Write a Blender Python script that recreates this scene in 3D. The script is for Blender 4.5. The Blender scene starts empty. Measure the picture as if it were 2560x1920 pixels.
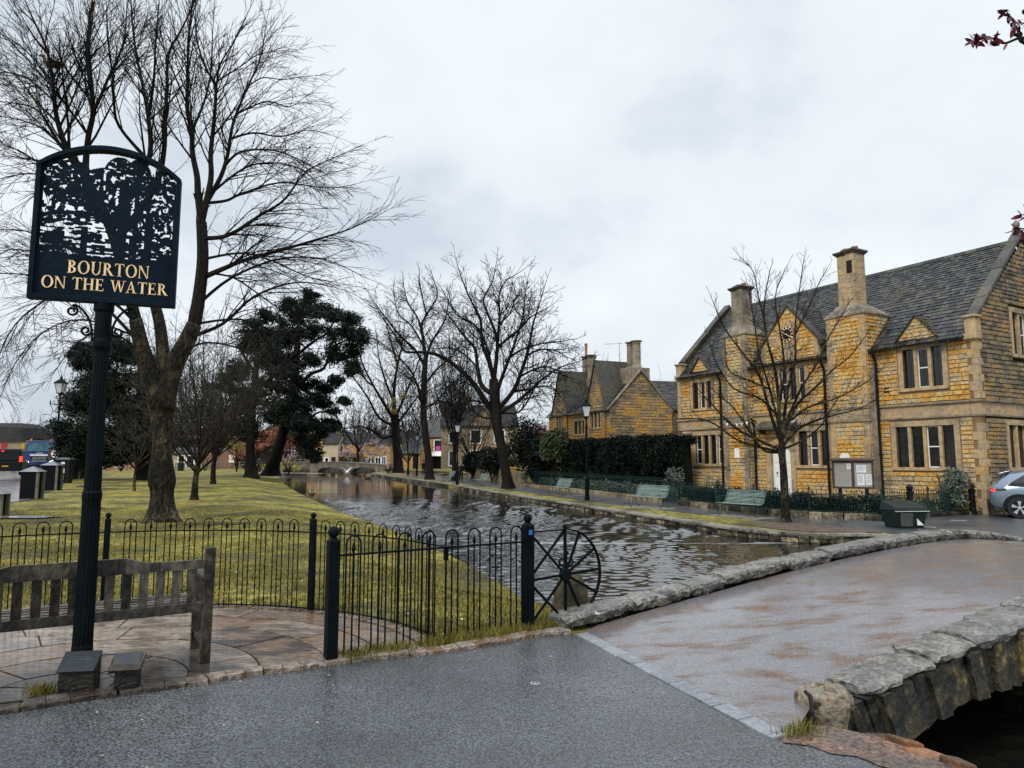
import bpy, math, random
import numpy as np
from mathutils import Vector, Matrix
random.seed(7); R = random.random
def U(a, b): return a + (b - a) * R()
scn = bpy.context.scene
COL = scn.collection
rad = math.radians

# ------------------------------------------------------------------ camera
CAMH = 1.6
PITCH = math.atan(191 / 1750.)
cam = bpy.data.cameras.new('camera'); camo = bpy.data.objects.new('camera', cam); COL.objects.link(camo)
cam.sensor_width = 36.0; cam.lens = 36.0 * 1750 / 2560; cam.clip_end = 6000; cam.clip_start = 0.05
camo.location = (0, 0, CAMH); camo.rotation_euler = (math.pi / 2 + PITCH, 0, 0)
scn.camera = camo

# ------------------------------------------------------------------ sky and light
SUN_EL, SUN_AZ = rad(38), rad(215)       # soft sun behind the cloud, from behind left
w = bpy.data.worlds.new('World'); scn.world = w; w.use_nodes = True
nt = w.node_tree; nt.nodes.clear()
N = nt.nodes.new; L = nt.links.new
out = N('ShaderNodeOutputWorld')
sky = N('ShaderNodeTexSky'); sky.sky_type = 'NISHITA'; sky.sun_disc = False
sky.sun_elevation = SUN_EL; sky.sun_rotation = SUN_AZ
bg1 = N('ShaderNodeBackground'); bg1.inputs[1].default_value = 0.05; L(sky.outputs[0], bg1.inputs[0])
tc = N('ShaderNodeTexCoord')
sep = N('ShaderNodeSeparateXYZ'); L(tc.outputs['Generated'], sep.inputs[0])
# project the direction on a cloud layer so the clouds flatten towards the horizon
zz = N('ShaderNodeMath'); zz.operation = 'ADD'; L(sep.outputs[2], zz.inputs[0]); zz.inputs[1].default_value = 0.45
zm = N('ShaderNodeMath'); zm.operation = 'MAXIMUM'; L(zz.outputs[0], zm.inputs[0]); zm.inputs[1].default_value = 0.1
dv = N('ShaderNodeVectorMath'); dv.operation = 'DIVIDE'; L(tc.outputs['Generated'], dv.inputs[0])
cb = N('ShaderNodeCombineXYZ'); [L(zm.outputs[0], cb.inputs[i]) for i in range(3)]; L(cb.outputs[0], dv.inputs[1])
n1 = N('ShaderNodeTexNoise'); n1.inputs['Scale'].default_value = 2.0; n1.inputs['Detail'].default_value = 5; n1.inputs['Roughness'].default_value = .52
mpw = N('ShaderNodeMapping'); mpw.inputs['Location'].default_value = (3.3, 1.7, 0.4); L(dv.outputs[0], mpw.inputs[0]); L(mpw.outputs[0], n1.inputs['Vector'])
cr = N('ShaderNodeValToRGB'); L(n1.outputs[0], cr.inputs[0])
cr.color_ramp.elements[0].position = .32; cr.color_ramp.elements[0].color = (.56, .63, .71, 1)
cr.color_ramp.elements[1].position = .60; cr.color_ramp.elements[1].color = (.81, .86, .915, 1)
e = cr.color_ramp.elements.new(.46); e.color = (.74, .795, .85, 1)
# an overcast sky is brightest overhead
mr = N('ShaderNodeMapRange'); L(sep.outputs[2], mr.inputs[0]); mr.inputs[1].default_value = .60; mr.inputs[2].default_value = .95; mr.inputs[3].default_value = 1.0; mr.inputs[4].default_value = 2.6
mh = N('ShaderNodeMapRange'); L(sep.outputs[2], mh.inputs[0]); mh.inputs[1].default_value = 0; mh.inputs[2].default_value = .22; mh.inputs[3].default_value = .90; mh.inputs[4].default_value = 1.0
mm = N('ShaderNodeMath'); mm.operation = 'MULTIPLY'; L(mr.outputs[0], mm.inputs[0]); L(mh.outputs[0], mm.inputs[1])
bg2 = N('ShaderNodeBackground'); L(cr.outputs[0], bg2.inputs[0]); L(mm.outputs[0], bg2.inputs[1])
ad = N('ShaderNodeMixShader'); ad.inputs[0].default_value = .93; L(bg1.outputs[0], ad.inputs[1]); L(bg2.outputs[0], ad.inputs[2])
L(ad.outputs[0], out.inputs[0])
sl = bpy.data.lights.new('sun', 'SUN'); sl.energy = 1.5; sl.angle = rad(14); sl.color = (1, .96, .9)
so = bpy.data.objects.new('sun', sl); COL.objects.link(so)
sd = Vector((math.sin(SUN_AZ) * math.cos(SUN_EL), math.cos(SUN_AZ) * math.cos(SUN_EL), math.sin(SUN_EL)))
so.rotation_euler = sd.to_track_quat('Z', 'Y').to_euler()
scn.view_settings.view_transform = 'Standard'; scn.view_settings.look = 'None'
scn.view_settings.exposure = 0.25; scn.view_settings.gamma = 1
scn.render.engine = 'CYCLES'

# ------------------------------------------------------------------ measuring helpers (a pixel of the 2560 px photo to a point)
CP, SP = math.cos(PITCH), math.sin(PITCH)
def ray(x, y):
    u = (x - 1280) / 1750.; v = (960 - y) / 1750.
    return (u, CP - v * SP, SP + v * CP)
def G(x, y, z=0., k=0., y0=0.):            # on the ground z + k*(Y-y0)
    r = ray(x, y); t = (z - k * y0 - CAMH) / (r[2] - k * r[1]); Y = r[1] * t
    if k and Y < y0: t = (z - CAMH) / r[2]; Y = r[1] * t
    return Vector((r[0] * t, Y, CAMH + r[2] * t))
def A(x, y, Y):
    r = ray(x, y); t = Y / r[1]; return Vector((r[0] * t, Y, CAMH + r[2] * t))
def GL(x, y): return G(x, y, 0.0, .0045, 12)
def GRt(x, y): return G(x, y, -.38, .004, 20)
def GW(x, y): return G(x, y, -.65, .004, 12)

# ------------------------------------------------------------------ object helpers
def tag(o, label=None, cat=None, group=None, kind=None):
    if label: o['label'] = label
    if cat: o['category'] = cat
    if group: o['group'] = group
    if kind: o['kind'] = kind
    return o
def empty(name, loc=(0, 0, 0), rz=0, label=None, cat=None, group=None):
    o = bpy.data.objects.new(name, None); COL.objects.link(o); o.location = loc; o.rotation_euler = (0, 0, rz); o.empty_display_size = .2
    return tag(o, label, cat, group)
def copy_tree(o, parent=None):
    c = o.copy(); COL.objects.link(c); c.parent = parent
    for ch in list(o.children): copy_tree(ch, c)
    return c
class MB:
    def __init__(s): s.v = []; s.f = []
    def quadpts(s, *p):
        i = len(s.v); s.v += [tuple(q) for q in p]; s.f.append(tuple(range(i, i + len(p))))
    def box(s, x0, y0, z0, x1, y1, z1, M=None):
        i = len(s.v)
        ps = [(x0, y0, z0), (x1, y0, z0), (x1, y1, z0), (x0, y1, z0), (x0, y0, z1), (x1, y0, z1), (x1, y1, z1), (x0, y1, z1)]
        if M is not None: ps = [tuple(M @ Vector(p)) for p in ps]
        s.v += ps
        s.f += [(i, i+3, i+2, i+1), (i+4, i+5, i+6, i+7), (i, i+1, i+5, i+4), (i+1, i+2, i+6, i+5), (i+2, i+3, i+7, i+6), (i+3, i, i+4, i+7)]
        return s
    def hexa(s, ps):                       # 4 bottom + 4 top
        i = len(s.v); s.v += [tuple(p) for p in ps]
        s.f += [(i, i+3, i+2, i+1), (i+4, i+5, i+6, i+7), (i, i+1, i+5, i+4), (i+1, i+2, i+6, i+5), (i+2, i+3, i+7, i+6), (i+3, i, i+4, i+7)]
        return s
    def tube(s, pts, rr, n=5, caps=True):
        m = len(pts)
        if not hasattr(rr, '__len__'): rr = [rr] * m
        base = len(s.v); pu = None
        for k in range(m):
            a = pts[max(0, k-1)]; b = pts[min(m-1, k+1)]
            dx, dy, dz = b[0]-a[0], b[1]-a[1], b[2]-a[2]
            l = math.sqrt(dx*dx+dy*dy+dz*dz) or 1e-9; dx /= l; dy /= l; dz /= l
            if pu is None:
                if abs(dz) < .9: ux, uy, uz = -dy, dx, 0.
                else: ux, uy, uz = 0., -dz, dy
            else: ux, uy, uz = pu
            dt = ux*dx+uy*dy+uz*dz; ux -= dt*dx; uy -= dt*dy; uz -= dt*dz
            l = math.sqrt(ux*ux+uy*uy+uz*uz) or 1e-9; ux /= l; uy /= l; uz /= l; pu = (ux, uy, uz)
            vx, vy, vz = dy*uz-dz*uy, dz*ux-dx*uz, dx*uy-dy*ux
            p = pts[k]; r = rr[k]
            for q in range(n):
                c, sn = CS[n][q]; c *= r; sn *= r
                s.v.append((p[0]+c*ux+sn*vx, p[1]+c*uy+sn*vy, p[2]+c*uz+sn*vz))
        for k in range(m-1):
            o = base + k*n
            for q in range(n):
                q2 = (q+1) % n; s.f.append((o+q, o+q2, o+n+q2, o+n+q))
        if caps and n > 3:
            s.f.append(tuple(base+q for q in range(n))[::-1]); s.f.append(tuple(base+(m-1)*n+q for q in range(n)))
        return s
    def lathe(s, prof, n=12, c=(0, 0, 0), M=None, ring=False):   # prof: (r, z)
        i = len(s.v); prof = list(prof)+([prof[0]] if ring else [])
        for r, z in prof:
            for q in range(n):
                a = 2*math.pi*q/n; p = (c[0]+r*math.cos(a), c[1]+r*math.sin(a), c[2]+z)
                s.v.append(tuple(M @ Vector(p)) if M is not None else p)
        for k in range(len(prof)-1):
            for q in range(n):
                q2 = (q+1) % n; s.f.append((i+k*n+q, i+k*n+q2, i+(k+1)*n+q2, i+(k+1)*n+q))
        if not ring: s.f.append(tuple(i+q for q in range(n))[::-1]); s.f.append(tuple(i+(len(prof)-1)*n+q for q in range(n)))
        return s
    def prism(s, poly, z0, z1, M=None):              # poly: ccw (x, y)
        i = len(s.v); n = len(poly)
        for z in (z0, z1):
            for x, y in poly:
                p = (x, y, z); s.v.append(tuple(M @ Vector(p)) if M is not None else p)
        s.f.append(tuple(range(i, i+n))[::-1]); s.f.append(tuple(range(i+n, i+2*n)))
        for k in range(n): k2 = (k+1) % n; s.f.append((i+k, i+k2, i+n+k2, i+n+k))
        return s
    def xz(s, poly, y0, y1):                          # polygon in x,z extruded along y
        i = len(s.v); n = len(poly)
        for y in (y0, y1):
            for x, z in poly: s.v.append((x, y, z))
        s.f.append(tuple(range(i, i+n))); s.f.append(tuple(range(i+n, i+2*n))[::-1])
        for k in range(n): k2 = (k+1) % n; s.f.append((i+k2, i+k, i+n+k, i+n+k2))
        return s
    def yz(s, poly, x0, x1):
        i = len(s.v); n = len(poly)
        for x in (x0, x1):
            for y, z in poly: s.v.append((x, y, z))
        s.f.append(tuple(range(i, i+n))[::-1]); s.f.append(tuple(range(i+n, i+2*n)))
        for k in range(n): k2 = (k+1) % n; s.f.append((i+k, i+k2, i+n+k2, i+n+k))
        return s
    def ball(s, c, r, n=10, m=6, sc=(1, 1, 1)):
        i = len(s.v)
        for k in range(m+1):
            t = math.pi*k/m; rr = r*math.sin(t) + 1e-5; z = -r*math.cos(t)
            for q in range(n): a = 2*math.pi*q/n; s.v.append((c[0]+rr*math.cos(a)*sc[0], c[1]+rr*math.sin(a)*sc[1], c[2]+z*sc[2]))
        for k in range(m):
            for q in range(n): q2 = (q+1) % n; s.f.append((i+k*n+q, i+k*n+q2, i+(k+1)*n+q2, i+(k+1)*n+q))
        return s
    def build(s, name, m, parent=None, smooth=False, bevel=0, sub=0, label=None, cat=None, group=None, kind=None, loc=None, rz=None):
        me = bpy.data.meshes.new(name); me.from_pydata(s.v, [], s.f)
        if smooth: me.polygons.foreach_set('use_smooth', [True]*len(me.polygons))
        me.materials.append(m); o = bpy.data.objects.new(name, me); COL.objects.link(o); o.parent = parent
        if bevel: b = o.modifiers.new('b', 'BEVEL'); b.width = bevel; b.segments = 2; b.limit_method = 'ANGLE'
        if sub: b = o.modifiers.new('s', 'SUBSURF'); b.levels = b.render_levels = sub
        if loc is not None: o.location = loc
        if rz is not None: o.rotation_euler[2] = rz
        return tag(o, label, cat, group, kind)
def build_split(mb, name, m, parent=None, tol=.02, **k):
    """pieces that do not touch become objects of their own"""
    n = len(mb.v); up = list(range(n))
    def find(a):
        while up[a] != a: up[a] = up[up[a]]; a = up[a]
        return a
    for f in mb.f:
        for q in f[1:]: up[find(q)] = find(f[0])
    comp = {}
    for i in range(n): comp.setdefault(find(i), []).append(i)
    cs = [(ids, [min(mb.v[i][a] for i in ids)-tol for a in range(3)], [max(mb.v[i][a] for i in ids)+tol for a in range(3)]) for ids in comp.values()]; g = list(range(len(cs)))
    def fg(a):
        while g[a] != a: a = g[a]
        return a
    for i in range(len(cs)):
        for j in range(i):
            if all(cs[i][1][a] <= cs[j][2][a] and cs[j][1][a] <= cs[i][2][a] for a in range(3)): g[fg(i)] = fg(j)
    own = {}
    for i, c in enumerate(cs):
        for v in c[0]: own[v] = fg(i)
    outp = []
    for r in sorted(set(own.values())):
        s = MB(); mp = {}
        for f in mb.f:
            if own[f[0]] == r:
                for q in f:
                    if q not in mp: mp[q] = len(s.v); s.v.append(mb.v[q])
                s.f.append(tuple(mp[q] for q in f))
        outp.append(s.build(name, m, parent, **k))
    return outp
CS = {n: [(math.cos(2*math.pi*q/n), math.sin(2*math.pi*q/n)) for q in range(n)] for n in range(3, 33)}
def crom(pts, k=4):                      # Catmull-Rom smoothing of a point list of any width
    P = [tuple(p) for p in pts]; n = len(P); o = []
    if n < 3: return P
    for i in range(n-1):
        a, b, c, d = P[max(0, i-1)], P[i], P[i+1], P[min(n-1, i+2)]
        for j in range(k):
            t = j/k
            o.append(tuple(.5*(2*b[q]+(c[q]-a[q])*t+(2*a[q]-5*b[q]+4*c[q]-d[q])*t*t+(3*b[q]-a[q]-3*c[q]+d[q])*t**3) for q in range(len(b))))
    o.append(P[-1]); return o
def lerp(a, b, t): return a+(b-a)*t
def sst(t): t = max(0, min(1, t)); return t*t*(3-2*t)
def interp(x, pts):
    if x <= pts[0][0]: return pts[0][1]
    for (a, b), (c, d) in zip(pts, pts[1:]):
        if x <= c: return b+(d-b)*(x-a)/(c-a) if c > a else d
    return pts[-1][1]

# ------------------------------------------------------------------ materials
def mat(name, cols, scale=3., rough=(.6, .8), bump=0., bscale=40., island=0., detail=6, metal=0., fine=.25, fscale=30., stretch=(1, 1, 1), spec=.3, coords='Object', coat=0., coatr=.12, coatn=None, lo=.35, hi=.65, subs=0., bdist=.02):
    """procedural surface: colour ramp over a large noise, fine mottling, per-piece variation, bump"""
    m = bpy.data.materials.new(name); m.use_nodes = True; t = m.node_tree; t.nodes.clear(); N = t.nodes.new; L = t.links.new
    o = N('ShaderNodeOutputMaterial'); b = N('ShaderNodeBsdfPrincipled'); L(b.outputs[0], o.inputs[0])
    tc = N('ShaderNodeTexCoord'); mp = N('ShaderNodeMapping'); mp.inputs['Scale'].default_value = stretch; L(tc.outputs[coords], mp.inputs[0])
    n = N('ShaderNodeTexNoise'); n.inputs['Scale'].default_value = scale; n.inputs['Detail'].default_value = detail; n.inputs['Roughness'].default_value = .6; L(mp.outputs[0], n.inputs['Vector'])
    fac = n.outputs[0]
    if island:
        g = N('ShaderNodeNewGeometry'); ma = N('ShaderNodeMath'); ma.operation = 'MULTIPLY_ADD'; L(g.outputs['Random Per Island'], ma.inputs[0]); ma.inputs[1].default_value = island; ma.inputs[2].default_value = -island/2
        a2 = N('ShaderNodeMath'); a2.operation = 'ADD'; L(fac, a2.inputs[0]); L(ma.outputs[0], a2.inputs[1]); fac = a2.outputs[0]
    cr = N('ShaderNodeValToRGB'); L(fac, cr.inputs[0]); r = cr.color_ramp
    for i, c in enumerate(cols):
        p = lo+(hi-lo)*i/max(1, len(cols)-1)
        e = r.elements[i] if i < 2 else r.elements.new(p)
        e.position = p; e.color = (*c, 1)
    if len(cols) == 1: r.elements[1].color = (*cols[0], 1)
    n2 = N('ShaderNodeTexNoise'); n2.inputs['Scale'].default_value = fscale; n2.inputs['Detail'].default_value = 4; L(mp.outputs[0], n2.inputs['Vector'])
    mr = N('ShaderNodeMapRange'); L(n2.outputs[0], mr.inputs[0]); mr.inputs[1].default_value = .3; mr.inputs[2].default_value = .7; mr.inputs[3].default_value = 1-fine; mr.inputs[4].default_value = 1+fine
    mx = N('ShaderNodeMixRGB'); mx.blend_type = 'MULTIPLY'; mx.inputs[0].default_value = 1; L(cr.outputs[0], mx.inputs[1]); L(mr.outputs[0], mx.inputs[2])
    L(mx.outputs[0], b.inputs['Base Color'])
    mr2 = N('ShaderNodeMapRange'); L(n.outputs[0], mr2.inputs[0]); mr2.inputs[1].default_value = .35; mr2.inputs[2].default_value = .65; mr2.inputs[3].default_value = rough[0]; mr2.inputs[4].default_value = rough[1]
    L(mr2.outputs[0], b.inputs['Roughness'])
    b.inputs['Metallic'].default_value = metal; b.inputs['Specular IOR Level'].default_value = spec; b.inputs['Coat Weight'].default_value = coat; b.inputs['Coat Roughness'].default_value = coatr
    if coatn: mc = N('ShaderNodeMapRange'); L(n.outputs[0], mc.inputs[0]); mc.inputs[1].default_value = coatn[0]; mc.inputs[2].default_value = coatn[1]; mc.inputs[3].default_value = coatn[2]; mc.inputs[4].default_value = coatn[3]; L(mc.outputs[0], b.inputs['Coat Weight'])
    if bump:
        n3 = N('ShaderNodeTexNoise'); n3.inputs['Scale'].default_value = bscale; n3.inputs['Detail'].default_value = 5; L(mp.outputs[0], n3.inputs['Vector'])
        bp = N('ShaderNodeBump'); bp.inputs['Strength'].default_value = bump; bp.inputs['Distance'].default_value = bdist; L(n3.outputs[0], bp.inputs['Height']); L(bp.outputs[0], b.inputs['Normal'])
    if subs: b.inputs['Subsurface Weight'].default_value = subs
    return m
def emis(name, col, s):
    m = mat(name, [col]); b = m.node_tree.nodes['Principled BSDF'] if 'Principled BSDF' in m.node_tree.nodes else [n for n in m.node_tree.nodes if n.type == 'BSDF_PRINCIPLED'][0]
    b.inputs['Emission Color'].default_value = (*col, 1); b.inputs['Emission Strength'].default_value = s; return m
def bsdf(m): return [n for n in m.node_tree.nodes if n.type == 'BSDF_PRINCIPLED'][0]

T = {}
T['asphalt'] = mat('asphalt', [(.018, .022, .025), (.046, .052, .057), (.082, .088, .092)], .55, (.32, .58), .5, 80, fine=1.6, fscale=70, lo=.3, hi=.7, bdist=.02, coat=.75, coatr=.34)
T['path'] = mat('path_asphalt', [(.05, .05, .056), (.085, .083, .09)], .8, (.25, .5), .3, 60, fine=.35, fscale=50, coat=.7, coatr=.2)
T['deck'] = mat('bridge_gravel', [(.14, .085, .058), (.12, .09, .075), (.115, .10, .10), (.125, .118, .128)], 3.0, (.5, .25), .7, 70, fine=.8, fscale=75, stretch=(.75, 1.6, 1), lo=.36, hi=.56, bdist=.012, detail=9, coat=1., coatr=.16, coatn=(.36, .50, .05, 1.))
T['lawn'] = mat('lawn', [(.035, .028, .010), (.085, .075, .014), (.18, .15, .023), (.245, .20, .036)], .45, (.7, .9), 1., 14, fine=.75, fscale=5, lo=.33, hi=.62, detail=12, bdist=.05)
T['blade'] = mat('grass_blade', [(.05, .048, .010), (.15, .13, .020), (.26, .215, .042)], .6, (.5, .7), island=.5, fine=.2, lo=.3, hi=.7)
T['soil'] = mat('gravel_soil', [(.05, .045, .04), (.11, .075, .055), (.17, .105, .07)], 3., (.5, .8), .8, 40, fine=.8, fscale=40, coat=.2)
T['flag'] = mat('flagstone', [(.055, .04, .032), (.20, .12, .065), (.12, .092, .072), (.25, .19, .135)], 2.6, (.25, .5), 1., 6, island=.4, fine=.5, fscale=14, stretch=(1, 2.2, 1), lo=.3, hi=.7, bdist=.07, coat=.5, coatr=.13)
T['joint'] = mat('joint_sand', [(.05, .04, .028), (.09, .065, .04)], 6, (.5, .8), .4, 50)
T['kerb'] = mat('kerb_stone', [(.22, .17, .13), (.12, .085, .06), (.26, .22, .185), (.14, .075, .04)], 4.5, (.25, .6), 1., 18, island=.3, fine=.45, fscale=26, bdist=.05, coat=.3)
T['coping'] = mat('coping_stone', [(.17, .16, .14), (.10, .098, .092), (.21, .195, .165), (.035, .034, .032)], 3.2, (.25, .6), 1., 15, island=.25, fine=.55, fscale=34, bdist=.08, lo=.3, hi=.7, coat=.35)
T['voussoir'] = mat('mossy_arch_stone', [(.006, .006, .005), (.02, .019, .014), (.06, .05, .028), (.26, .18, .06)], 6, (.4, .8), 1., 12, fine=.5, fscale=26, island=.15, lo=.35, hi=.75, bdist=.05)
T['sett'] = mat('sett_slab', [(.16, .17, .19), (.24, .25, .27)], 3, (.25, .45), .4, 30, island=.3)
T['iron'] = mat('black_green_ironwork', [(.0015, .003, .004), (.003, .007, .009)], 5, (.45, .6), .15, 60, fine=.2, spec=.07)
T['signblue'] = mat('dark_blue_paint', [(.002, .007, .014), (.004, .012, .022)], 3, (.5, .6), .1, 60, spec=.07)
T['gold'] = mat('cream_gold_lettering', [(.80, .55, .28), (.85, .62, .34)], 8, (.5, .6))
T['oldwood'] = mat('weathered_teak', [(.012, .010, .008), (.06, .05, .038), (.15, .13, .10)], 3.6, (.35, .6), .6, 30, island=.3, fine=.6, fscale=24, stretch=(1, 1, .6), lo=.3, hi=.75)
T['bark'] = mat('bark', [(.004, .0035, .003), (.011, .009, .007), (.032, .027, .018)], 2.4, (.6, .85), 1., 16, fine=.6, fscale=20, stretch=(1, 1, .35), lo=.3, hi=.75, bdist=.05, spec=.12)
T['barkmoss'] = mat('mossy_bark', [(.004, .0035, .003), (.016, .013, .008), (.075, .060, .030)], 3.4, (.6, .85), 1., 20, fine=1., fscale=16, stretch=(1, 1, .5), lo=.32, hi=.68, bdist=.08, spec=.15)
T['twig'] = mat('twig', [(.004, .0035, .0035), (.010, .008, .007)], 1.2, (.6, .8), spec=.08, fine=.3)
T['twiggrey'] = mat('grey_twig', [(.014, .012, .009), (.05, .043, .032)], 1.2, (.6, .8), spec=.12, fine=.3)
T['twigbrown'] = mat('brown_twig', [(.010, .007, .005), (.024, .016, .011)], .7, (.6, .8), spec=.08, fine=.3)
T['needle'] = mat('dark_needles', [(.003, .006, .005), (.007, .014, .010), (.02, .032, .018)], .8, (.5, .7), spec=.12, island=.5, fine=.3, lo=.3, hi=.7)
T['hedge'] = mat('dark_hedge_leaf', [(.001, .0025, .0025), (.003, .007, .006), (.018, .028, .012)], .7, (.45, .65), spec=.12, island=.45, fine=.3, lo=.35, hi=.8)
T['shrub'] = mat('shrub_leaf', [(.012, .022, .008), (.035, .05, .016), (.09, .10, .04)], .9, (.45, .65), island=.6, fine=.3, lo=.3, hi=.7)
T['yellowleaf'] = mat('yellow_catkin', [(.20, .16, .03), (.38, .30, .06)], 1.5, (.5, .7), island=.5)
T['redleaf'] = mat('purple_red_leaf', [(.035, .005, .012), (.13, .012, .03), (.22, .03, .045)], 3., (.35, .5), island=.7, lo=.25, hi=.75)
T['copper'] = mat('copper_leaf', [(.16, .045, .025), (.30, .10, .05), (.40, .18, .10)], 2., (.5, .7), island=.7, lo=.25, hi=.75)
T['blossom'] = mat('magnolia_petal', [(.16, .05, .04), (.42, .26, .24), (.70, .60, .58)], 2., (.5, .7), island=.9, lo=.2, hi=.8)
T['lavender'] = mat('grey_green_leaf', [(.025, .04, .03), (.07, .10, .075), (.14, .17, .13)], 3, (.5, .7), island=.6, lo=.3, hi=.7)
T['stone'] = mat('ochre_rubble_stone', [(.50, .25, .045), (.52, .30, .08), (.50, .35, .15), (.44, .35, .21), (.24, .19, .12)], .7, (.65, .85), 1., 14, island=.24, fine=.34, fscale=11, lo=.34, hi=.68, bdist=.05)
T['stonegrey'] = mat('grey_brown_rubble_stone', [(.30, .175, .06), (.22, .16, .085), (.17, .135, .09), (.09, .075, .055)], .6, (.65, .85), .8, 18, island=.28, fine=.38, fscale=9, lo=.34, hi=.64, bdist=.04)
T['mortar'] = mat('mortar', [(.24, .15, .065), (.16, .11, .06)], 1.5, (.8, .9), .4, 30)
T['ashlar'] = mat('dressed_limestone', [(.42, .26, .10), (.42, .30, .16), (.33, .25, .16), (.20, .155, .10)], 1.1, (.6, .8), .3, 25, island=.18, fine=.25, fscale=6, lo=.33, hi=.7)
T['ashlargrey'] = mat('weathered_limestone', [(.28, .225, .15), (.19, .16, .115), (.10, .088, .068)], 1.4, (.6, .8), .4, 25, island=.2, fine=.3, fscale=6, lo=.33, hi=.7)
T['slate'] = mat('stone_slate', [(.006, .007, .007), (.017, .018, .018), (.042, .043, .043), (.062, .056, .036)], 1.1, (.35, .6), .9, 14, island=.6, fine=.6, fscale=9, lo=.25, hi=.78, bdist=.03)
T['slatebrown'] = mat('brown_stone_slate', [(.025, .022, .018), (.055, .048, .038), (.09, .078, .055)], 1.2, (.35, .65), .6, 20, island=.5, fine=.4, fscale=9, lo=.25, hi=.78)
T['moss'] = mat('moss', [(.02, .022, .008), (.05, .05, .015), (.09, .08, .03)], 3, (.8, .9), 1., 20)
T['glass'] = mat('dark_window_glass', [(.002, .003, .004), (.006, .008, .009)], 1.2, (.05, .12), .05, 3, fine=.2, spec=.55)
T['lead'] = mat('glazing_bar', [(.02, .022, .022), (.035, .036, .036)], 2)
T['white'] = mat('white_paint', [(.72, .72, .70), (.78, .78, .77)], 2, (.4, .6), fine=.06)
T['cream'] = mat('cream_render', [(.42, .33, .20), (.50, .41, .27)], 1, (.6, .8), fine=.1)
T['pot'] = mat('terracotta_pot', [(.30, .10, .05), (.38, .15, .08)], 3)
T['black'] = mat('black_paint', [(.003, .004, .005), (.008, .009, .010)], 3, (.35, .5), spec=.2)
T['binblack'] = mat('black_bin_panel', [(.002, .003, .004), (.004, .005, .006)], 3, (.4, .6), spec=.1)
T['post'] = mat('pale_timber', [(.10, .09, .065), (.17, .155, .115)], 3)
T['bluepaint'] = mat('blue_vehicle_paint', [(.004, .02, .14), (.006, .028, .18)], 2, (.2, .3), coat=.6, fine=.05)
T['silver'] = mat('silver_blue_vehicle_paint', [(.13, .18, .23), (.15, .20, .25)], 1, (.22, .28), coat=.9, fine=.03, metal=.35)
T['chrome'] = mat('bright_metal', [(.6, .62, .64)], 2, (.15, .25), metal=.9, fine=.03)
T['rubber'] = mat('tyre_rubber', [(.012, .012, .013), (.02, .02, .02)], 4, (.6, .8))
T['amber'] = mat('amber_panel', [(.62, .33, .02), (.7, .4, .04)], 4)
T['red'] = mat('red_panel', [(.35, .02, .03), (.45, .03, .04)], 4, (.3, .5))
T['taillamp'] = emis('lit_tail_lamp', (.9, .03, .015), 2.2)
T['headlamp'] = emis('lit_head_lamp', (.85, .9, 1.), 1.2)
T['beacon'] = mat('orange_beacon', [(.75, .12, .02), (.8, .16, .03)], 4, (.2, .3))
T['bench'] = mat('pale_green_bench_slat', [(.13, .20, .175), (.19, .27, .24), (.26, .34, .30)], 4, (.25, .45), .2, 30, island=.4)
T['benchiron'] = mat('dark_green_cast_iron', [(.012, .035, .028), (.02, .05, .04)], 4, (.3, .5))
T['rail'] = mat('green_railing_paint', [(.005, .022, .020), (.012, .042, .037)], 3, (.35, .5), spec=.2)
T['drystone'] = mat('dry_stone_wall', [(.16, .12, .07), (.25, .19, .10), (.30, .24, .15), (.10, .08, .05)], 2.5, (.6, .85), .8, 18, island=.5, fine=.4, fscale=14, lo=.3, hi=.7)
T['wetstone'] = mat('wet_river_wall_stone', [(.010, .009, .007), (.045, .037, .022), (.12, .10, .06), (.26, .21, .14)], 4.0, (.3, .6), .9, 18, island=.5, fine=.5, fscale=16, lo=.3, hi=.78)
T['paleslab'] = mat('pale_kerb_slab', [(.20, .185, .155), (.26, .245, .21), (.10, .09, .07)], 3, (.25, .5), .7, 18, island=.5, fine=.4)
T['paint'] = mat('road_paint', [(.55, .55, .53), (.68, .68, .66)], 4, (.5, .6), fine=.3, fscale=60)
T['brownwood'] = mat('brown_timber', [(.05, .028, .018), (.08, .045, .028)], 3, (.4, .6), .3, 30)
T['orangewood'] = mat('orange_timber', [(.32, .14, .04), (.4, .19, .06)], 3)
T['paper'] = mat('paper_notice', [(.68, .70, .72), (.78, .78, .78)], 9, (.5, .6), fine=.1)
T['boardback'] = mat('notice_board_lining', [(.30, .29, .25), (.36, .34, .30)], 3)
T['bin'] = mat('dark_green_plastic', [(.004, .010, .009), (.009, .018, .016)], 3, (.35, .5), spec=.25)
T['greyplastic'] = mat('grey_green_panel', [(.045, .055, .048), (.07, .08, .07)], 3, (.4, .6))
T['pink'] = mat('magenta_window_blind', [(.5, .06, .3), (.6, .08, .36)], 3)
T['skin'] = mat('skin', [(.50, .28, .20), (.56, .33, .24)], 6, (.5, .6), fine=.06)
T['dup'] = mat('duck_plumage', [(.05, .035, .025), (.12, .08, .05)], 20, fine=.4)
T['gull'] = mat('white_feather', [(.68, .68, .70), (.75, .75, .76)], 10, fine=.05)
T['brick'] = mat('pink_brick', [(.32, .15, .10), (.40, .21, .15)], 3, (.7, .9), .4, 40, island=.2)
T['yellowstone'] = mat('golden_far_stone', [(.36, .20, .05), (.42, .26, .09), (.30, .21, .11)], .5, (.7, .9), .5, 9, fine=.3, fscale=4)
T['palestone'] = mat('pale_far_ashlar', [(.30, .21, .11), (.34, .26, .16), (.18, .14, .09)], .5, (.7, .9), .4, 6, fine=.2, fscale=4)
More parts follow.
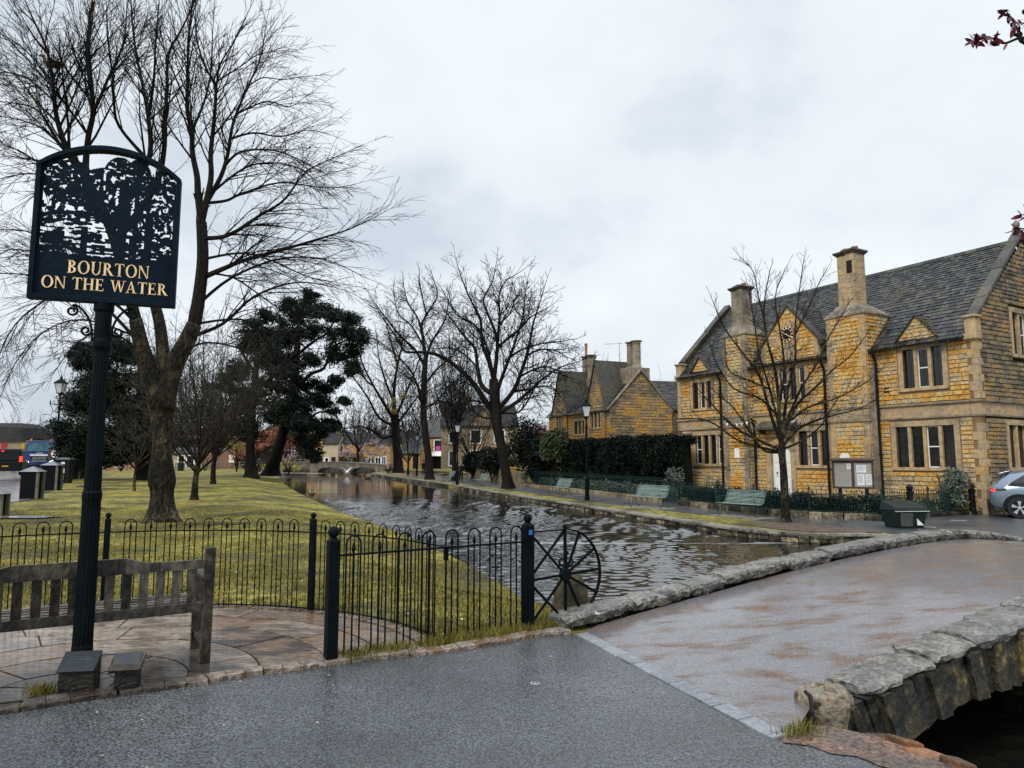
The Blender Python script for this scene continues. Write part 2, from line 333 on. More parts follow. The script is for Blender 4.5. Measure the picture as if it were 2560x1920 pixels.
T['farslate'] = mat('far_stone_slate_roof', [(.006, .006, .006), (.016, .016, .015), (.035, .033, .028)], .8, (.8, .95), .8, 5, fine=.35, fscale=5, stretch=(1, 1, 3))
T['hill'] = mat('wooded_hill', [(.012, .010, .008), (.026, .021, .015), (.05, .04, .028)], .05, (.8, .9), 1., .6, fine=.5, fscale=.5, bdist=1.)
T['puddle'] = mat('puddle_water', [(.30, .31, .33)], 2, (.2, .3), .3, 6, fine=.05, spec=1., coat=1.)  # pale grey base colour stands in for bright sky mirrored in the puddles

def damp(m, pts):
    """dark algae stain with its own outline round given spots"""
    t = m.node_tree; N = t.nodes.new; L = t.links.new; b = bsdf(m); src = b.inputs['Base Color'].links[0].from_socket; g = N('ShaderNodeNewGeometry'); cur = None
    nz = N('ShaderNodeTexNoise'); nz.inputs['Scale'].default_value = 3.; nz.inputs['Detail'].default_value = 6; L(g.outputs['Position'], nz.inputs['Vector'])
    for (x, y, r) in pts:
        d = N('ShaderNodeVectorMath'); d.operation = 'DISTANCE'; L(g.outputs['Position'], d.inputs[0]); d.inputs[1].default_value = (x, y, 0)
        q = N('ShaderNodeMath'); q.operation = 'DIVIDE'; L(d.outputs['Value'], q.inputs[0]); q.inputs[1].default_value = r
        if cur is None: cur = q.outputs[0]
        else: mn = N('ShaderNodeMath'); mn.operation = 'MINIMUM'; L(cur, mn.inputs[0]); L(q.outputs[0], mn.inputs[1]); cur = mn.outputs[0]
    a = N('ShaderNodeMath'); a.operation = 'ADD'; L(cur, a.inputs[0]); L(nz.outputs[0], a.inputs[1])
    mr = N('ShaderNodeMapRange'); L(a.outputs[0], mr.inputs[0]); mr.inputs[1].default_value = 1.15; mr.inputs[2].default_value = 1.6; mr.inputs[3].default_value = .22; mr.inputs[4].default_value = 1
    mx = N('ShaderNodeMixRGB'); mx.blend_type = 'MULTIPLY'; mx.inputs[0].default_value = 1; L(src, mx.inputs[1]); L(mr.outputs[0], mx.inputs[2]); L(mx.outputs[0], b.inputs['Base Color'])
damp(T['flag'], [(-3.3, 4.75, .75), (-2.9, 5.0, .55), (-2.45, 5.35, .5), (-4.3, 4.3, .7)]); damp(T['kerb'], [(-3.3, 4.6, .6), (-2.7, 4.9, .5), (-4.3, 4.0, .6)])
T['cottagestone'] = mat('grey_and_ochre_rubble', [(.46, .25, .05), (.36, .24, .10), (.24, .185, .11), (.15, .125, .085)], .33, (.65, .85), 1., 14, island=.2, fine=.4, fscale=9, lo=.38, hi=.62, bdist=.05)
# water: dark, glossy, wind ripples that run across the stream
def water():
    m = bpy.data.materials.new('river_water'); m.use_nodes = True; t = m.node_tree; N = t.nodes.new; L = t.links.new
    b = t.nodes['Principled BSDF']; tc = N('ShaderNodeTexCoord')
    mp = N('ShaderNodeMapping'); mp.inputs['Scale'].default_value = (1.0, 2.6, 1); mp.inputs['Rotation'].default_value = (0, 0, rad(12)); L(tc.outputs['Object'], mp.inputs[0])
    a = N('ShaderNodeTexNoise'); a.inputs['Scale'].default_value = 9.; a.inputs['Detail'].default_value = 5; a.inputs['Roughness'].default_value = .6; a.inputs['Distortion'].default_value = .9; L(mp.outputs[0], a.inputs['Vector'])
    c = N('ShaderNodeTexNoise'); c.inputs['Scale'].default_value = .35; c.inputs['Detail'].default_value = 2; L(tc.outputs['Object'], c.inputs['Vector'])
    mr = N('ShaderNodeMapRange'); L(c.outputs[0], mr.inputs[0]); mr.inputs[1].default_value = .35; mr.inputs[2].default_value = .65; mr.inputs[3].default_value = .35; mr.inputs[4].default_value = 1.
    ml = N('ShaderNodeMath'); ml.operation = 'MULTIPLY'; L(a.outputs[0], ml.inputs[0]); L(mr.outputs[0], ml.inputs[1])
    bp = N('ShaderNodeBump'); bp.inputs['Strength'].default_value = .8; bp.inputs['Distance'].default_value = .0015; L(ml.outputs[0], bp.inputs['Height']); L(bp.outputs[0], b.inputs['Normal'])
    n = N('ShaderNodeTexNoise'); n.inputs['Scale'].default_value = .6; L(tc.outputs['Object'], n.inputs['Vector'])
    cr = N('ShaderNodeValToRGB'); L(n.outputs[0], cr.inputs[0]); cr.color_ramp.elements[0].color = (.004, .006, .006, 1); cr.color_ramp.elements[1].color = (.016, .015, .010, 1)
    L(cr.outputs[0], b.inputs['Base Color']); b.inputs['Roughness'].default_value = .045; b.inputs['IOR'].default_value = 2.3; b.inputs['Specular IOR Level'].default_value = .85
    return m
T['water'] = water()
# ------------------------------------------------------------------ terrain: river banks measured on the water line
_l = sorted([(p.y, p.x) for p in (GW(x, y) for x, y in [(700,1188),(695,1199),(705,1213),(724,1230),(753,1247),(808,1276),(859,1300),(891,1312),(1016,1362),(1071,1395),(1127,1420),(1176,1450),(1214,1475),(1277,1513),(1305,1544)])])
_r = sorted([(p.y, p.x) for p in (GW(x, y) for x, y in [(930,1187),(1000,1200),(1100,1214),(1200,1233),(1300,1251),(1400,1268),(1500,1285),(1600,1302),(1700,1318),(1850,1343),(1941,1353)])])
XL = [(-30, 9), (0, 3.4), (3.0, 2.55), (3.9, 2.45), (4.6, 2.35), (5.6, 2.9), (6.6, 2.2), (8, 1.35), (9.2, .55)] + _l + [(_l[-1][0]+58, _l[-1][1]-44)]
XR = [(-30, 26), (4, 14.5), (9, 11.6), (12.5, 10.2), (19.18, 10.2), (19.24, 7.9)] + [q for q in _r if q[0] > 19.6] + [(_r[-1][0]+58, _r[-1][1]-1)]
YEND = max(XL[-1][0], XR[-1][0])
def xl(y): return interp(y, XL)
def xr(y): return interp(y, XR)
def hL(x, y):
    b = .0045*max(0, min(y, 180)-12); D = .9 if y < 7 else lerp(.9, 3.6, sst((y-7)/6)); dep = .40 if y > 6.5 else .3
    n = .03*math.sin(x*.9+y*.31)*math.sin(y*.53)*sst((x+.62*y)/4) if y > 9.5 else 0
    return b - dep*(1-sst((xl(y)-x)/D)) + n*sst((xl(y)-x)/4)
def hR(x, y):
    return -.37 + .004*max(0, min(y, 180)-20)
BED = -1.15
def wz(y): return -.65+.004*max(0, y-12)
rows = sorted(set([-30, -15, -8, -4, -2] + [19.18, 19.24] + [i*.5 for i in range(-2, 50)] + [25+i*1.5 for i in range(30)] + [70+i*5 for i in range(20)] + [min(XL[-1][0], XR[-1][0])]))
rows = [y for y in rows if y <= 165] + [200, 300, 600, 1400, 3500]
offs = [0, .12, .3, .6, 1, 1.5, 2.2, 3, 4, 5.5, 7.5, 10, 14, 20, 30, 45, 70, 120, 400, 2500]
g = MB()
ncol = None
for y in rows:
    a, b = (xl(y), xr(y)) if y <= 165 else (-45, -45+.02)
    cols = [(a-o, hL(a-o, y)) for o in offs[::-1]] + [(a+.01, BED)] + [(b-.01, BED)] + [(b+o, hR(b+o, y)) for o in offs]
    if y > 165: cols = [(x, lerp(hL(x, y), .7, .5)) for x, z in cols]
    ncol = len(cols); g.v += [(x, y, z) for x, z in cols]
for i in range(len(rows)-1):
    for j in range(ncol-1):
        o = i*ncol+j; g.f.append((o, o+1, o+ncol+1, o+ncol))
g.build('ground', T['lawn'], smooth=True, kind='structure')
# rippled water: a real wave surface, finer close by
def water_mesh():
    Y = [-28., -15, -8, -4, -1, 1, 2.5, 3.5]; y = 4.0
    while y < 165: Y.append(y); y += max(.024, .0033*y)
    Y = np.array(Y); nc = 680; t = np.linspace(0, 1, nc)
    a = np.array([xl(v)-.05 if v > 9.3 else xl(v)+.02 for v in Y]); b = np.array([xr(v)+.03 for v in Y])
    XX = a[:, None]*(1-t)+b[:, None]*t; YY = np.repeat(Y[:, None], nc, 1); st = np.maximum(np.gradient(Y)[:, None], (b-a)[:, None]/nc)
    rs = np.random.RandomState(9); H = np.zeros_like(XX); F2 = np.zeros_like(XX); wx = .25*np.sin(XX*.9+YY*.6)+.2*np.sin(XX*.5-YY*.8+1); calm = .72+.28*np.sin(XX*.55+1.3*np.sin(YY*.23)+YY*.31)*np.sin(YY*.42+XX*.2+2)
    for i in range(52):
        lam = .06*(7**rs.rand()); th = rad(80)+rs.normal()*.55; k = 2*math.pi/lam; ph = rs.rand()*6.28
        f = np.clip((lam/st-2.2)/2.2, 0, 1); F2 += f*f; H += WAVE/math.sqrt(52)*1.41/k*f*np.sin(k*(math.cos(th)*(XX+wx)+math.sin(th)*(YY+wx*.5))+ph+1.2*np.sin(XX*1.3+YY*.7*rs.rand()+i))
    Z = -.65+.004*np.maximum(0, YY-12)+H*calm/np.maximum(.30, np.sqrt(F2/52)); n = len(Y)
    me = bpy.data.meshes.new('river_water'); me.vertices.add(n*nc); me.vertices.foreach_set('co', np.stack([XX, YY, Z], 2).reshape(-1))
    i = np.arange(n-1)[:, None]*nc+np.arange(nc-1); q = np.stack([i, i+1, i+nc+1, i+nc], 2).reshape(-1).astype(np.int32); m = len(q)//4
    me.loops.add(len(q)); me.loops.foreach_set('vertex_index', q); me.polygons.add(m); me.polygons.foreach_set('loop_start', np.arange(0, 4*m, 4, dtype=np.int32)); me.polygons.foreach_set('loop_total', np.full(m, 4, dtype=np.int32)); me.polygons.foreach_set('use_smooth', [True]*m); me.update(calc_edges=True)
    me.materials.append(T['water']); o = bpy.data.objects.new('river_water', me); COL.objects.link(o); tag(o, kind='structure')
WAVE = .21
water_mesh()

def sheet(name, pts, z, m, th=.0, zf=None, kind='structure', **k):
    """flat polygon cut into a fine mesh so it can follow a height function"""
    import bmesh
    bm = bmesh.new(); vs = [bm.verts.new((x, y, 0)) for x, y in pts]; bm.faces.new(vs)
    bmesh.ops.triangulate(bm, faces=bm.faces[:])
    me = bpy.data.meshes.new(name); bm.to_mesh(me); bm.free()
    for v in me.vertices: v.co.z = zf(v.co.x, v.co.y)+z if zf else z
    me.materials.append(m); o = bpy.data.objects.new(name, me); COL.objects.link(o); return tag(o, kind=kind, **k)
def strip(name, A_, B_, m, zf, dz, n=40, **k):
    """ribbon between two poly-lines given by (x, y), following zf"""
    mb = MB()
    def at(P, t):
        s = t*(len(P)-1); i = min(int(s), len(P)-2); f = s-i; return (lerp(P[i][0], P[i+1][0], f), lerp(P[i][1], P[i+1][1], f))
    for i in range(n+1):
        for P in (A_, B_):
            x, y = at(P, i/n); mb.v.append((x, y, zf(x, y)+dz))
    for i in range(n): mb.f.append((2*i, 2*i+1, 2*i+3, 2*i+2))
    return mb.build(name, m, kind='structure', **k)

# near asphalt: everything this side of the kerb line
KERB = [(-9.5, 1.0), (-6.0, 3.05), (-4.3, 4.0), (-3.22, 4.61), (-2.85, 4.86), (-2.34, 5.13), (-1.95, 5.40), (-1.49, 5.62), (-1.14, 5.83), (-.59, 6.02), (-.1, 6.32), (.22, 6.55), (.56, 6.69)]
SETT0, SETT1 = Vector((.58, 6.66)), Vector((1.50, 4.22))
sheet('road', KERB + [(1.0, 5.55), (1.50, 4.22), (1.95, 4.15), (2.12, 4.10), (2.32, 3.9), (2.45, 3.5), (2.5, 3.0), (3.0, 0), (7, -20), (-30, -20), (-30, 1.0)], .004, T['asphalt'])
# small broken-edge patch of gravel beside the bridge foot
sheet('gravel_patch', [(1.54, 4.17), (1.62, 4.42), (1.9, 4.42), (2.2, 4.2), (2.34, 3.88), (2.46, 3.5), (2.5, 3.05), (2.28, 3.02), (2.26, 3.35), (2.1, 3.55), (2.06, 3.78), (1.93, 3.86), (1.87, 3.98), (1.74, 4.02), (1.68, 4.12)], .010, T['soil'])
rk = MB()
random.seed(3)
edge = crom([(2.15, 4.32), (2.33, 3.95), (2.45, 3.5), (2.54, 3.0), (2.75, 2.2)], 3)
for a, b in zip(edge, edge[1:]):
    if U(0, 1) < .0: continue
    w_ = U(.05, .12); z = U(.0, .05)
    rk.hexa([(a[0]-w_, a[1], -.25), (b[0]-w_, b[1], -.25), (b[0]+U(.03,.1), b[1], -.25), (a[0]+U(.03,.1), a[1], -.25), (a[0]-w_, a[1]-.01, z), (b[0]-w_, b[1]+.01, z+U(-.01,.01)), (b[0]+U(0,.06), b[1]+.01, z*.6), (a[0]+U(0,.06), a[1]-.01, z*.6)])
rk.build('bank_edging', mat('rusty_bank_rock', [(.03, .022, .016), (.06, .04, .025), (.20, .085, .035), (.26, .13, .065)], 2.2, (.4, .7), .9, 20, island=.3), bevel=.015, kind='structure')

# kerb stones along the asphalt edge
kb = MB(); random.seed(11)
K2 = crom(KERB, 6)
def along(P, s):
    for a, b in zip(P, P[1:]):
        l = math.dist(a[:2], b[:2])
        if s <= l: f = s/l; return Vector((lerp(a[0], b[0], f), lerp(a[1], b[1], f))), Vector((b[0]-a[0], b[1]-a[1])).normalized()
        s -= l
    a, b = P[-2], P[-1]; return Vector(b[:2]), Vector((b[0]-a[0], b[1]-a[1])).normalized()
def plen(P): return sum(math.dist(a[:2], b[:2]) for a, b in zip(P, P[1:]))
s = 0; tot = plen(K2)
while s < tot-.05:
    l = U(.18, .75); l = min(l, tot-s); k = max(2, int(l/.12)); w0, w1 = U(.10, .15), U(.10, .15); h = U(.035, .05)
    pr = None
    for i in range(k+1):
        p, d = along(K2, s+.006+(l-.012)*i/k); n = Vector((-d.y, d.x)); j = U(-.008, .010)
        a = p + n*j; b = p+n*(lerp(w0, w1, i/k)+U(-.008, .008))
        cur = [(a.x, a.y, -.02), (b.x, b.y, -.02), (b.x, b.y, h+U(-.004, .004)), (a.x, a.y, h+U(-.010, .002))]
        if pr: kb.hexa([pr[0], cur[0], cur[1], pr[1], pr[3], cur[3], cur[2], pr[2]])
        pr = cur
    s += l
kb.build('kerb', T['kerb'], bevel=.008, kind='structure')

# sett strip where the asphalt meets the bridge
sb = MB(); d = (SETT1-SETT0); Ls = d.length; d.normalize(); n = Vector((-d.y, d.x))
s = 0; i = 0
while s < Ls-.02:
    l = min(.255, Ls-s); p = SETT0+d*(s+.006); q = SETT0+d*(s+l-.006); jj = U(-.006, .006)
    w0 = .0; w1 = .125
    sb.hexa([(p.x+n.x*w0, p.y+n.y*w0, -.02), (q.x+n.x*w0, q.y+n.y*w0, -.02), (q.x+n.x*w1, q.y+n.y*w1, -.02), (p.x+n.x*w1, p.y+n.y*w1, -.02),
             (p.x+n.x*w0, p.y+n.y*w0, .014), (q.x+n.x*w0, q.y+n.y*w0, .014+jj), (q.x+n.x*w1, q.y+n.y*w1, .02), (p.x+n.x*w1, p.y+n.y*w1, .02)])
    s += l
sb.build('sett_strip', T['sett'], bevel=.006, kind='structure')

# circular flagstone terrace inside the curved railing
def clip(poly, a, b):                     # keep the part left of a->b
    o = []; n = len(poly)
    def sd(p): return (b[0]-a[0])*(p[1]-a[1])-(b[1]-a[1])*(p[0]-a[0])
    for i in range(n):
        p, q = poly[i], poly[(i+1) % n]; sp, sq = sd(p), sd(q)
        if sp >= 0: o.append(p)
        if (sp > 0) != (sq > 0) and sp != sq: t = sp/(sp-sq); o.append((lerp(p[0], q[0], t), lerp(p[1], q[1], t)))
    return o
PC = Vector((-3.2, 5.08)); PR = 2.78
patch = []
for i in range(60): a = math.pi*2*i/60; patch.append((PC.x+(PR+.1)*math.cos(a), PC.y+(PR+.1)*math.sin(a)))
segs = [((-9.5, 1.12), (-4.3, 4.12)), ((-4.3, 4.12), (-1.49, 5.74)), ((-1.49, 5.74), (.6, 6.8))]
for a, b in segs: patch = clip(patch, a, b)
sheet('terrace_bed', patch, .006, T['joint'])
fl = MB(); random.seed(21)
rings = [0, .38, .86, 1.36, 1.86, 2.30, 2.66]
for ri in range(len(rings)-1):
    r0, r1 = rings[ri]+.008, rings[ri+1]-.008; nn = max(5, int(2*math.pi*(r0+r1)/2/U(.62, .8))); a0 = U(0, 1)
    cuts = [a0 + 2*math.pi*(k+U(-.18, .18))/nn for k in range(nn)]; cuts.append(cuts[0]+2*math.pi)
    for k in range(nn):
        e = .008/max(.2, (r0+r1)/2); c0, c1 = cuts[k]+e, cuts[k+1]-e; st = 5
        po = [(PC.x+r1*math.cos(lerp(c0, c1, q/st)), PC.y+r1*math.sin(lerp(c0, c1, q/st))) for q in range(st+1)]
        po += [(PC.x+r0*math.cos(lerp(c1, c0, q/st)), PC.y+r0*math.sin(lerp(c1, c0, q/st))) for q in range(st+1)]
        for a, b in segs:
            if po: po = clip(po, a, b)
        if len(po) >= 3:
            cl = []
            for p in po:
                if not cl or math.dist(p, cl[-1]) > 1e-4: cl.append(p)
            if len(cl) < 3: continue
            z = .022+U(-.003, .003); i = len(fl.v); m_ = len(cl)
            tx, ty = U(-.006, .006), U(-.006, .006); cx = sum(p[0] for p in cl)/m_; cy = sum(p[1] for p in cl)/m_
            for p in cl: fl.v.append((p[0], p[1], 0))
            for p in cl: fl.v.append((p[0], p[1], z+tx*(p[0]-cx)+ty*(p[1]-cy)))
            fl.f.append(tuple(range(i+m_, i+2*m_)))
            for q in range(m_): q2 = (q+1) % m_; fl.f.append((i+q, i+q2, i+m_+q2, i+m_+q))
# outer ring of small edge bricks
nn = 110
for k in range(nn):
    c0, c1 = 2*math.pi*k/nn+.003, 2*math.pi*(k+1)/nn-.003; r0, r1 = 2.675, 2.80
    po = [(PC.x+r1*math.cos(c0), PC.y+r1*math.sin(c0)), (PC.x+r1*math.cos(c1), PC.y+r1*math.sin(c1)), (PC.x+r0*math.cos(c1), PC.y+r0*math.sin(c1)), (PC.x+r0*math.cos(c0), PC.y+r0*math.sin(c0))]
    if all((segs[q][1][0]-segs[q][0][0])*(p[1]-segs[q][0][1])-(segs[q][1][1]-segs[q][0][1])*(p[0]-segs[q][0][0]) > 0 for p in po for q in range(3)):
        z = .03+U(-.004, .004); fl.hexa([(p[0], p[1], 0) for p in po[::-1]]+[(p[0], p[1], z) for p in po[::-1]])
fl.build('terrace_flagstones', T['flag'], kind='structure')

# ------------------------------------------------------------------ the humpback footbridge in front
BD = Vector((.88, .475)).normalized(); BN = Vector((-BD.y, BD.x))     # along, towards the far side
F0 = Vector((.62, 6.78)); N0 = Vector((1.93, 4.92))
_bz = crom([(0, .0), (1, .12), (1.9, .22), (2.9, .33), (4.5, .46), (6, .52), (7.2, .45), (8.4, .28), (10, .02), (11.2, -.22), (12.5, -.4)], 6)
def bz(s): return interp(s, _bz)
BLEN = 11.2
bridge = empty('stone_footbridge', (0, 0, 0), 0, 'low humpbacked stone footbridge with rough coping and a pinkish gravel deck in the foreground', 'bridge')
dk = MB(); ns = 44; nw = 8
for i in range(ns+1):
    s = BLEN*i/ns; a = F0+BD*s; b = N0+BD*max(0, s)
    if i == 0: a = Vector((.66, 6.72)); b = Vector((1.62, 4.24))
    for j in range(nw+1):
        t = j/nw; p = a.lerp(b, t); dk.v.append((p.x, p.y, bz(s)+.012+.015*math.sin(t*math.pi) if i else .016))
for i in range(ns):
    for j in range(nw): o = i*(nw+1)+j; dk.f.append((o, o+nw+1, o+nw+2, o+1))
dk.build('deck', T['deck'], bridge, smooth=True)
def coping(name, P0, side, s0, s1, wd, th, lift, seed, lab=None):
    """rough flat stones laid end to end, edges broken"""
    random.seed(seed); cm = MB(); s = s0
    while s < s1-.1:
        l = min(U(.45, 1.1), s1-s); k = max(5, int(l/.05)); pr = None; wj = U(-.05, .06); zj = U(-.015, .02); ph = U(0, 6); J = lambda a: U(-a, a)
        for i in range(k+1):
            f = i/k; q = s+.014+(l-.028)*f; c = P0+BD*q; e = .02*math.sin(f*9+ph)+.015*math.sin(f*23+ph)
            z = bz(q)+lift+zj; rnd = .02*(1-min(1, min(f, 1-f)*9))
            inn = c + BN*side*(-.0+e*.9+rnd); ou = c+BN*side*(wd+wj+e-rnd); mid = c+BN*side*(wd/2)
            pp = lambda a, zz, o=0: (c.x+BN.x*side*a+J(.007), c.y+BN.y*side*a+J(.007), zz+J(.006)); i_ = e*.9+rnd; o_ = wd+wj+e-rnd; lay = .012*math.sin(f*31+ph)
            cur = [pp(i_+.03, z-th), pp(o_-.05, z-th-.02), pp(o_-.02+lay, z-th*.62), pp(o_, z-th*.55), pp(o_+lay, z-th*.2-rnd), pp(o_-.035, z-.006-rnd*.6), pp(wd*.6, z+.010-rnd*.4), pp(wd*.3, z+.006-rnd*.4), pp(i_+.02, z-.004-rnd*.6), pp(i_-lay*.6, z-th*.3-rnd), pp(i_+.012, z-th*.6)]
            i0 = len(cm.v); cm.v += cur; m5 = len(cur)
            if pr is not None:
                for q_ in range(m5): q2 = (q_+1) % m5; cm.f.append((pr+q_, pr+q2, i0+q2, i0+q_))
            else: cm.f.append(tuple(range(i0, i0+m5))[::-1])
            pr = i0
        cm.f.append(tuple(range(pr, pr+m5))); s += l
    return cm.build(name, T['coping'], bridge, label=lab)
coping('coping', F0-BD*.15, 1, 0, 11.0, .33, .11, .115, 5)
coping('coping', N0+BD*.25, -1, 0, 10.4, .36, .075, .13, 9)
# the big rounded end stone
es = MB(); random.seed(2)
nr, na = 6, 18; c0 = N0+BD*.03-BN*.19
for k in range(nr+1):
    t = k/nr; rr = [.78, .86, .88, .82, .62, .32, .02][k]; z = [-.12, .0, .055, .095, .12, .13, .132][k]
    for q in range(na):
        a = 2*math.pi*q/na; wob = 1+.08*math.sin(3*a+1)+.05*math.sin(7*a+k)
        p = c0 + BD*(.21*rr*wob*math.cos(a)) + BN*(.20*rr*wob*math.sin(a)); es.v.append((p.x, p.y, z+.012*math.sin(5*a+k*2)))
for k in range(nr):
    for q in range(na): q2 = (q+1) % na; es.f.append((k*na+q, k*na+q2, (k+1)*na+q2, (k+1)*na+q))
es.build('end_stone', mat('pinkish_end_stone', [(.03, .026, .02), (.21, .155, .10), (.20, .18, .145), (.07, .06, .045)], 9, (.3, .6), 1., 16, fine=.4, fscale=30, bdist=.05), bridge, smooth=True)
sp = MB(); pb = c0 - BD*.27-BN*.10
sp.tube([(pb.x+.03, pb.y+.14, .12), (pb.x+.01, pb.y+.02, .135), (pb.x, pb.y-.03, .05), (pb.x+.01, pb.y-.05, -.05), (pb.x+.02, pb.y-.06, -.35)], [.012]*5, 6)
sp.build('iron_strap', T['black'], bridge)
# arched spandrel walls: voussoirs over each arch, solid between
def spandrel(P0, out, seed):
    random.seed(seed); ar = MB(); FN = BN*out                       # face pushed out
    arches = [(.06, 3.8, 0), (4.3, 7.9, 0), (8.3, 10.4, 0)]
    zt = lambda s: bz(s)+.035
    def azi(s):
        for a, b, cr in arches:
            if a <= s <= b:
                m = (a+b)/2; h = (b-a)/2; return -.68 + (bz(m)-.31+.68)*math.sqrt(max(0, 1-((s-m)/h)**2))
        return -1.1
    # voussoirs
    for a, b, cr in arches:
        m = (a+b)/2; h = (b-a)/2; nv = int((b-a)/.10); 
        for k in range(nv):
            t0, t1 = k/nv, (k+1)/nv
            f = lambda t: m-h*math.cos(math.pi*t)
            sa, sb_ = f(t0)+.004, f(t1)-.004; ln = .32+U(-.02, .1)
            za, zb = azi(sa), azi(sb_); fan = (t0+t1)/2-.5
            ta, tb = max(.03, sa+fan*.55), max(.05, sb_+fan*.55)
            za2, zb2 = zt(ta), zt(tb); d_ = .02+U(0, .09)
            za2 = min(za2, max(za+ln+.2, zt(ta)-.0)); zb2 = min(zb2, max(zb+ln+.2, zt(tb)))
            zl = max(za, -.9), max(zb, -.9)
            def P(s, z, d): p = P0+BD*s+FN*d; return (p.x, p.y, z)
            ar.hexa([P(sa, zl[0], -.14), P(sb_, zl[1], -.14), P(sb_, zl[1]+U(-.02, .02), d_), P(sa, zl[0]+U(-.02, .02), d_), P(ta, za2, -.14), P(tb, zb2, -.14), P(tb, zb2, d_*.7), P(ta, za2, d_*.7)])
    # solid parts
    def solid(s0, s1, d=.03):
        n_ = max(1, int((s1-s0)/.25))
        for i in range(n_):
            a, b = s0+(s1-s0)*i/n_+.004, s0+(s1-s0)*(i+1)/n_-.004
            z = -1.1
            while z < zt(a)-.05:
                zz = min(z+U(.16, .3), zt(a)); dd = d+U(-.015, .03)
                def P(s, z, d): p = P0+BD*s+FN*d; return (p.x, p.y, z)
                ar.hexa([P(a, z+.005, -.25), P(b, z+.005, -.25), P(b, z+.005, dd), P(a, z+.005, dd), P(a, zz, -.25), P(b, zz, -.25), P(b, zz, dd), P(a, zz, dd)]); z = zz
    solid(.0, .06); solid(3.8, 4.3); solid(7.9, 8.3); solid(10.4, 11.3)
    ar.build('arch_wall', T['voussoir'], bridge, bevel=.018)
    return azi
az = spandrel(N0-BN*.32, -1, 4)
spandrel(F0+BN*.30, 1, 6)
# vault under the deck
vt = MB(); Wd = [N0-BN*.32, F0+BN*.30]
vs = [.06+ (10.4-.06)*i/60 for i in range(61)]
for s in vs:
    for P0 in Wd: p = P0+BD*s; vt.v.append((p.x, p.y, az(s)+.002))
for i in range(60): vt.f.append((2*i, 2*i+1, 2*i+3, 2*i+2))
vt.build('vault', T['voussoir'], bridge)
# ------------------------------------------------------------------ serif capitals drawn as outlines
def glyph(ch):
    tk, tn, sf = .17, .065, .05
    P = []
    def q(*p): P.append(list(p))
    def stem(x, w, y0=0, y1=1, s=.075, top=True, bot=True):
        q((x, y0), (x+w, y0), (x+w, y1), (x, y1))
        if bot: q((x-s, y0), (x+w+s, y0), (x+w+s*.9, y0+sf), (x-s*.9, y0+sf))
        if top: q((x-s*.9, y1-sf), (x+w+s*.9, y1-sf), (x+w+s, y1), (x-s, y1))
    def ring(cx, cy, rx, ry, a0, a1, w=tk, t=tn, n=20):
        o = []; i_ = []
        for k in range(n+1):
            a = rad(lerp(a0, a1, k/n)); c, s = math.cos(a), math.sin(a); o.append((cx+rx*c, cy+ry*s)); i_.append((cx+(rx-w)*c, cy+(ry-t)*s))
        for k in range(n): q(o[k], o[k+1], i_[k+1], i_[k])
    if ch == 'B': stem(.08, tk); ring(.22, .755, .36, .245, -90, 90); ring(.22, .265, .42, .265, -90, 90); return P, .68
    if ch == 'O': ring(.47, .5, .45, .52, 0, 360, n=36); return P, .94
    if ch == 'U': stem(.08, tk, .32, bot=False); stem(.66, tn, .32, bot=False); ring(.405, .34, .325, .36, 180, 360, .12); return P, .84
    if ch == 'R': stem(.08, tk); ring(.22, .74, .38, .26, -90, 90); q((.30, .50), (.62, 0), (.84, 0), (.48, .50)); q((.60, 0), (.88, 0), (.88, sf), (.60, sf)); return P, .84
    if ch == 'T': stem(.29, tk, top=False); q((.02, .94), (.73, .94), (.73, 1), (.02, 1)); q((.0, .80), (.05, .80), (.07, 1), (.02, 1)); q((.70, .80), (.75, .80), (.73, 1), (.68, 1)); return P, .76
    if ch == 'N': stem(.08, tn); stem(.72, tn, bot=False); q((.02, 1), (.22, 1), (.785, 0), (.70, 0)); return P, .86
    if ch == 'H': stem(.08, tk); stem(.62, tk); q((.2, .47), (.65, .47), (.65, .54), (.2, .54)); return P, .88
    if ch == 'E': stem(.08, tk); q((.2, 0), (.64, 0), (.64, .06), (.2, .06)); q((.2, .94), (.60, .94), (.60, 1), (.2, 1)); q((.2, .47), (.50, .47), (.50, .54), (.2, .54)); q((.60, 0), (.66, 0), (.68, .22), (.64, .22)); q((.56, 1), (.61, 1), (.61, .80), (.57, .80)); q((.46, .38), (.50, .38), (.50, .63), (.46, .63)); return P, .72
    if ch == 'W':
        q((.02, 1), (.19, 1), (.40, 0), (.32, 0)); q((.32, 0), (.40, 0), (.62, 1), (.55, 1)); q((.50, 1), (.67, 1), (.87, 0), (.79, 0)); q((.79, 0), (.87, 0), (1.10, 1), (1.04, 1))
        for x in (.0, .48, .98): q((x-.03, .95), (x+.25, .95), (x+.25, 1), (x-.03, 1))
        return P, 1.14
    if ch == 'A': q((.10, 0), (.17, 0), (.45, 1), (.40, 1)); q((.62, 0), (.80, 0), (.47, 1), (.36, 1)); q((.2, .30), (.68, .30), (.68, .36), (.2, .36)); q((.02, 0), (.27, 0), (.27, sf), (.02, sf)); q((.54, 0), (.90, 0), (.90, sf), (.54, sf)); return P, .90
    return [], .36
def letters(mb, txt, xc, z0, h, width, y0, y1):
    adv = [glyph(c)[1] for c in txt]; tot = sum(adv)+.08*(len(txt)-1); k = width/tot; x = xc-width/2
    for c, a in zip(txt, adv):
        P, _ = glyph(c)
        for po in P:
            ar = sum(po[i][0]*po[(i+1) % len(po)][1]-po[(i+1) % len(po)][0]*po[i][1] for i in range(len(po)))
            if ar < 0: po = po[::-1]
            mb.xz([(x+p[0]*k, z0+p[1]*h) for p in po], y0, y1)
        x += (a+.08)*k
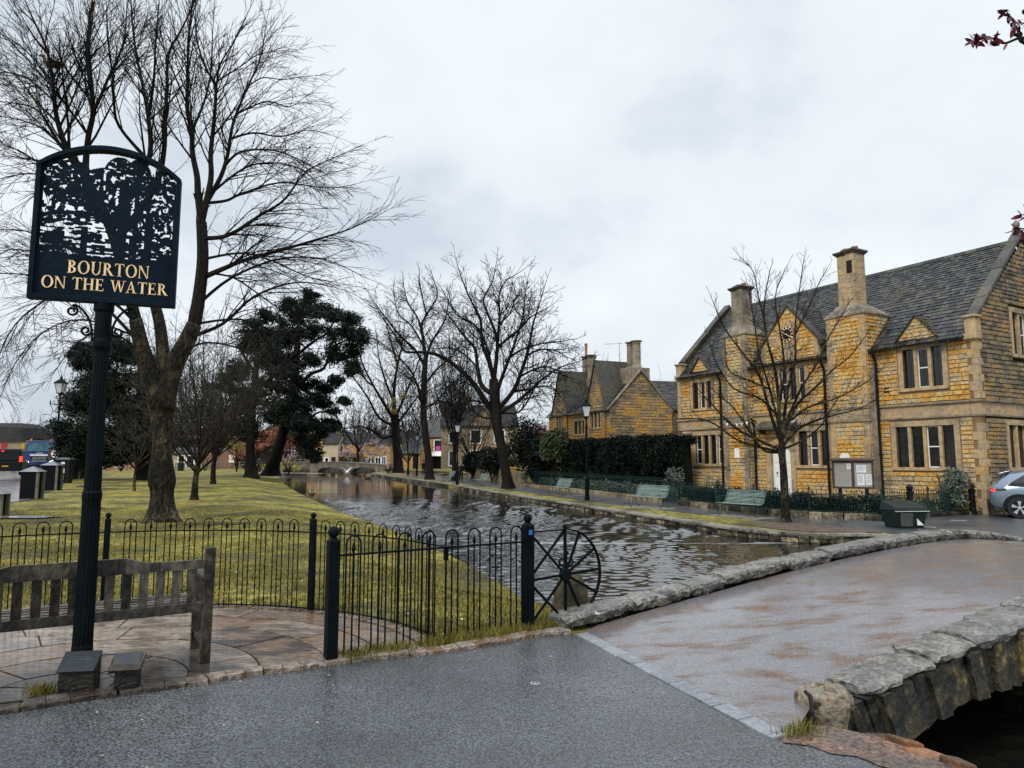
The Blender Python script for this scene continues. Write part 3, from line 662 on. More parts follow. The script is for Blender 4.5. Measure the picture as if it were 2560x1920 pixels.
def text_mesh(name, s, size, m, parent, loc, rot, ext=.002, align='CENTER', **kw):
    c = bpy.data.curves.new(name, 'FONT'); c.body = s; c.size = size; c.align_x = align; c.extrude = ext; c.resolution_u = 2
    o = bpy.data.objects.new(name, c); COL.objects.link(o); dg = bpy.context.evaluated_depsgraph_get(); dg.update()
    me = bpy.data.meshes.new_from_object(o.evaluated_get(dg)); bpy.data.objects.remove(o); bpy.data.curves.remove(c)
    me.name = name; me.materials.clear(); me.materials.append(m); o = bpy.data.objects.new(name, me); COL.objects.link(o); o.parent = parent; o.location = loc; o.rotation_euler = rot
    return tag(o, **kw)

# ------------------------------------------------------------------ the village sign
SG = empty('village_sign', (-3.02, 5.08, .05), rad(19.5), 'tall dark blue village sign with cutwork panel reading BOURTON ON THE WATER', 'sign'); SG.scale = (.9685,)*3
pz = MB(); nf = 16
prof = [(-.1, .070), (.25, .070), (.27, .067), (1.3, .062), (1.32, .066), (1.36, .066), (1.38, .058), (2.42, .051), (2.46, .066), (2.5, .066), (2.52, .058), (2.72, .058), (2.74, .070), (2.79, .070)]
for z, r in prof:
    for k in range(nf*2):
        a = math.pi*k/nf; rr = r*(1.0 if k % 2 else (.92 if .27 <= z <= 2.42 and r < .0675 else 1.0)); pz.v.append((rr*math.cos(a), rr*math.sin(a)+.03, z))
for i in range(len(prof)-1):
    for k in range(nf*2): k2 = (k+1) % (nf*2); pz.f.append((i*32+k, i*32+k2, (i+1)*32+k2, (i+1)*32+k))
pz.build('post', T['iron'], SG)
Z0 = 2.79; BW = .495; SH = 1.035; AH = 1.235
def arc(x, ins=0.):   # height of the arched top at x
    R_ = (BW**2+(AH-SH)**2)/(2*(AH-SH)); return Z0+AH-R_+math.sqrt(max(0, R_*R_-x*x))-ins
fr = MB(); fw = .035; fd = .038
for x0, x1 in ((-BW, -BW+fw), (BW-fw, BW)): fr.box(x0, -fd, Z0, x1, fd, Z0+SH)
fr.box(-BW+fw, -fd, Z0, BW-fw, fd, Z0+.04)
n = 28
for k in range(n):
    a, b = -BW+2*BW*k/n, -BW+2*BW*(k+1)/n
    fr.hexa([(a, -fd-.004, arc(a, .036)), (b, -fd-.004, arc(b, .036)), (b, fd+.004, arc(b, .036)), (a, fd+.004, arc(a, .036)), (a, -fd-.004, arc(a, -.004)), (b, -fd-.004, arc(b, -.004)), (b, fd+.004, arc(b, -.004)), (a, fd+.004, arc(a, -.004))])
fr.build('frame', T['signblue'], SG, bevel=.004)
lp = MB(); lp.box(-BW+fw, -.012, Z0+.04, BW-fw, .012, Z0+.345); lp.build('name_panel', T['signblue'], SG)
lt = MB(); letters(lt, 'BOURTON', .025, Z0+.215, .100, .55, -.018, -.0125); letters(lt, 'ON THE WATER', .012, Z0+.092, .092, .85, -.018, -.0125)
lt.build('lettering', T['gold'], SG)
# cutwork picture: trees, a bridge and rippled water silhouetted in a thin plate
rs = np.random.RandomState(5); NX, NZ = 170, 150
gx = (np.arange(NX)+.5)/NX; gz = (np.arange(NZ)+.5)/NZ; GX, GZ = np.meshgrid(gx, gz, indexing='ij')
def vnoise(fx, fz):
    a = rs.rand(int(fx)+3, int(fz)+3); X = GX*fx; Z = GZ*fz; i = X.astype(int); j = Z.astype(int); u = X-i; v = Z-j; u = u*u*(3-2*u); v = v*v*(3-2*v)
    return (a[i, j]*(1-u)+a[i+1, j]*u)*(1-v)+(a[i, j+1]*(1-u)+a[i+1, j+1]*u)*v
nz = .5*vnoise(42, 38)+.35*vnoise(75, 70)+.15*vnoise(18, 16)
st_ = .6*vnoise(14, 60)+.4*vnoise(30, 75)
den = np.full((NX, NZ), .36)
def blob(cx, cz, rx, rz, v): global den; den = np.where(((GX-cx)/rx)**2+((GZ-cz)/rz)**2 < 1, np.maximum(den, v), den)
blob(.56, .73, .13, .22, .62); blob(.50, .60, .28, .24, .60); blob(.70, .78, .10, .17, .70); blob(.10, .72, .11, .15, .62); blob(.26, .78, .08, .08, .62); blob(.62, .48, .38, .18, .60); blob(.88, .60, .14, .26, .58); blob(.28, .58, .26, .12, .63); blob(.22, .45, .22, .07, .55); blob(.78, .30, .2, .16, .6); blob(.45, .38, .2, .1, .56)
den = np.where((np.abs(GZ-(.74-.5*np.abs(GX-.86))) < .02) & (GX > .68), .95, den)            # gable roof line
mask = nz < den
arch_ = .30+.10*np.sqrt(np.clip(1-((GX-.33)/.36)**2, 0, 1))
band = (np.abs(GZ-arch_) < .018) & (GX < .72); mask |= band
rib = (GZ < arch_-.02) & (GZ > arch_-.075) & (GX < .62) & ((np.sin(GX*95) > .1)); mask = np.where((GZ < arch_-.02) & (GX < .62), rib | (st_ < .48), mask)
mask = np.where(GZ < .24, (st_ < .56) | ((GX > .66) & (nz < .55)), mask)
mask |= (np.abs(GX-.33) < .022) & (GZ < .28) | ((np.abs(GX-.80) < .028) & (GZ < .45)) | (np.abs(GX-.60) < .035) & (GZ < .75) | ((np.abs(GX-.70) < .02) & (GZ < .7))
mask |= (GZ < .018+.02*vnoise(30, 2)) | (GX < .02) | (GX > .985)
mask |= (np.abs(GZ-(.60-.28*(GX-.1))) < .022) & (GX > .08) & (GX < .6)
cw = MB(); X0, X1, ZB, ZT = -BW+fw-.004, BW-fw+.004, Z0+.343, Z0+AH-.02
dx = (X1-X0)/NX; dz = (ZT-ZB)/NZ
for j in range(NZ):
    i = 0
    while i < NX:
        z = ZB+j*dz
        if mask[i, j] and z+dz < arc(X0+(i+.5)*dx, .03) and not (den[i, j] <= .37 and GZ[i, j] > .70):
            k = i
            while k < NX and mask[k, j] and z+dz < arc(X0+(k+.5)*dx, .03) and not (den[k, j] <= .37 and GZ[k, j] > .70): k += 1
            cw.box(X0+i*dx, -.006, z, X0+k*dx, .006, z+dz*1.001); i = k
        else: i += 1
cw.build('cutwork_panel', T['signblue'], SG)
def scroll(c, r0, turns, a0, sgn, n=26):
    return [(c[0]+sgn*r0*(1-.72*k/n)*math.cos(a0+turns*2*math.pi*k/n), 0, c[1]+r0*(1-.72*k/n)*math.sin(a0+turns*2*math.pi*k/n)) for k in range(n+1)]
for sg in (-1, 1):
    sc = MB()
    p = [(sg*.060, 0, 2.50)]+[(sg*.075, 0, 2.62), (sg*.11, 0, 2.70), (sg*.16, 0, 2.755), (sg*.20, 0, 2.765)]
    sc.tube(crom(p, 4), .009, 6); sc.tube(scroll((sg*.205, 2.72), .042, 1.35, math.pi/2, sg), .009, 6); sc.tube(scroll((sg*.105, 2.575), .040, 1.3, math.pi*.9, sg), .009, 6)
    sc.build('scroll_bracket', T['iron'], SG)

# ------------------------------------------------------------------ two stone plaques at the foot of the sign
def plaque(name, x, y, rz, w, dpt, hf, hb, hw, label, cap):
    e = empty(name, (x, y, .0), rz, label, 'plaque', 'memorial plaques below the sign')
    b = MB(); b.hexa([(-w/2, 0, 0), (w/2, 0, 0), (w/2, dpt, 0), (-w/2, dpt, 0), (-w/2, 0, hf), (w/2, 0, hf), (w/2, dpt, hb), (-w/2, dpt, hb)])
    b.build('plinth', mat(name+'_plinth', [(.004, .004, .004), (.018, .014, .010), (.14, .075, .03)], 9, (.3, .6), .8, 40, lo=.4, hi=.75), e, bevel=.01)
    s = MB(); o = (hw-w)/2; a = math.atan2(hb-hf, dpt); t = .035 if cap else .012
    nx, nz = -math.sin(a)*t, math.cos(a)*t
    s.hexa([(-hw/2, -.02-o*.5, hf-.02), (hw/2, -.02-o*.5, hf-.02), (hw/2, dpt+.01, hb), (-hw/2, dpt+.01, hb), (-hw/2, -.02-o*.5+nx, hf-.02+nz), (hw/2, -.02-o*.5+nx, hf-.02+nz), (hw/2, dpt+.01+nx, hb+nz), (-hw/2, dpt+.01+nx, hb+nz)])
    s.build('tablet', mat(name+'_tablet', [(.008, .012, .017), (.018, .024, .03)], 9, (.5, .6), .3, 60) if not cap else T['kerb'], e, bevel=.006)
    if cap:
        q = MB(); k = .018; q.hexa([(-hw/2+k, -.012, hf-.004+nz), (hw/2-k, -.012, hf-.004+nz), (hw/2-k, dpt-.03, hb-.01+nz), (-hw/2+k, dpt-.03, hb-.01+nz), (-hw/2+k, -.012+nx*.1, hf+nz+.006), (hw/2-k, -.012+nx*.1, hf+nz+.006), (hw/2-k, dpt-.03+nx*.1, hb+nz+.004), (-hw/2+k, dpt-.03+nx*.1, hb+nz+.004)])
        q.build('metal_plate', mat('bronze_plate', [(.02, .026, .03), (.035, .042, .048)], 9, (.25, .4)), e)
    tx = MB(); random.seed(8)
    nl = 5 if not cap else 7                              # worn engraved lines, too worn to read
    for r in range(nl):
        f = .16+.70*r/(nl-1) if cap else [.28, .40, .46, .62, .92][r]; y = -.01+(dpt)*(1-f); z = hf-.008+(hb-hf)*(y+.0)/dpt + nz+.008
        xx = -hw/2+.035; lim = hw/2-.035
        if not cap and r in (0, 4): xx = -hw*.28; lim = hw*.25
        while xx < lim:
            l = U(.008, .022); tx.box(xx, y-.003, z-.001, min(lim, xx+l), y+.003, z+.0012); xx += l+U(.004, .008)
    tx.build('engraved_text', mat(name+'_engraving', [(.10, .12, .13)], 5), e)
plaque('sloping_plaque', -2.965, 4.95, rad(8), .235, .10, .19, .275, .24, 'wider sloping dark slate plaque at the foot of the sign post', False)
plaque('small_plaque_stone', -2.66, 5.01, rad(10), .15, .085, .17, .235, .205, 'smaller dark plaque with rounded stone rim to the right of the wider one', True)

# ------------------------------------------------------------------ teak bench seen from behind
BE = empty('wooden_bench', (-2.37, 5.70, .022), math.atan2(.53, .85), 'weathered grey teak bench seen from behind on the terrace', 'bench')
BL = -1.95
def leg(x, y0, y1, h, tilt=0, w=.075):
    m = MB(); m.hexa([(x-w, y0, 0), (x, y0, 0), (x, y1, 0), (x-w, y1, 0), (x-w, y0-tilt, h), (x, y0-tilt, h), (x, y1-tilt, h), (x-w, y1-tilt, h)]); return m
for x in (0, BL): leg(x, 0, .06, .895, .055).build('rear_leg', T['oldwood'], BE, bevel=.006)
for x in (0, BL): leg(x, .50, .56, .63).build('front_leg', T['oldwood'], BE, bevel=.006)
rl = MB(); yb = -.05
def rail_top(x):
    f = (x-BL)/(-BL); m = min(f, 1-f); return .795+.045*sst((m-.25)/.06)+.01
n = 24
for i in range(n):
    a, b = lerp(-.075, BL, i/n), lerp(-.075, BL, (i+1)/n)
    rl.hexa([(b, yb, .735), (a, yb, .735), (a, yb+.035, .735), (b, yb+.035, .735), (b, yb-.006, rail_top(b)), (a, yb-.006, rail_top(a)), (a, yb+.029, rail_top(a)), (b, yb+.029, rail_top(b))])
rl.build('top_rail', T['oldwood'], BE)
lr = MB(); lr.box(BL, -.02, .40, -.075, .035, .475); lr.build('lower_rail', T['oldwood'], BE, bevel=.005)
bs = MB(); x = -.13
while x > BL+.09:
    bs.hexa([(x-.062, -.012, .475), (x, -.012, .475), (x, .008, .475), (x-.062, .008, .475), (x-.062, -.043, .74), (x, -.043, .74), (x, -.023, .74), (x-.062, -.023, .74)]); x -= .112
bs.build('back_slats', T['oldwood'], BE)
st = MB()
for k in range(6): y = .05+k*.082; st.box(BL+.01, y, .43-.012*(k > 0)+.004*k, -.085, y+.06, .455-.012*(k > 0)+.004*k)
st.build('seat', T['oldwood'], BE)
for x in (0, BL):
    am = MB(); am.hexa([(x-.08, .0, .625), (x+.005, .0, .625), (x+.005, .60, .63), (x-.08, .60, .63), (x-.08, .0, .66), (x+.005, .0, .66), (x+.005, .60, .665), (x-.08, .60, .665)]); am.build('armrest', T['oldwood'], BE, bevel=.006); am = MB(); am.box(x-.06, .08, .11, x-.015, .5, .16); am.build('stretcher', T['oldwood'], BE, bevel=.006)

# ------------------------------------------------------------------ bow-top railings
def bow(m, p, d, wd, zr, zt, r, z0=.03, lean=0):
    """two uprights joined by a half circle with a spear point between"""
    hx = d*(wd/2); zc = zt-wd/2; P = []
    for k in range(9): a = math.pi*k/8; q = p - hx*math.cos(a); P.append((q.x, q.y, zc+wd/2*math.sin(a)))
    a, b = p-hx, p+hx
    m.tube([(a.x, a.y, z0)]+P+[(b.x, b.y, z0)], r, 5)
    m.tube([(p.x, p.y, z0), (p.x, p.y, zr+.015)], r, 5)
    m.tube([(p.x, p.y, zr+.005), (p.x, p.y, zr+.02), (p.x, p.y, zr+.045), (p.x, p.y, zr+.10)], [r*.6, r*1.3, r*2.5, .0008], 6)
def railpost(parent, p, w, h, ball, rz):
    m = MB(); M = Matrix.Translation((p.x, p.y, 0)) @ Matrix.Rotation(rz, 4, 'Z')
    m.box(-w/2, -w/2, 0, w/2, w/2, h, M)
    m.hexa([M @ Vector(q) for q in [(-w/2, -w/2, h), (w/2, -w/2, h), (w/2, w/2, h), (-w/2, w/2, h), (-w*.2, -w*.2, h+w*.35), (w*.2, -w*.2, h+w*.35), (w*.2, w*.2, h+w*.35), (-w*.2, w*.2, h+w*.35)]])
    m.ball((p.x, p.y, h+w*.35+ball*.85), ball, 14, 8)
    return m.build('post', T['iron'], parent)
RC = empty('bow_top_railing', (0, 0, 0), 0, 'curved black bow-top railing that follows the edge of the terrace', 'railing')
FP = crom([(-6.7, 6.0), (-5.9, 6.6), (-5.12, 7.2), (-4.42, 7.58), (-3.78, 7.78), (-3.15, 7.83), (-2.55, 7.74), (-1.94, 7.53), (-1.44, 7.24), (-1.10, 6.97), (-.84, 6.66), (-.60, 6.36)], 6)
tot = plen(FP); bm_ = MB(); s = .10
posts_s = []
# posts at measured places
for px_ in ((255, 1532), (752, 1540)):
    q = G(*px_); posts_s.append(min(((Vector(along(FP, k*.02)[0])-Vector((q.x, q.y))).length, k*.02) for k in range(int(tot/.02)))[1])
while s < tot-.05:
    if all(abs(s-t) > .075 for t in posts_s):
        p, d = along(FP, s); bow(bm_, p, d, .112, .835, .965, .0062)
    s += .2
bm_.build('bow_bars', T['iron'], RC)
for zz_, r in ((.835, .008), (.045, .008)):
    m = MB(); m.tube([(*along(FP, tot*k/70)[0], zz_) for k in range(71)], r, 5); m.build('rail', T['iron'], RC)
for t in posts_s: p, d = along(FP, t); railpost(RC, p, .055, .97, .03, math.atan2(d.y, d.x))
m = MB(); p = Vector((-.585, 6.335)); m.box(-.012, -.03, .72, .012, .03, .84, Matrix.Translation((p.x, p.y, 0)) @ Matrix.Rotation(.5, 4, 'Z')); m.tube([(p.x, p.y, 0), (p.x, p.y, .84)], .009, 5); m.build('latch', T['iron'], RC)

GP, WP = Vector((-1.44, 5.755)), Vector((.15, 6.77)); gd = (WP-GP).normalized(); gl = (WP-GP).length
RS = empty('gate_railing', (0, 0, 0), 0, 'straight black bow-top railing panel between the thick ball-topped post and the wheel', 'railing')
m = MB(); nb = 8
for k in range(nb): bow(m, GP+gd*(.17+(gl-.30)*k/(nb-1)), gd, .122, .835, .985, .0078, .04)
m.build('bow_bars', T['iron'], RS)
m = MB(); m.tube([(GP.x, GP.y, .835), (WP.x, WP.y, .835)], .010, 6); m.build('rail', T['iron'], RS)
railpost(RS, GP, .088, .955, .047, math.atan2(gd.y, gd.x)); railpost(RS, WP, .090, .985, .042, math.atan2(gd.y, gd.x))
m = MB(); M = Matrix.Translation((WP.x, WP.y, 0)) @ Matrix.Rotation(math.atan2(gd.y, gd.x), 4, 'Z'); m.box(-.018, -.048, .90, .022, -.0455, .945, M); m.build('sticker', mat('blue_sticker', [(.02, .12, .45)]), RS)

# ------------------------------------------------------------------ iron wheel panel
WHL = empty('iron_wheel_panel', (WP.x, WP.y, 0), math.atan2(gd.y, gd.x), 'black iron half-wheel panel with spokes fixed to the end post above the water', 'wheel panel')
cx, cz, rr = .44, .49, .435
def flat(m, a, b, w=.024, t=.008):
    a = Vector(a); b = Vector(b); d = (b-a).normalized(); n = Vector((-d.y, d.x))*(w/2)
    m.xz([(a-n).to_tuple(), (b-n).to_tuple(), (b+n).to_tuple(), (a+n).to_tuple()], -t, t)
rim = MB(); pr = None
pts = [(.04, cz+rr*.985), (.2, cz+rr*.992)]+[(cx+rr*math.sin(math.pi*k/24), cz+rr*math.cos(math.pi*k/24)) for k in range(25)]+[(.2, cz-rr), (.04, cz-rr*.99)]
for a, b in zip(pts, pts[1:]):
    d = Vector((b[0]-a[0], b[1]-a[1])).normalized(); n = Vector((-d.y, d.x))*.006
    rim.hexa([(a[0]+n.x, -.018, a[1]+n.y), (b[0]+n.x, -.018, b[1]+n.y), (b[0]+n.x, .018, b[1]+n.y), (a[0]+n.x, .018, a[1]+n.y), (a[0]-n.x, -.018, a[1]-n.y), (b[0]-n.x, -.018, b[1]-n.y), (b[0]-n.x, .018, b[1]-n.y), (a[0]-n.x, .018, a[1]-n.y)])
rim.build('rim', T['iron'], WHL)
for k, a in enumerate((90, 66, 32, 3, -28, -63, -90)):
    m = MB(); a = rad(a); L_ = rr+(.045 if k == 0 else 0); flat(m, (cx, cz), (cx+L_*math.cos(a), cz+L_*math.sin(a)), .024 if k else .03, .008+.0007*k); m.build('spoke', T['iron'], WHL)
for k, (a, b) in enumerate([((cx, cz), (.04, cz+rr*.93)), ((cx, cz), (.04, cz-.02)), ((cx, cz), (.04, cz-rr*.95)), ((cx, cz+rr), (.04, cz+.02)), ((.04, cz-.06), (cx-.02, cz-rr*.98))]):
    m = MB(); flat(m, a, b, .022, .006+.0008*k); m.build('spoke', T['iron'], WHL)
m = MB(); m.lathe([(.001, -.03), (.055, -.03), (.062, -.02), (.062, .02), (.055, .03), (.001, .03)], 20, M=Matrix.Translation((cx, 0, cz)) @ Matrix.Rotation(math.pi/2, 4, 'X')); m.build('hub', T['iron'], WHL)
# sluice stone behind the wheel
q = Vector((.62, 7.55)); SS = empty('sluice_stone', (q.x, q.y, -.30), rad(10), 'mossy tapered stone block with a curled iron handle behind the wheel', 'stone')
m = MB(); random.seed(4); nl, na = 7, 14
for k in range(nl+1):
    z = .74*k/nl; hw = lerp(.27, .13, (k/nl)**.9)*(1 if k < nl-1 else (.93 if k < nl else .7)); hd = hw*.8
    for a_ in range(na):
        a = 2*math.pi*a_/na; c, s_ = math.cos(a), math.sin(a); e = 1/max(abs(c), abs(s_))**.75; j = 1+U(-.03, .03); m.v.append((hw*c*e*j, hd*s_*e*j, z))
for k in range(nl):
    for a_ in range(na): a2 = (a_+1) % na; m.f.append((k*na+a_, k*na+a2, (k+1)*na+a2, (k+1)*na+a_))
m.f.append(tuple(range(nl*na, nl*na+na)))
m.build('stone_block', mat('mossy_block', [(.015, .012, .008), (.05, .042, .022), (.14, .095, .04)], 5, (.5, .8), .9, 18, lo=.35, hi=.7), SS, smooth=True)
m = MB(); m.tube([(-.05, 0, .70), (-.05, 0, .93)], [.018, .013], 6)
for sg in (-1, 1): m.tube([(-.05+sg*x, 0, z) for x, z in [(0, .80), (.03, .79), (.06, .80), (.075, .83), (.065, .86), (.045, .865), (.035, .85)]], .012, 6)
m.tube([(-.05, 0, .90), (-.05, 0, .93), (-.05, 0, .95)], [.013, .028, .02], 6); m.build('iron_handle', T['iron'], SS)

# ------------------------------------------------------------------ tufts of grass along the railing and blades over the near lawn
def blades(name, spots, m, hmin, hmax, wd=.004, lean=.5, seed=1, **k):
    rs = np.random.RandomState(seed); P = np.array(spots); n = len(P); h = rs.uniform(hmin, hmax, n); a = rs.uniform(0, 6.283, n); l = rs.uniform(.1, lean, n)*h; b = rs.uniform(0, 6.283, n)
    w2 = wd*rs.uniform(.6, 1.3, n); V = np.zeros((n, 3, 3))
    V[:, 0] = P; V[:, 1] = P; V[:, 2] = P
    V[:, 0, 0] += w2*np.cos(b); V[:, 0, 1] += w2*np.sin(b); V[:, 1, 0] -= w2*np.cos(b); V[:, 1, 1] -= w2*np.sin(b)
    V[:, 2, 0] += l*np.cos(a); V[:, 2, 1] += l*np.sin(a); V[:, 2, 2] += h
    me = bpy.data.meshes.new(name); me.vertices.add(3*n); me.vertices.foreach_set('co', V.reshape(-1)); me.loops.add(3*n); me.loops.foreach_set('vertex_index', np.arange(3*n, dtype=np.int32))
    me.polygons.add(n); me.polygons.foreach_set('loop_start', np.arange(0, 3*n, 3, dtype=np.int32)); me.polygons.foreach_set('loop_total', np.full(n, 3, dtype=np.int32)); me.update(calc_edges=True)
    me.materials.append(m); o = bpy.data.objects.new(name, me); COL.objects.link(o); return tag(o, **k)
random.seed(31); sp = []
def inside_terrace(x, y): return (Vector((x, y))-PC).length < 2.84
while len(sp) < 90000:
    y = 6.3+ (R()**1.9)*17; x = U(-.74*y-.6, min(xl(y)-.03, .5))
    if inside_terrace(x, y) or (y < 7.3 and x > -.5 and y < 6.75+x*.55): continue
    if math.sin(x*2.3+y)*math.sin(y*1.7-x*.8)+U(-.6, 1) < -.2: continue
    sp.append((x, y, hL(x, y)))
blades('lawn_grass', sp, T['blade'], .02, .055, .0055, 1.0, 3, kind='stuff')
sp = []
for (fx, wgt, sz) in [(.10, .8, .16), (.24, 1, .16), (.33, .4, .1), (.47, .5, .1), (.60, 1, .2), (.68, .9, .12), (.76, .8, .12), (.84, 1, .14), (.95, 1, .12), (1.04, 1.3, .16), (1.12, 1.3, .18), (1.22, 1.2, .2), (1.30, .9, .16), (1.36, .5, .1)]:
    c = GP+gd*gl*fx
    for _ in range(int(520*wgt)): sp.append((c.x+random.gauss(0, sz*.5), c.y+random.gauss(-.01, .045)+random.gauss(0, sz*.12), .025))
blades('railing_foot_weeds', sp, T['blade'], .03, .10, .004, .9, 5, kind='stuff')
sp = []
for c, n_, s_ in [((-3.22, 5.0), 260, .05), ((1.70, 4.30), 160, .05), ((1.62, 4.25), 50, .05)]:
    for _ in range(n_): sp.append((c[0]+random.gauss(0, s_), c[1]+random.gauss(0, s_*.6), .02))
blades('stray_grass_tufts', sp, T['blade'], .03, .09, .0035, .8, 6, kind='stuff')
# bare muddy ground at the foot of the great tree and dead leaves on the lawn
for (cx_, cy_, a_, b_) in ((-7.4, 17.7, .8, .35), (-9.6, 18.3, .6, .25), (-18.6, 58, 2.6, .6)):
    sheet('mud_patch', [(cx_+a_*math.cos(k*.2618)*(1+.25*math.sin(k*1.7+cx_)), cy_+b_*math.sin(k*.2618)*(1+.25*math.sin(k*2.9))) for k in range(24)], .022, mat('mud', [(.035, .026, .012), (.09, .07, .025)], 4, (.7, .9), .8, 20, spec=.1) if 'mud' not in bpy.data.materials else bpy.data.materials['mud'], zf=hL)
random.seed(77); dl = MB()
for _ in range(420):
    y = 6.5+R()**1.4*22; x = U(-.7*y, min(xl(y)-.2, .3)); 
    if inside_terrace(x, y) and R() < .8: continue
    z = (.03 if inside_terrace(x, y) else hL(x, y)+.02); a = U(0, 6.28); s_ = U(.012, .035); c, s2 = math.cos(a)*s_, math.sin(a)*s_; dl.quadpts((x-c, y-s2, z), (x+s2*.5, y-c*.5, z+U(0, .015)), (x+c, y+s2, z+U(0, .01)), (x-s2*.5, y+c*.5, z+U(0, .015)))
for _ in range(90):
    y = U(3., 6.5); x = U(-.6*y, .5); z = .03 if inside_terrace(x, y) else .008; a = U(0, 6.28); s_ = U(.004, .011); c, s2 = math.cos(a)*s_, math.sin(a)*s_; dl.quadpts((x-c, y-s2, z), (x+s2, y-c, z+.002), (x+c, y+s2, z), (x-s2, y+c, z+.003))
dl.build('fallen_leaves', mat('dead_leaf', [(.10, .05, .02), (.30, .17, .07), (.5, .42, .3)], 8, (.5, .7), island=.9), kind='stuff')
# puddle on the lawn
q = GL(58, 1295); pu = [(q.x+.95*math.cos(a*.314)*(1+.22*math.sin(a*1.9)), q.y+.42*math.sin(a*.314)*(1+.2*math.sin(a*2.3+1))) for a in range(20)]
sheet('puddle', pu, hL(q.x, q.y)+.035, T['puddle'])
for k, (px_, w_) in enumerate([((225, 1216), .9), ((262, 1222), .7)]):
    q = GL(*px_); sheet('puddle', [(q.x+w_*math.cos(a*.628)*(1+.2*math.sin(a*1.9+k)), q.y+.5*math.sin(a*.628)) for a in range(10)], hL(q.x, q.y)+.035, T['puddle'])
# marked stop-tap cover let into the asphalt and a few bits of litter
T['alu0'] = mat('dull_metal_lid', [(.25, .26, .27)], 9, (.3, .5)); q = G(1338, 1710); CV = empty('water_tap_cover', (q.x, q.y, .004), 0, 'tiny white stop-tap cover set in the asphalt', 'cover')
m = MB(); m.lathe([(.001, 0), (.036, 0), (.038, .003), (.001, .005)], 16); m.build('lid', T['alu0'], CV)
m = MB(); m.box(-.018, -.012, .005, -.010, .012, .007); m.box(.004, -.014, .005, .010, .014, .007); m.box(.014, -.004, .005, .026, .004, .007); m.build('slots', T['black'], CV)
# ------------------------------------------------------------------ masonry and roofing generators
Z3 = Vector((0, 0, 1))
def stone_field(m, O, Ud, Nd, u0, u1, v0, v1, excl=(), clipf=None, ch=.17, lw=(.22, .5), bulge=.038, gap=.006):
    """rock-faced courses: every stone its own pillow, openings left free"""
    O, Ud, Nd = Vector(O), Vector(Ud), Vector(Nd)
    v = v0
    while v < v1-.03:
        h = min(ch*U(.85, 1.15), v1-v)
        if v1-(v+h) < .05: h = v1-v
        iv = [(u0, u1)]
        if clipf: a, b = clipf(v+h); iv = [(max(u0, a), min(u1, b))]
        for (a, c, b, d) in excl:
            if v+h > c+.01 and v < d-.01:
                nv = []
                for p, q in iv:
                    if b <= p or a >= q: nv.append((p, q)); continue
                    if a > p: nv.append((p, a))
                    if b < q: nv.append((b, q))
                iv = nv
        for p, q in iv:
            if q-p < .04: continue
            u = p
            while u < q-.001:
                l = U(*lw)
                if q-(u+l) < lw[0]*.6: l = q-u
                b_ = bulge*U(.5, 1.3); g2 = gap/2; e = min(.03, l*.2, h*.28)
                def P(a, c, d): w = O+Ud*a+Z3*c+Nd*d; return (w.x, w.y, w.z)
                i = len(m.v); j = lambda: U(-.008, .008)
                m.v += [P(u+g2, v+g2, -.01), P(u+l-g2, v+g2, -.01), P(u+l-g2, v+h-g2, -.01), P(u+g2, v+h-g2, -.01),
                        P(u+e+j(), v+e+j(), b_+j()), P(u+l-e+j(), v+e+j(), b_+j()), P(u+l-e+j(), v+h-e+j(), b_*.8+j()), P(u+e+j(), v+h-e+j(), b_*.8+j())]
                m.f += [(i+4, i+5, i+6, i+7), (i, i+1, i+5, i+4), (i+1, i+2, i+6, i+5), (i+2, i+3, i+7, i+6), (i+3, i, i+4, i+7)]
                u += l
        v += h
def slates(m, P00, Ud, Vd, Nd, W, L_, c0=.26, c1=.15, w0=.26, w1=.16, th=.016, clipf=None, seed=None):
    """stone slates in diminishing courses from the eave (v=0) to the ridge (v=L)"""
    P00, Ud, Vd, Nd = Vector(P00), Vector(Ud), Vector(Vd), Vector(Nd)
    v = 0
    while v < L_:
        t = v/L_; h = lerp(c0, c1, t); a, b = (0, W) if not clipf else clipf(v+h*.5); u = a-U(0, .1)
        while u < b:
            w_ = lerp(w0, w1, t)*U(.7, 1.35); ua, ub = max(a, u+.004), min(b, u+w_-.004); u += w_
            if ub-ua < .02: continue
            dd = U(-.012, .012); tt = th*U(.7, 1.6); top = min(L_, v+h*1.25); v_ = v+dd
            def P(x, y, z): q = P00+Ud*x+Vd*y+Nd*z; return (q.x, q.y, q.z)
            i = len(m.v); r1, r2 = U(0, .01), U(0, .01)
            m.v += [P(ua, v_, .012), P(ub, v_+r1, .012), P(ub, top, 0), P(ua, top, 0), P(ua, v_, .012+tt+r2), P(ub, v_+r1, .012+tt), P(ub, top, tt*.3), P(ua, top, tt*.3)]
            m.f += [(i+4, i+5, i+6, i+7), (i, i+1, i+5, i+4), (i+1, i+2, i+6, i+5), (i+3, i, i+4, i+7)]
        v += h
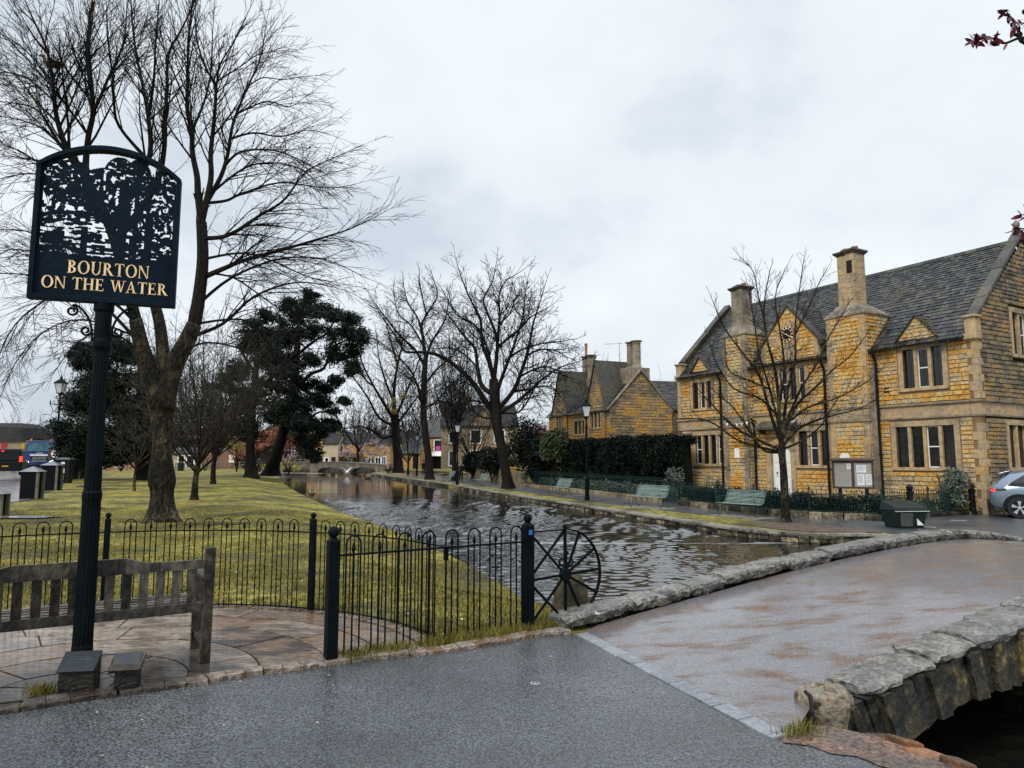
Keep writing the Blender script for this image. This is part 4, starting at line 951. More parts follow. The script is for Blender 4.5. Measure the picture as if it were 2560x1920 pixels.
def window(parent, O, Ud, Nd, x0, z0, x1, z1, lights, m=None, sur=.20, rec=.16, mul=.13, sash=(), proud=.012, name='window', bars=True, sill=True, barmat=None, nh=4):
    O, Ud, Nd = Vector(O), Vector(Ud), Vector(Nd); m = m or T['ashlar']
    def bx(mb, a, b, c, d, n0, n1):
        P = lambda u, v, n: (O+Ud*u+Z3*v+Nd*n).to_tuple()
        mb.hexa([P(a, c, n1), P(b, c, n1), P(b, c, n0), P(a, c, n0), P(a, d, n1), P(b, d, n1), P(b, d, n0), P(a, d, n0)])
    f = MB()
    bx(f, x0-sur, x0, z0, z1, -rec, proud); bx(f, x1, x1+sur, z0, z1, -rec, proud); bx(f, x0-sur, x1+sur, z1, z1+sur*1.05, -rec, proud+.003)
    if sill: bx(f, x0-sur*1.05, x1+sur*1.05, z0-.13, z0, -rec, proud+.05)
    lw = (x1-x0-mul*(lights-1))/lights
    for k in range(1, lights): a = x0+k*lw+(k-1)*mul; bx(f, a, a+mul, z0, z1, -rec, -.02)
    fo = f.build(name, m, parent, bevel=.01)
    for k in range(lights):
        a = x0+k*(lw+mul); g = MB(); bx(g, a, a+lw, z0, z1, -rec-.02, -rec+.02); g.build('pane', T['glass'], fo)
        if bars:
            b = MB()
            if k in sash:
                for q in ((a, a+.035, z0, z1), (a+lw-.035, a+lw, z0, z1), (a+.035, a+lw-.035, z0, z0+.04), (a+.035, a+lw-.035, z1-.04, z1), (a+.035, a+lw-.035, (z0+z1)/2-.02, (z0+z1)/2+.025)): bx(b, *q, -rec+.02, -rec+.05)
                b.build('sash', T['white'], fo); b = MB()
            for r in range(1, nh+1): zc = lerp(z0, z1, r/(nh+1)); bx(b, a, a+lw, zc-.008, zc+.008, -rec+.02, -rec+.032)
            for r in range(1, 2): xc = lerp(a, a+lw, r/2); bx(b, xc-.006, xc+.006, z0, z1, -rec+.021, -rec+.030)
            b.build('glazing_bars', barmat or T['lead'], fo)
    return fo

# ------------------------------------------------------------------ the big hall on the right
HD = Vector((.4955, -.8686, 0)).normalized(); HI = Vector((-HD.y, HD.x, 0))     # along the front to the right, into the building
HALL = empty('stone_hall', (17.1, 25.5, 0), math.atan2(HD.y, HD.x), 'large two-storey ochre stone hall with a clock gable and two tall chimneys', 'hall')
X, Y_ = Vector((1, 0, 0)), Vector((0, 1, 0)); GZ0 = -.42; XL0 = -15.7; EZ = 6.15; DP = 7.9; RZ = 10.45; RY = DP/2
random.seed(50)
win = [(-14.44, 1.42, -12.47, 2.93, 4, (0, 3)), (-7.87, 1.38, -6.32, 2.93, 3, (1,)), (-3.24, 1.33, -.98, 2.93, 4, (2,)), (-14.55, 4.38, -13.2, 5.80, 3, (1,)), (-8.75, 4.42, -7.40, 5.92, 3, (0, 2)), (-2.78, 4.45, -1.25, 6.0, 3, (1,))]
ex = [(a-.24, b-.15, c+.24, d+.24) for a, b, c, d, _, _ in win] + [(-20, 3.26, 1, 3.80), (-9.75, -.5, -8.05, 2.62), (-12.05, -1, -10.45, 9), (-6.1, -1, -4.05, 9), (-.32, -1, 0.1, 8), (XL0, -1, XL0+.3, 8)]
wl = MB(); stone_field(wl, (0, 0, 0), X, -Y_, XL0, 0, GZ0, EZ+.1, ex)
wl.build('wall', T['stone'], HALL)
bk = MB()
def wallbox(mb, u0, u1, v0, v1, holes, y0, y1):
    """flat backing wall with rectangular openings"""
    us = sorted({u0, u1, *[h[0] for h in holes], *[h[2] for h in holes]}); vs = sorted({v0, v1, *[h[1] for h in holes], *[h[3] for h in holes]})
    for a, b in zip(us, us[1:]):
        for c, d in zip(vs, vs[1:]):
            if u0 <= a and b <= u1 and v0 <= c and d <= v1 and not any(h[0] <= a and b <= h[2] and h[1] <= c and d <= h[3] for h in holes): mb.box(a, y0, c, b, y1, d)
wallbox(bk, XL0+.02, -.02, GZ0, EZ, [(a, b, c, d) for a, b, c, d, _, _ in win]+[(-9.5, GZ0, -8.3, 2.3)], .006, .3)
bk.box(XL0+.02, DP-.3, GZ0, -.02, DP, EZ)
for x in (XL0+.03, -.66): bk.yz([(.31, GZ0), (DP-.31, GZ0), (DP-.31, EZ), (RY, RZ-.2), (.31, EZ)], x, x+.28)
bk.build('wall_core', T['mortar'], HALL)
# right gable end
gwin = [(1.92, 1.33, 5.95, 2.93, 6, (2,)), (2.78, 5.70, 5.1, 7.36, 4, (1,))]
gslope = (RZ+.15-6.95)/RY
def gclip(v):
    if v < 6.9: return (0.02, DP-.02)
    t = (v-6.9)/gslope; return (t+.12, DP-t-.12)
ge = MB(); stone_field(ge, (0, 0, 0), Y_, X, 0.02, DP, GZ0, RZ-.1, [(a-.24, b-.15, c+.24, d+.24) for a, b, c, d, _, _ in gwin]+[(0, 0, 9, 0), (-1, 3.26, 9, 3.80), (-1, -1, .34, 8)], gclip)
ge.build('wall', T['stonegrey'], HALL, label='greyer gable end wall')
for a, b, c, d, l, s in gwin: window(HALL, (0, 0, 0), Y_, X, a, b, c, d, l, sash=s)
# left gable, seen only on its edge
gl_ = MB(); gl_.yz([(0, GZ0), (DP, GZ0), (DP, 6.6), (RY, RZ+.1), (0, 6.6)], XL0, XL0+.028); gl_.build('wall', T['stonegrey'], HALL, label='left gable wall')
for a, b, c, d, l, s in win: window(HALL, (0, 0, 0), X, -Y_, a, b, c, d, l, sash=s)
# dressed bands, quoins
bd = MB()
bd.box(XL0-.02, -.02, 3.30, -12.06, .1, 3.74); bd.box(-10.44, -.02, 3.30, -6.1, .1, 3.74); bd.box(-4.04, -.02, 3.30, -.33, .1, 3.74)
bd.box(-.001, .34, 3.30, .018, DP, 3.74)
build_split(bd, 'string_band', T['ashlar'], HALL)
mo = MB()
for z, p, h in ((3.22, .05, .08), (3.74, .11, .09)):
    mo.box(XL0-.05, -p, z, .05, -.022, z+h); mo.box(.02, -p+.003, z+.002, p, DP, z+h-.002)
build_split(mo, 'string_moulding', T['ashlargrey'], HALL, bevel=.02)
random.seed(12); qn = MB(); z = GZ0; k = 0
while z < 6.3:
    h = U(.26, .36); h = min(h, 6.3-z)
    if not (z < 3.83 and z+h > 3.2):
        a, b = (.42, .24) if k % 2 else (.27, .40); qn.box(-a+.1, -.018, z+.003, .020, b, z+h-.003)
        qn.box(XL0-.012, -.02, z+.003, XL0+(b if b < .35 else .31), .2, z+h-.003)
    z += h; k += 1
qn.box(-.32, -.019, 3.2, .021, .33, 3.8)
build_split(qn, 'quoins', T['ashlar'], HALL, bevel=.008)
# kneelers and verge copings
kn = MB()
for x0, x1 in ((-.34, .06), (XL0-.06, XL0+.34)):
    kn.box(x0, -.06, 6.3, x1, .34, 6.9); kn.box(x0-.05, -.16, 6.06, x1+.05, .30, 6.3); kn.box(x0-.06, -.14, 6.88, x1+.06, .42, 6.98)
build_split(kn, 'kneeler', T['ashlar'], HALL, bevel=.03)
vc = MB()
for x0, x1 in ((-.33, .08), (XL0-.08, XL0+.33)):
    for a, b in (((.0, 6.93), (RY, RZ+.34)), ((DP, 6.93), (RY, RZ+.34))):
        n = 9
        for k in range(n):
            y0, z0 = lerp(a[0], b[0], k/n), lerp(a[1], b[1], k/n); y1, z1 = lerp(a[0], b[0], (k+1)/n), lerp(a[1], b[1], (k+1)/n); e = U(-.01, .02)
            vc.hexa([(x0, y0, z0-.16), (x1, y0, z0-.16), (x1, y1, z1-.16), (x0, y1, z1-.16), (x0, y0, z0+e), (x1, y0, z0+e), (x1, y1, z1+e), (x0, y1, z1+e)] if b[0] > a[0] else [(x0, y1, z1-.16), (x1, y1, z1-.16), (x1, y0, z0-.16), (x0, y0, z0-.16), (x0, y1, z1+e), (x1, y1, z1+e), (x1, y0, z0+e), (x0, y0, z0+e)])
build_split(vc, 'verge_coping', T['slatebrown'], HALL, bevel=.015)
m = MB(); m.lathe([(.02, 0), (.16, 0), (.16, .12), (.07, .2), (.13, .32), (.13, .42), (.03, .55)], 10, (-.12, RY, RZ+.3)); m.build('finial', T['ashlargrey'], HALL)
# roof
random.seed(77)
sl_ = Vector((0, RY+.28, RZ-EZ+.02)); LL = sl_.length; sl_.normalize(); nn_ = Vector((0, -sl_.z, sl_.y))
def roofclip(v): return (0, -XL0-.66)
rf = MB(); slates(rf, (XL0+.33, -.28, EZ-.02), X, sl_, nn_, -XL0-.66, LL, clipf=roofclip)
sb2 = Vector((0, -sl_.y, sl_.z)); rf.quadpts((XL0+.3, DP+.28, EZ), (-.3, DP+.28, EZ), (-.3, RY, RZ), (XL0+.3, RY, RZ)); rf.quadpts((XL0+.3, -.26, EZ-.04), (-.3, -.26, EZ-.04), (-.3, RY, RZ-.02), (XL0+.3, RY, RZ-.02))
for k in range(34): a = XL0+.33+k*.443; rf.hexa([(a, RY-.13, RZ-.08), (a+.43, RY-.13, RZ-.08), (a+.43, RY+.13, RZ-.08), (a, RY+.13, RZ-.08), (a, RY-.02, RZ+.09), (a+.43, RY-.02, RZ+.09), (a+.43, RY+.02, RZ+.09), (a, RY+.02, RZ+.09)])
rf.build('roof', T['slate'], HALL)
# gutter with moss along the eave
gt = MB()
for a, b in ((XL0+.3, -14.75), (-13.1, -12.1), (-10.4, -9.8), (-6.4, -6.1), (-4.0, -3.0), (-1.3, -.36)): gt.box(a, -.40, EZ-.09, b, -.27, EZ+.02)
build_split(gt, 'gutter', T['black'], HALL, bevel=.02)
ms = MB(); random.seed(6)
for a, b in ((XL0+.3, -14.75), (-13.1, -12.1), (-10.4, -9.8), (-4.0, -3.0), (-1.3, -.36)):
    x = a
    while x < b: r = U(.03, .08); ms.ball((x, -.33+U(-.05, .05), EZ+.0+U(-.1, .03)), r, 6, 4, (1.3, 1, .7)); x += U(.03, .1)
ms.build('gutter_moss', T['moss'], HALL)
for x, zt in ((-6.28, 6.0), (-3.84, 6.05), (-12.42, 6.05), (-10.28, 3.6)):
    m = MB(); m.tube([(x, -.33, zt+.05), (x, -.30, zt-.1), (x, -.14, zt-.35), (x, -.14, GZ0)], [.055]*4, 8)
    for z in (4.9, 3.5, 1.8): 
        if z < zt: m.lathe([(.056, 0), (.075, 0), (.075, .07), (.056, .07)], 8, (x, -.14, z))
    m.build('downpipe', T['black'], HALL)
# small gablets over the upper windows
def gablet(xc, hw, zb, za, yf=-.03, dep=2.2):
    g = MB(); stone_field(g, (0, yf, 0), X, -Y_, xc-hw, xc+hw, zb, za, (), lambda v: (xc-hw*(za-v)/(za-zb), xc+hw*(za-v)/(za-zb)), ch=.14, lw=(.18, .34))
    g.xz([(xc-hw, zb), (xc+hw, zb), (xc, za)], yf+.005, yf+.2); g.build('gablet', T['stone'], HALL, label='small pointed stone gablet')
    r = MB(); L2 = math.hypot(hw+.1, (za-zb)*(hw+.1)/hw)
    for sg in (-1, 1):
        Vd = Vector((-sg*hw, 0, za-zb)).normalized(); Ud = Vector((0, 1, 0)) if sg > 0 else Vector((0, 1, 0)); Nn = Vector((sg*(za-zb), 0, hw)).normalized()
        p0 = Vector((xc+sg*(hw+.08), yf-.12, zb-(za-zb)*.08/hw)); slates(r, p0, Ud, Vd, Nn, dep, (Vector((xc, 0, za))-Vector((p0.x, 0, p0.z))).length+.02, .2, .14, .24, .18)
        q = [p0, p0+Ud*dep, Vector((xc, yf-.12+dep, za)), Vector((xc, yf-.12, za))]; r.quadpts(*[t.to_tuple() for t in q])
    r.build('gablet_roof', T['slatebrown'], HALL)
gablet(-2.13, .86, 6.32, 7.32); gablet(-13.9, .80, 6.22, 7.15)
# clock gable in the middle
gx0, gx1, gzs, gza, gc = -9.72, -6.45, 7.0, 8.80, -8.09
cg = MB(); yf = -.12
def cclip(v):
    if v < gzs: return (gx0, gx1)
    t = (v-gzs)/(gza-gzs); return (lerp(gx0, gc, t), lerp(gx1, gc, t))
stone_field(cg, (0, yf, 0), X, -Y_, gx0, gx1, 6.17, gza, [(gc-.64, 6.85, gc+.56, 8.12), (gc-.35, 6.2, gc+.35, 6.9), (gx1-.25, 6, gx1, 7.1), (gx0, 6, gx0+.25, 7.1)], cclip)
cg.xz([(gx0, 6.16), (gx1, 6.16), (gx1, gzs), (gc, gza), (gx0, gzs)], yf+.006, .25)
cg.build('clock_gable', T['stone'], HALL)
m = MB()
m.xz([(gc-.35, 6.2), (gc+.35, 6.2), (gc+.35, 6.95), (gc-.35, 6.95)], yf-.02, yf+.004)
m.lathe([(.41, 0), (.66, 0), (.66, .05), (.41, .03)], 32, ring=True, M=Matrix.Translation((gc-.04, yf-.005, 7.49)) @ Matrix.Rotation(math.pi/2, 4, 'X'))
for a, b in ((gx0, gx0+.25), (gx1-.25, gx1)): m.box(a-.005, yf-.015, 6.17, b+.005, yf+.004, 7.0)
build_split(m, 'clock_surround', T['ashlar'], HALL)
ck = empty('clock', (gc-.04, yf-.04, 7.49), 0); ck.parent = HALL
RX = Matrix.Rotation(math.pi/2, 4, 'X')
m = MB(); m.lathe([(.001, 0), (.41, 0), (.41, .02), (.001, .021)], 32, M=RX); m.build('dial', T['black'], ck)
m = MB()
for k in range(12):
    Mk = Matrix.Rotation(math.pi/6*k, 4, 'Y'); w_ = .028 if k % 3 else .045
    m.box(-w_, -.032, .24, w_, -.024, .37, Mk)
m.lathe([(.375, .024), (.395, .024), (.395, .03), (.375, .03)], 32, M=RX, ring=True)
m.build('numerals', T['gold'], ck)
m = MB(); m.box(-.018, -.040, -.06, .018, -.034, .22, Matrix.Rotation(rad(125), 4, 'Y')); m.box(-.013, -.048, -.08, .013, -.042, .32, Matrix.Rotation(rad(-60), 4, 'Y')); m.build('hands', T['gold'], ck)
m = MB()
for sg, xa in ((-1, gx0-.1), (1, gx1+.1)):
    a, b = (xa, gzs-.02), (gc, gza+.12); n = 7
    for k in range(n):
        p, q = (lerp(a[0], b[0], k/n), lerp(a[1], b[1], k/n)), (lerp(a[0], b[0], (k+1)/n), lerp(a[1], b[1], (k+1)/n))
        pts = [(p[0], p[1]-.1), (q[0], q[1]-.1), (q[0], q[1]+.04), (p[0], p[1]+.04)]
        m.xz(pts if sg < 0 else pts[::-1], yf-.08, .26)
    m.box(xa-.16 if sg < 0 else xa-.12, yf-.1, gzs-.22, xa+.12 if sg < 0 else xa+.16, .26, gzs-.02)
m.build('verge_coping', T['slatebrown'], HALL)
m = MB()
for sg in (-1, 1):
    xe = gx0-.05 if sg < 0 else gx1+.05; Vd = Vector((gc-xe, 0, gza-gzs)).normalized(); Nn = Vector((sg*Vd.z, 0, abs(Vd.x))); LL2 = math.hypot(gc-xe, gza-gzs)
    slates(m, (xe, .2, gzs), Y_, Vd, Nn, 2.6, LL2, .2, .15, .24, .18); m.quadpts((xe, .2, gzs), (xe, 2.8, gzs), (gc, 2.8, gza), (gc, .2, gza))
    m.quadpts((xe, .2, 6.0), (xe, 2.8, 6.0), (xe, 2.8, gzs), (xe, .2, gzs))
m.build('gablet_roof', T['slate'], HALL)
# chimney breasts and shafts
def breast(x0, x1, zt, sx0, sx1, st, pr, flues, grey):
    b = MB(); w_ = .24; ybk = 1.35
    stone_field(b, (0, -pr, 0), X, -Y_, x0+w_, x1-w_, GZ0, zt, [(-20, 3.26, 1, 3.8)])
    stone_field(b, (x1, -pr, 0), Y_, X, .05, ybk+pr-.05, 6.0, zt, ()); stone_field(b, (x1, -pr, 0), Y_, X, .05, pr, GZ0, 6.0, [(-20, 3.26, 20, 3.8)], lw=(.15, .3))
    stone_field(b, (x0, ybk, 0), -Y_, -X, .05, ybk+pr-.05, 6.0, zt, ())
    b.box(x0+.01, -pr+.006, GZ0, x1-.01, 0.004, 6.2); b.box(x0+.01, -pr+.007, 6.2, x1-.01, ybk, zt)
    c = b.build('chimney', T['stone'], HALL)
    q = MB(); z = GZ0; k = 0
    while z < zt-.02:
        h = min(U(.25, .36), zt-z); e = .05 if k % 2 else 0
        for a, d in ((x0, x0+w_+e), (x1-w_-e, x1)): q.box(a-.012, -pr-.018, z+.003, d+.012, -pr+.12+e, z+h-.003)
        z += h; k += 1
    q.box(x0+.2, -pr-.02, 3.30, x1-.2, -pr+.1, 3.74); build_split(q, 'chimney_quoins', T['ashlargrey'] if grey else T['ashlar'], HALL, bevel=.008)
    s = MB(); s.box(x0-.04, -pr-.05, 3.73, x1+.04, -pr+.1, 3.83); s.box(x0-.05, -pr-.06, 3.2, x1+.05, -pr+.1, 3.29)
    # moulded shoulder with weathering
    s.box(x0-.07, -pr-.07, zt, x1+.07, ybk+.05, zt+.10); s.hexa([(x0-.03, -pr-.03, zt+.1), (x1+.03, -pr-.03, zt+.1), (x1+.03, ybk, zt+.1), (x0-.03, ybk, zt+.1), (sx0-.06, -.05-pr*.3, zt+.55), (sx1+.06, -.05-pr*.3, zt+.55), (sx1+.06, .66, zt+.55), (sx0-.06, .66, zt+.55)])
    build_split(s, 'shoulder', T['ashlargrey'], c, bevel=.015)
    f = MB(); wf = (sx1-sx0)/flues; yy0, yy1 = -pr*.3, .58; random.seed(int(abs(x0)*10))
    for k in range(flues):
        a, b_ = sx0+k*wf+.012, sx0+(k+1)*wf-.012; off = .06 if k % 2 else 0; z = zt+.5
        while z < st-.1: h = U(.24, .34); h = min(h, st-.1-z); f.box(a, yy0-off+U(0, .006), z+.003, b_, yy1, z+h-.003); z += h
    f.build('shaft', T['ashlargrey'] if grey else T['ashlar'], c, bevel=.012)
    cp = MB()
    for k in range(flues):
        a, b_ = sx0+k*wf, sx0+(k+1)*wf; off = .06 if k % 2 else 0; up = .02*k
        cp.hexa([(a+.01, yy0-off, st-.12+up), (b_-.01, yy0-off, st-.12+up), (b_-.01, yy1, st-.12+up), (a+.01, yy1, st-.12+up), (a-.09, yy0-off-.12, st+up), (b_+.09, yy0-off-.12, st+up), (b_+.09, yy1+.1, st+up), (a-.09, yy1+.1, st+up)])
        cp.box(a-.1, yy0-off-.13, st+.001+up, b_+.1, yy1+.11, st+.07+up)
    cp.build('cap', T['slatebrown'], c)
    for k in range(flues):
        a = sx0+(k+.5)*wf; p = MB(); p.lathe([(.10, 0), (.13, 0), (.12, .14), (.14, .15), (.14, .2), (.09, .2)], 12, (a, .22, st+.07)); p.build('chimney_pot', T['pot'], c)
    return c
breast(-11.9, -10.42, 7.85, -11.5, -10.74, 10.35, .42, 2, True)
c2 = breast(-5.8, -4.02, 7.72, -5.38, -4.52, 10.6, .5, 2, False)
m = MB(); m.box(-4.86, -.235, 9.65, -4.62, -.205, 10.2); m.build('vent', T['black'], c2)
m = MB(); m.hexa([(-4.05, -.45, GZ0), (-3.83, -.2, GZ0), (-3.83, 0, GZ0), (-4.04, 0, GZ0), (-4.05, -.45, 5.0), (-3.9, -.2, 5.0), (-3.9, 0, 5.6), (-4.04, 0, 5.6)]); m.build('buttress', T['ashlargrey'], HALL)
# doorway
m = MB(); m.box(-9.72, -.04, GZ0, -9.45, .25, 2.2); m.box(-8.32, -.04, GZ0, -8.06, .25, 2.2)
for k in range(12):
    a0, a1 = math.pi*k/12, math.pi*(k+1)/12; cx_ = -8.885
    m.xz([(cx_+.565*math.cos(a1), 1.95+.42*math.sin(a1)), (cx_+.84*math.cos(a1), 2.0+.64*math.sin(a1)), (cx_+.84*math.cos(a0), 2.0+.64*math.sin(a0)), (cx_+.565*math.cos(a0), 1.95+.42*math.sin(a0))], -.05, .25)
build_split(m, 'door_surround', T['ashlar'], HALL)
dr = MB(); dr.box(-9.45, .12, GZ0, -8.32, .17, 2.28)
for z0, z1 in ((GZ0+.25, .7), (.85, 1.35), (1.5, 2.0)):
    for a in (-9.33, -8.83): dr.box(a, .10, z0, a+.38, .121, z1)
do = dr.build('door', T['white'], HALL, bevel=.01)
m = MB(); m.ball((-9.2, .08, 1.03), .035, 8, 6); m.tube([(-9.2, .09, 1.03), (-9.16, .075, .98), (-9.2, .07, .94), (-9.24, .075, .98), (-9.2, .09, 1.03)], .01, 5); m.build('knocker', T['black'], do)
m = MB(); m.box(-9.95, -.55, 3.05, -7.85, .0, 3.16); m.box(-9.85, -.45, 2.85, -9.7, 0, 3.05); m.box(-8.1, -.45, 2.85, -7.95, 0, 3.05); m.hexa([(-9.95, -.55, 3.16), (-7.85, -.55, 3.16), (-7.85, 0, 3.161), (-9.95, 0, 3.161), (-9.9, -.5, 3.2), (-7.9, -.5, 3.2), (-7.9, 0, 3.5), (-9.9, 0, 3.5)]); m.build('door_hood', T['slatebrown'], HALL)
m = MB(); m.tube([(-7.8, 0, 3.35), (-7.8, -.3, 3.42), (-7.8, -.55, 3.38)], .015, 5); m.box(-7.95, -.72, 3.33, -7.65, -.5, 3.39); m.build('wall_light', T['white'], HALL)
# wall plaques
m = MB(); m.box(-11.3, -.475, 1.72, -10.98, -.44, 2.2); m.build('wall_plaque', T['paper'], HALL, bevel=.01)
m = MB(); m.box(-5.4, -.57, 1.62, -4.95, -.53, 1.82); m.box(-5.33, -.571, 1.82, -5.02, -.531, 1.90); m.build('wall_plaque', T['paper'], HALL, bevel=.01)
m = MB(); m.box(-3.62, -.03, 4.35, -3.4, .02, 4.55); m.build('air_brick', T['black'], HALL)
# bunting over the door
BU = empty('bunting', HALL.matrix_world @ Vector((0, 0, 0)) if False else HALL.location, HALL.rotation_euler[2], 'string of small white pennants hanging above the hall doorway', 'bunting')
m = MB(); cord = [(lerp(-12.0, -10.1, t/12), -.50, 3.52-.10*math.sin(math.pi*t/12)) for t in range(13)]; m.tube(cord, .006, 4); m.build('cord', T['white'], BU)
for k in range(2, 11, 2): x, y, z = cord[k]; m = MB(); m.xz([(x-.08, z), (x, z-.17), (x+.08, z)], y-.004, y+.004); m.build('pennant', T['white'], BU)
for k in range(1): pass
# pigeon on the left kneeler, gull-like rooks elsewhere are added with the birds
# ------------------------------------------------------------------ right bank: river wall, path, street
random.seed(61)
RV = [(xr(y), y) for y in [19.25]] ; RV = [(10.2, 12.6), (10.2, 15.5), (10.15, 18.8), (9.9, 19.1), (8.6, 19.1), (7.8, 19.2)] + [(q[1], q[0]) for q in XR if 19.7 < q[0] < 112]
RP = [(x, y) for x, y in crom(RV, 5)]
def rv_at(s): return along(RP, s)
RWL = empty('river_wall', (0, 0, 0), 0, 'long low dry-stone river wall with mossy courses along the right bank', 'wall')
wl = MB(); tp = MB(); Ltot = plen(RP); s = 0
while s < Ltot-.1:
    p, d = rv_at(s); far = p.y > 45; l = U(.2, .5)*(2.5 if far else 1); q, _ = rv_at(min(Ltot, s+l)); n = Vector((d.y, -d.x)) if False else Vector((-d.y, d.x))
    # n points to the water (left of the direction of travel upstream)
    z0 = wz(p.y)-.25; zt = hR(p.x, p.y)-.04
    for (za, zb) in ([(z0, z0+.27), (z0+.275, (z0+zt)/2+.16), ((z0+zt)/2+.165, zt)] if not far else [(z0, zt)]):
        if zb <= za: continue
        j = U(.04, .10); a = p+d*.006; b = q-d*.006; i0 = -.25
        wl.hexa([(a.x+n.x*j, a.y+n.y*j, za), (b.x+n.x*j, b.y+n.y*j, za), (b.x+n.x*i0, b.y+n.y*i0, za), (a.x+n.x*i0, a.y+n.y*i0, za), (a.x+n.x*j, a.y+n.y*j, zb+U(-.02, 0)), (b.x+n.x*j, b.y+n.y*j, zb+U(-.02, 0)), (b.x+n.x*i0, b.y+n.y*i0, zb), (a.x+n.x*i0, a.y+n.y*i0, zb)])
    s += l
s = 0
while s < Ltot-.1:
    l = U(.5, 1.1); p, d = rv_at(s); q, _ = rv_at(min(Ltot, s+l)); n = Vector((-d.y, d.x)); j = U(.09, .15); a = p+d*.008; b = q-d*.008; w_ = U(.22, .36); z = hR(p.x, p.y)
    tp.hexa([(a.x+n.x*j, a.y+n.y*j, z-.05), (b.x+n.x*j, b.y+n.y*j, z-.05), (b.x-n.x*w_, b.y-n.y*w_, z-.05), (a.x-n.x*w_, a.y-n.y*w_, z-.05), (a.x+n.x*j, a.y+n.y*j, z+.02), (b.x+n.x*j, b.y+n.y*j, z+.02), (b.x-n.x*w_, b.y-n.y*w_, z+.018), (a.x-n.x*w_, a.y-n.y*w_, z+.022)])
    s += l
wl.build('courses', T['wetstone'], RWL); tp.build('capping', T['paleslab'], RWL, bevel=.008)
# left edging of the stream (thin pale kerb at the water line)
lk = MB(); LP = crom([(xl(y), y) for y in [9.3, 9.8]]+[(q[1], q[0]) for q in XL if 10 < q[0] < 112], 4); s = 0; Lt = plen(LP)
while s < Lt-.1:
    p, d = along(LP, s); l = U(.4, .9)*(1 if p.y < 40 else 2.5); q, _ = along(LP, min(Lt, s+l)); n = Vector((d.y, -d.x)); a = p+d*.01; b = q-d*.01; z = wz(p.y); j = U(.04, .12); hh = U(.035, .07)
    lk.hexa([(a.x+n.x*j, a.y+n.y*j, z-.2), (b.x+n.x*j, b.y+n.y*j, z-.2), (b.x-n.x*.2, b.y-n.y*.2, z-.2), (a.x-n.x*.2, a.y-n.y*.2, z-.2), (a.x+n.x*j, a.y+n.y*j, z+hh), (b.x+n.x*j, b.y+n.y*j, z+hh), (b.x-n.x*.2, b.y-n.y*.2, z+hh+.05), (a.x-n.x*.2, a.y-n.y*.2, z+hh+.05)]); s += l
lk.build('river_edging', T['paleslab'], kind='structure')
def gp(x, y): q = GRt(x, y); return (q.x, q.y)
OUT = [gp(x, y) for x, y in [(2212, 1308), (2038, 1297), (1902, 1287), (1800, 1275), (1699, 1264), (1658, 1257), (1500, 1237), (1400, 1226), (1311, 1216), (1240, 1203), (1170, 1193), (1090, 1184), (1040, 1178)]]
INN = []
for i, q in enumerate(OUT):
    y = q[1] * .985; INN.append((xr(y)+ (1.5 if y > 27 else 1.6), y))
INN[0] = (9.6, 20.6); INN[1] = (8.9, 21.9); INN[2] = (8.0, 23.4); INN[3] = (7.0, 25.0)
OUTx = [(x+.35, y+.2) for x, y in OUT]
strip('path', INN, OUTx, T['path'], hR, .010, 80)
sheet('street', [(10.16, 10.5), (10.16, 19.3), (10.4, 19.4), (9.6, 20.6), (11.3, 24.9), (12.2, 23.3), (14.4, 25.0), (17.2, 26.4), (30, 32), (90, 60), (90, -5), (40, -12), (14.0, -2), (11.2, 9.5)], .012, T['asphalt'], zf=hR)
sheet('gravel_island', crom([(7.85, 20.0), (7.3, 21.4), (7.7, 22.6), (8.9, 22.0), (9.9, 20.6), (10.15, 19.5), (9.3, 19.55), (8.4, 19.6), (7.85, 20.0)][:-1], 4), .016, T['soil'], zf=hR)
def line_mark(a, b, w=.09):
    a, b = Vector(a), Vector(b); d = (b-a).normalized(); n = Vector((-d.y, d.x))*w/2; m = MB(); k = 8
    for i in range(k+1):
        p = a.lerp(b, i/k); m.v += [(p.x-n.x, p.y-n.y, hR(p.x, p.y)+.016), (p.x+n.x, p.y+n.y, hR(p.x, p.y)+.016)]
    for i in range(k): m.f.append((2*i, 2*i+2, 2*i+3, 2*i+1))
    m.build('road_marking', T['paint'], kind='structure')
line_mark(gp(2270, 1316), gp(2620, 1338)); line_mark(gp(2375, 1302), gp(2640, 1316))
sl_m = MB(); 
# pale slabs beneath the benches
for (cx_, cy_, w_, l_) in ((7.75, 24.55, 1.1, 2.2), (5.42, 29.1, 1.1, 2.3), (2.6, 38.3, 1.2, 2.6), (-1.7, 49.5, 1.2, 2.8)):
    M = Matrix.Translation((cx_, cy_, hR(cx_, cy_))) @ Matrix.Rotation(math.atan2(-.851, .524)+(0 if cy_ < 30 else .12), 4, 'Z'); sl_m.box(-l_/2, -.35, -.05, l_/2, w_-.35, .018, M)
sl_m.build('bench_slabs', T['paleslab'], kind='structure')

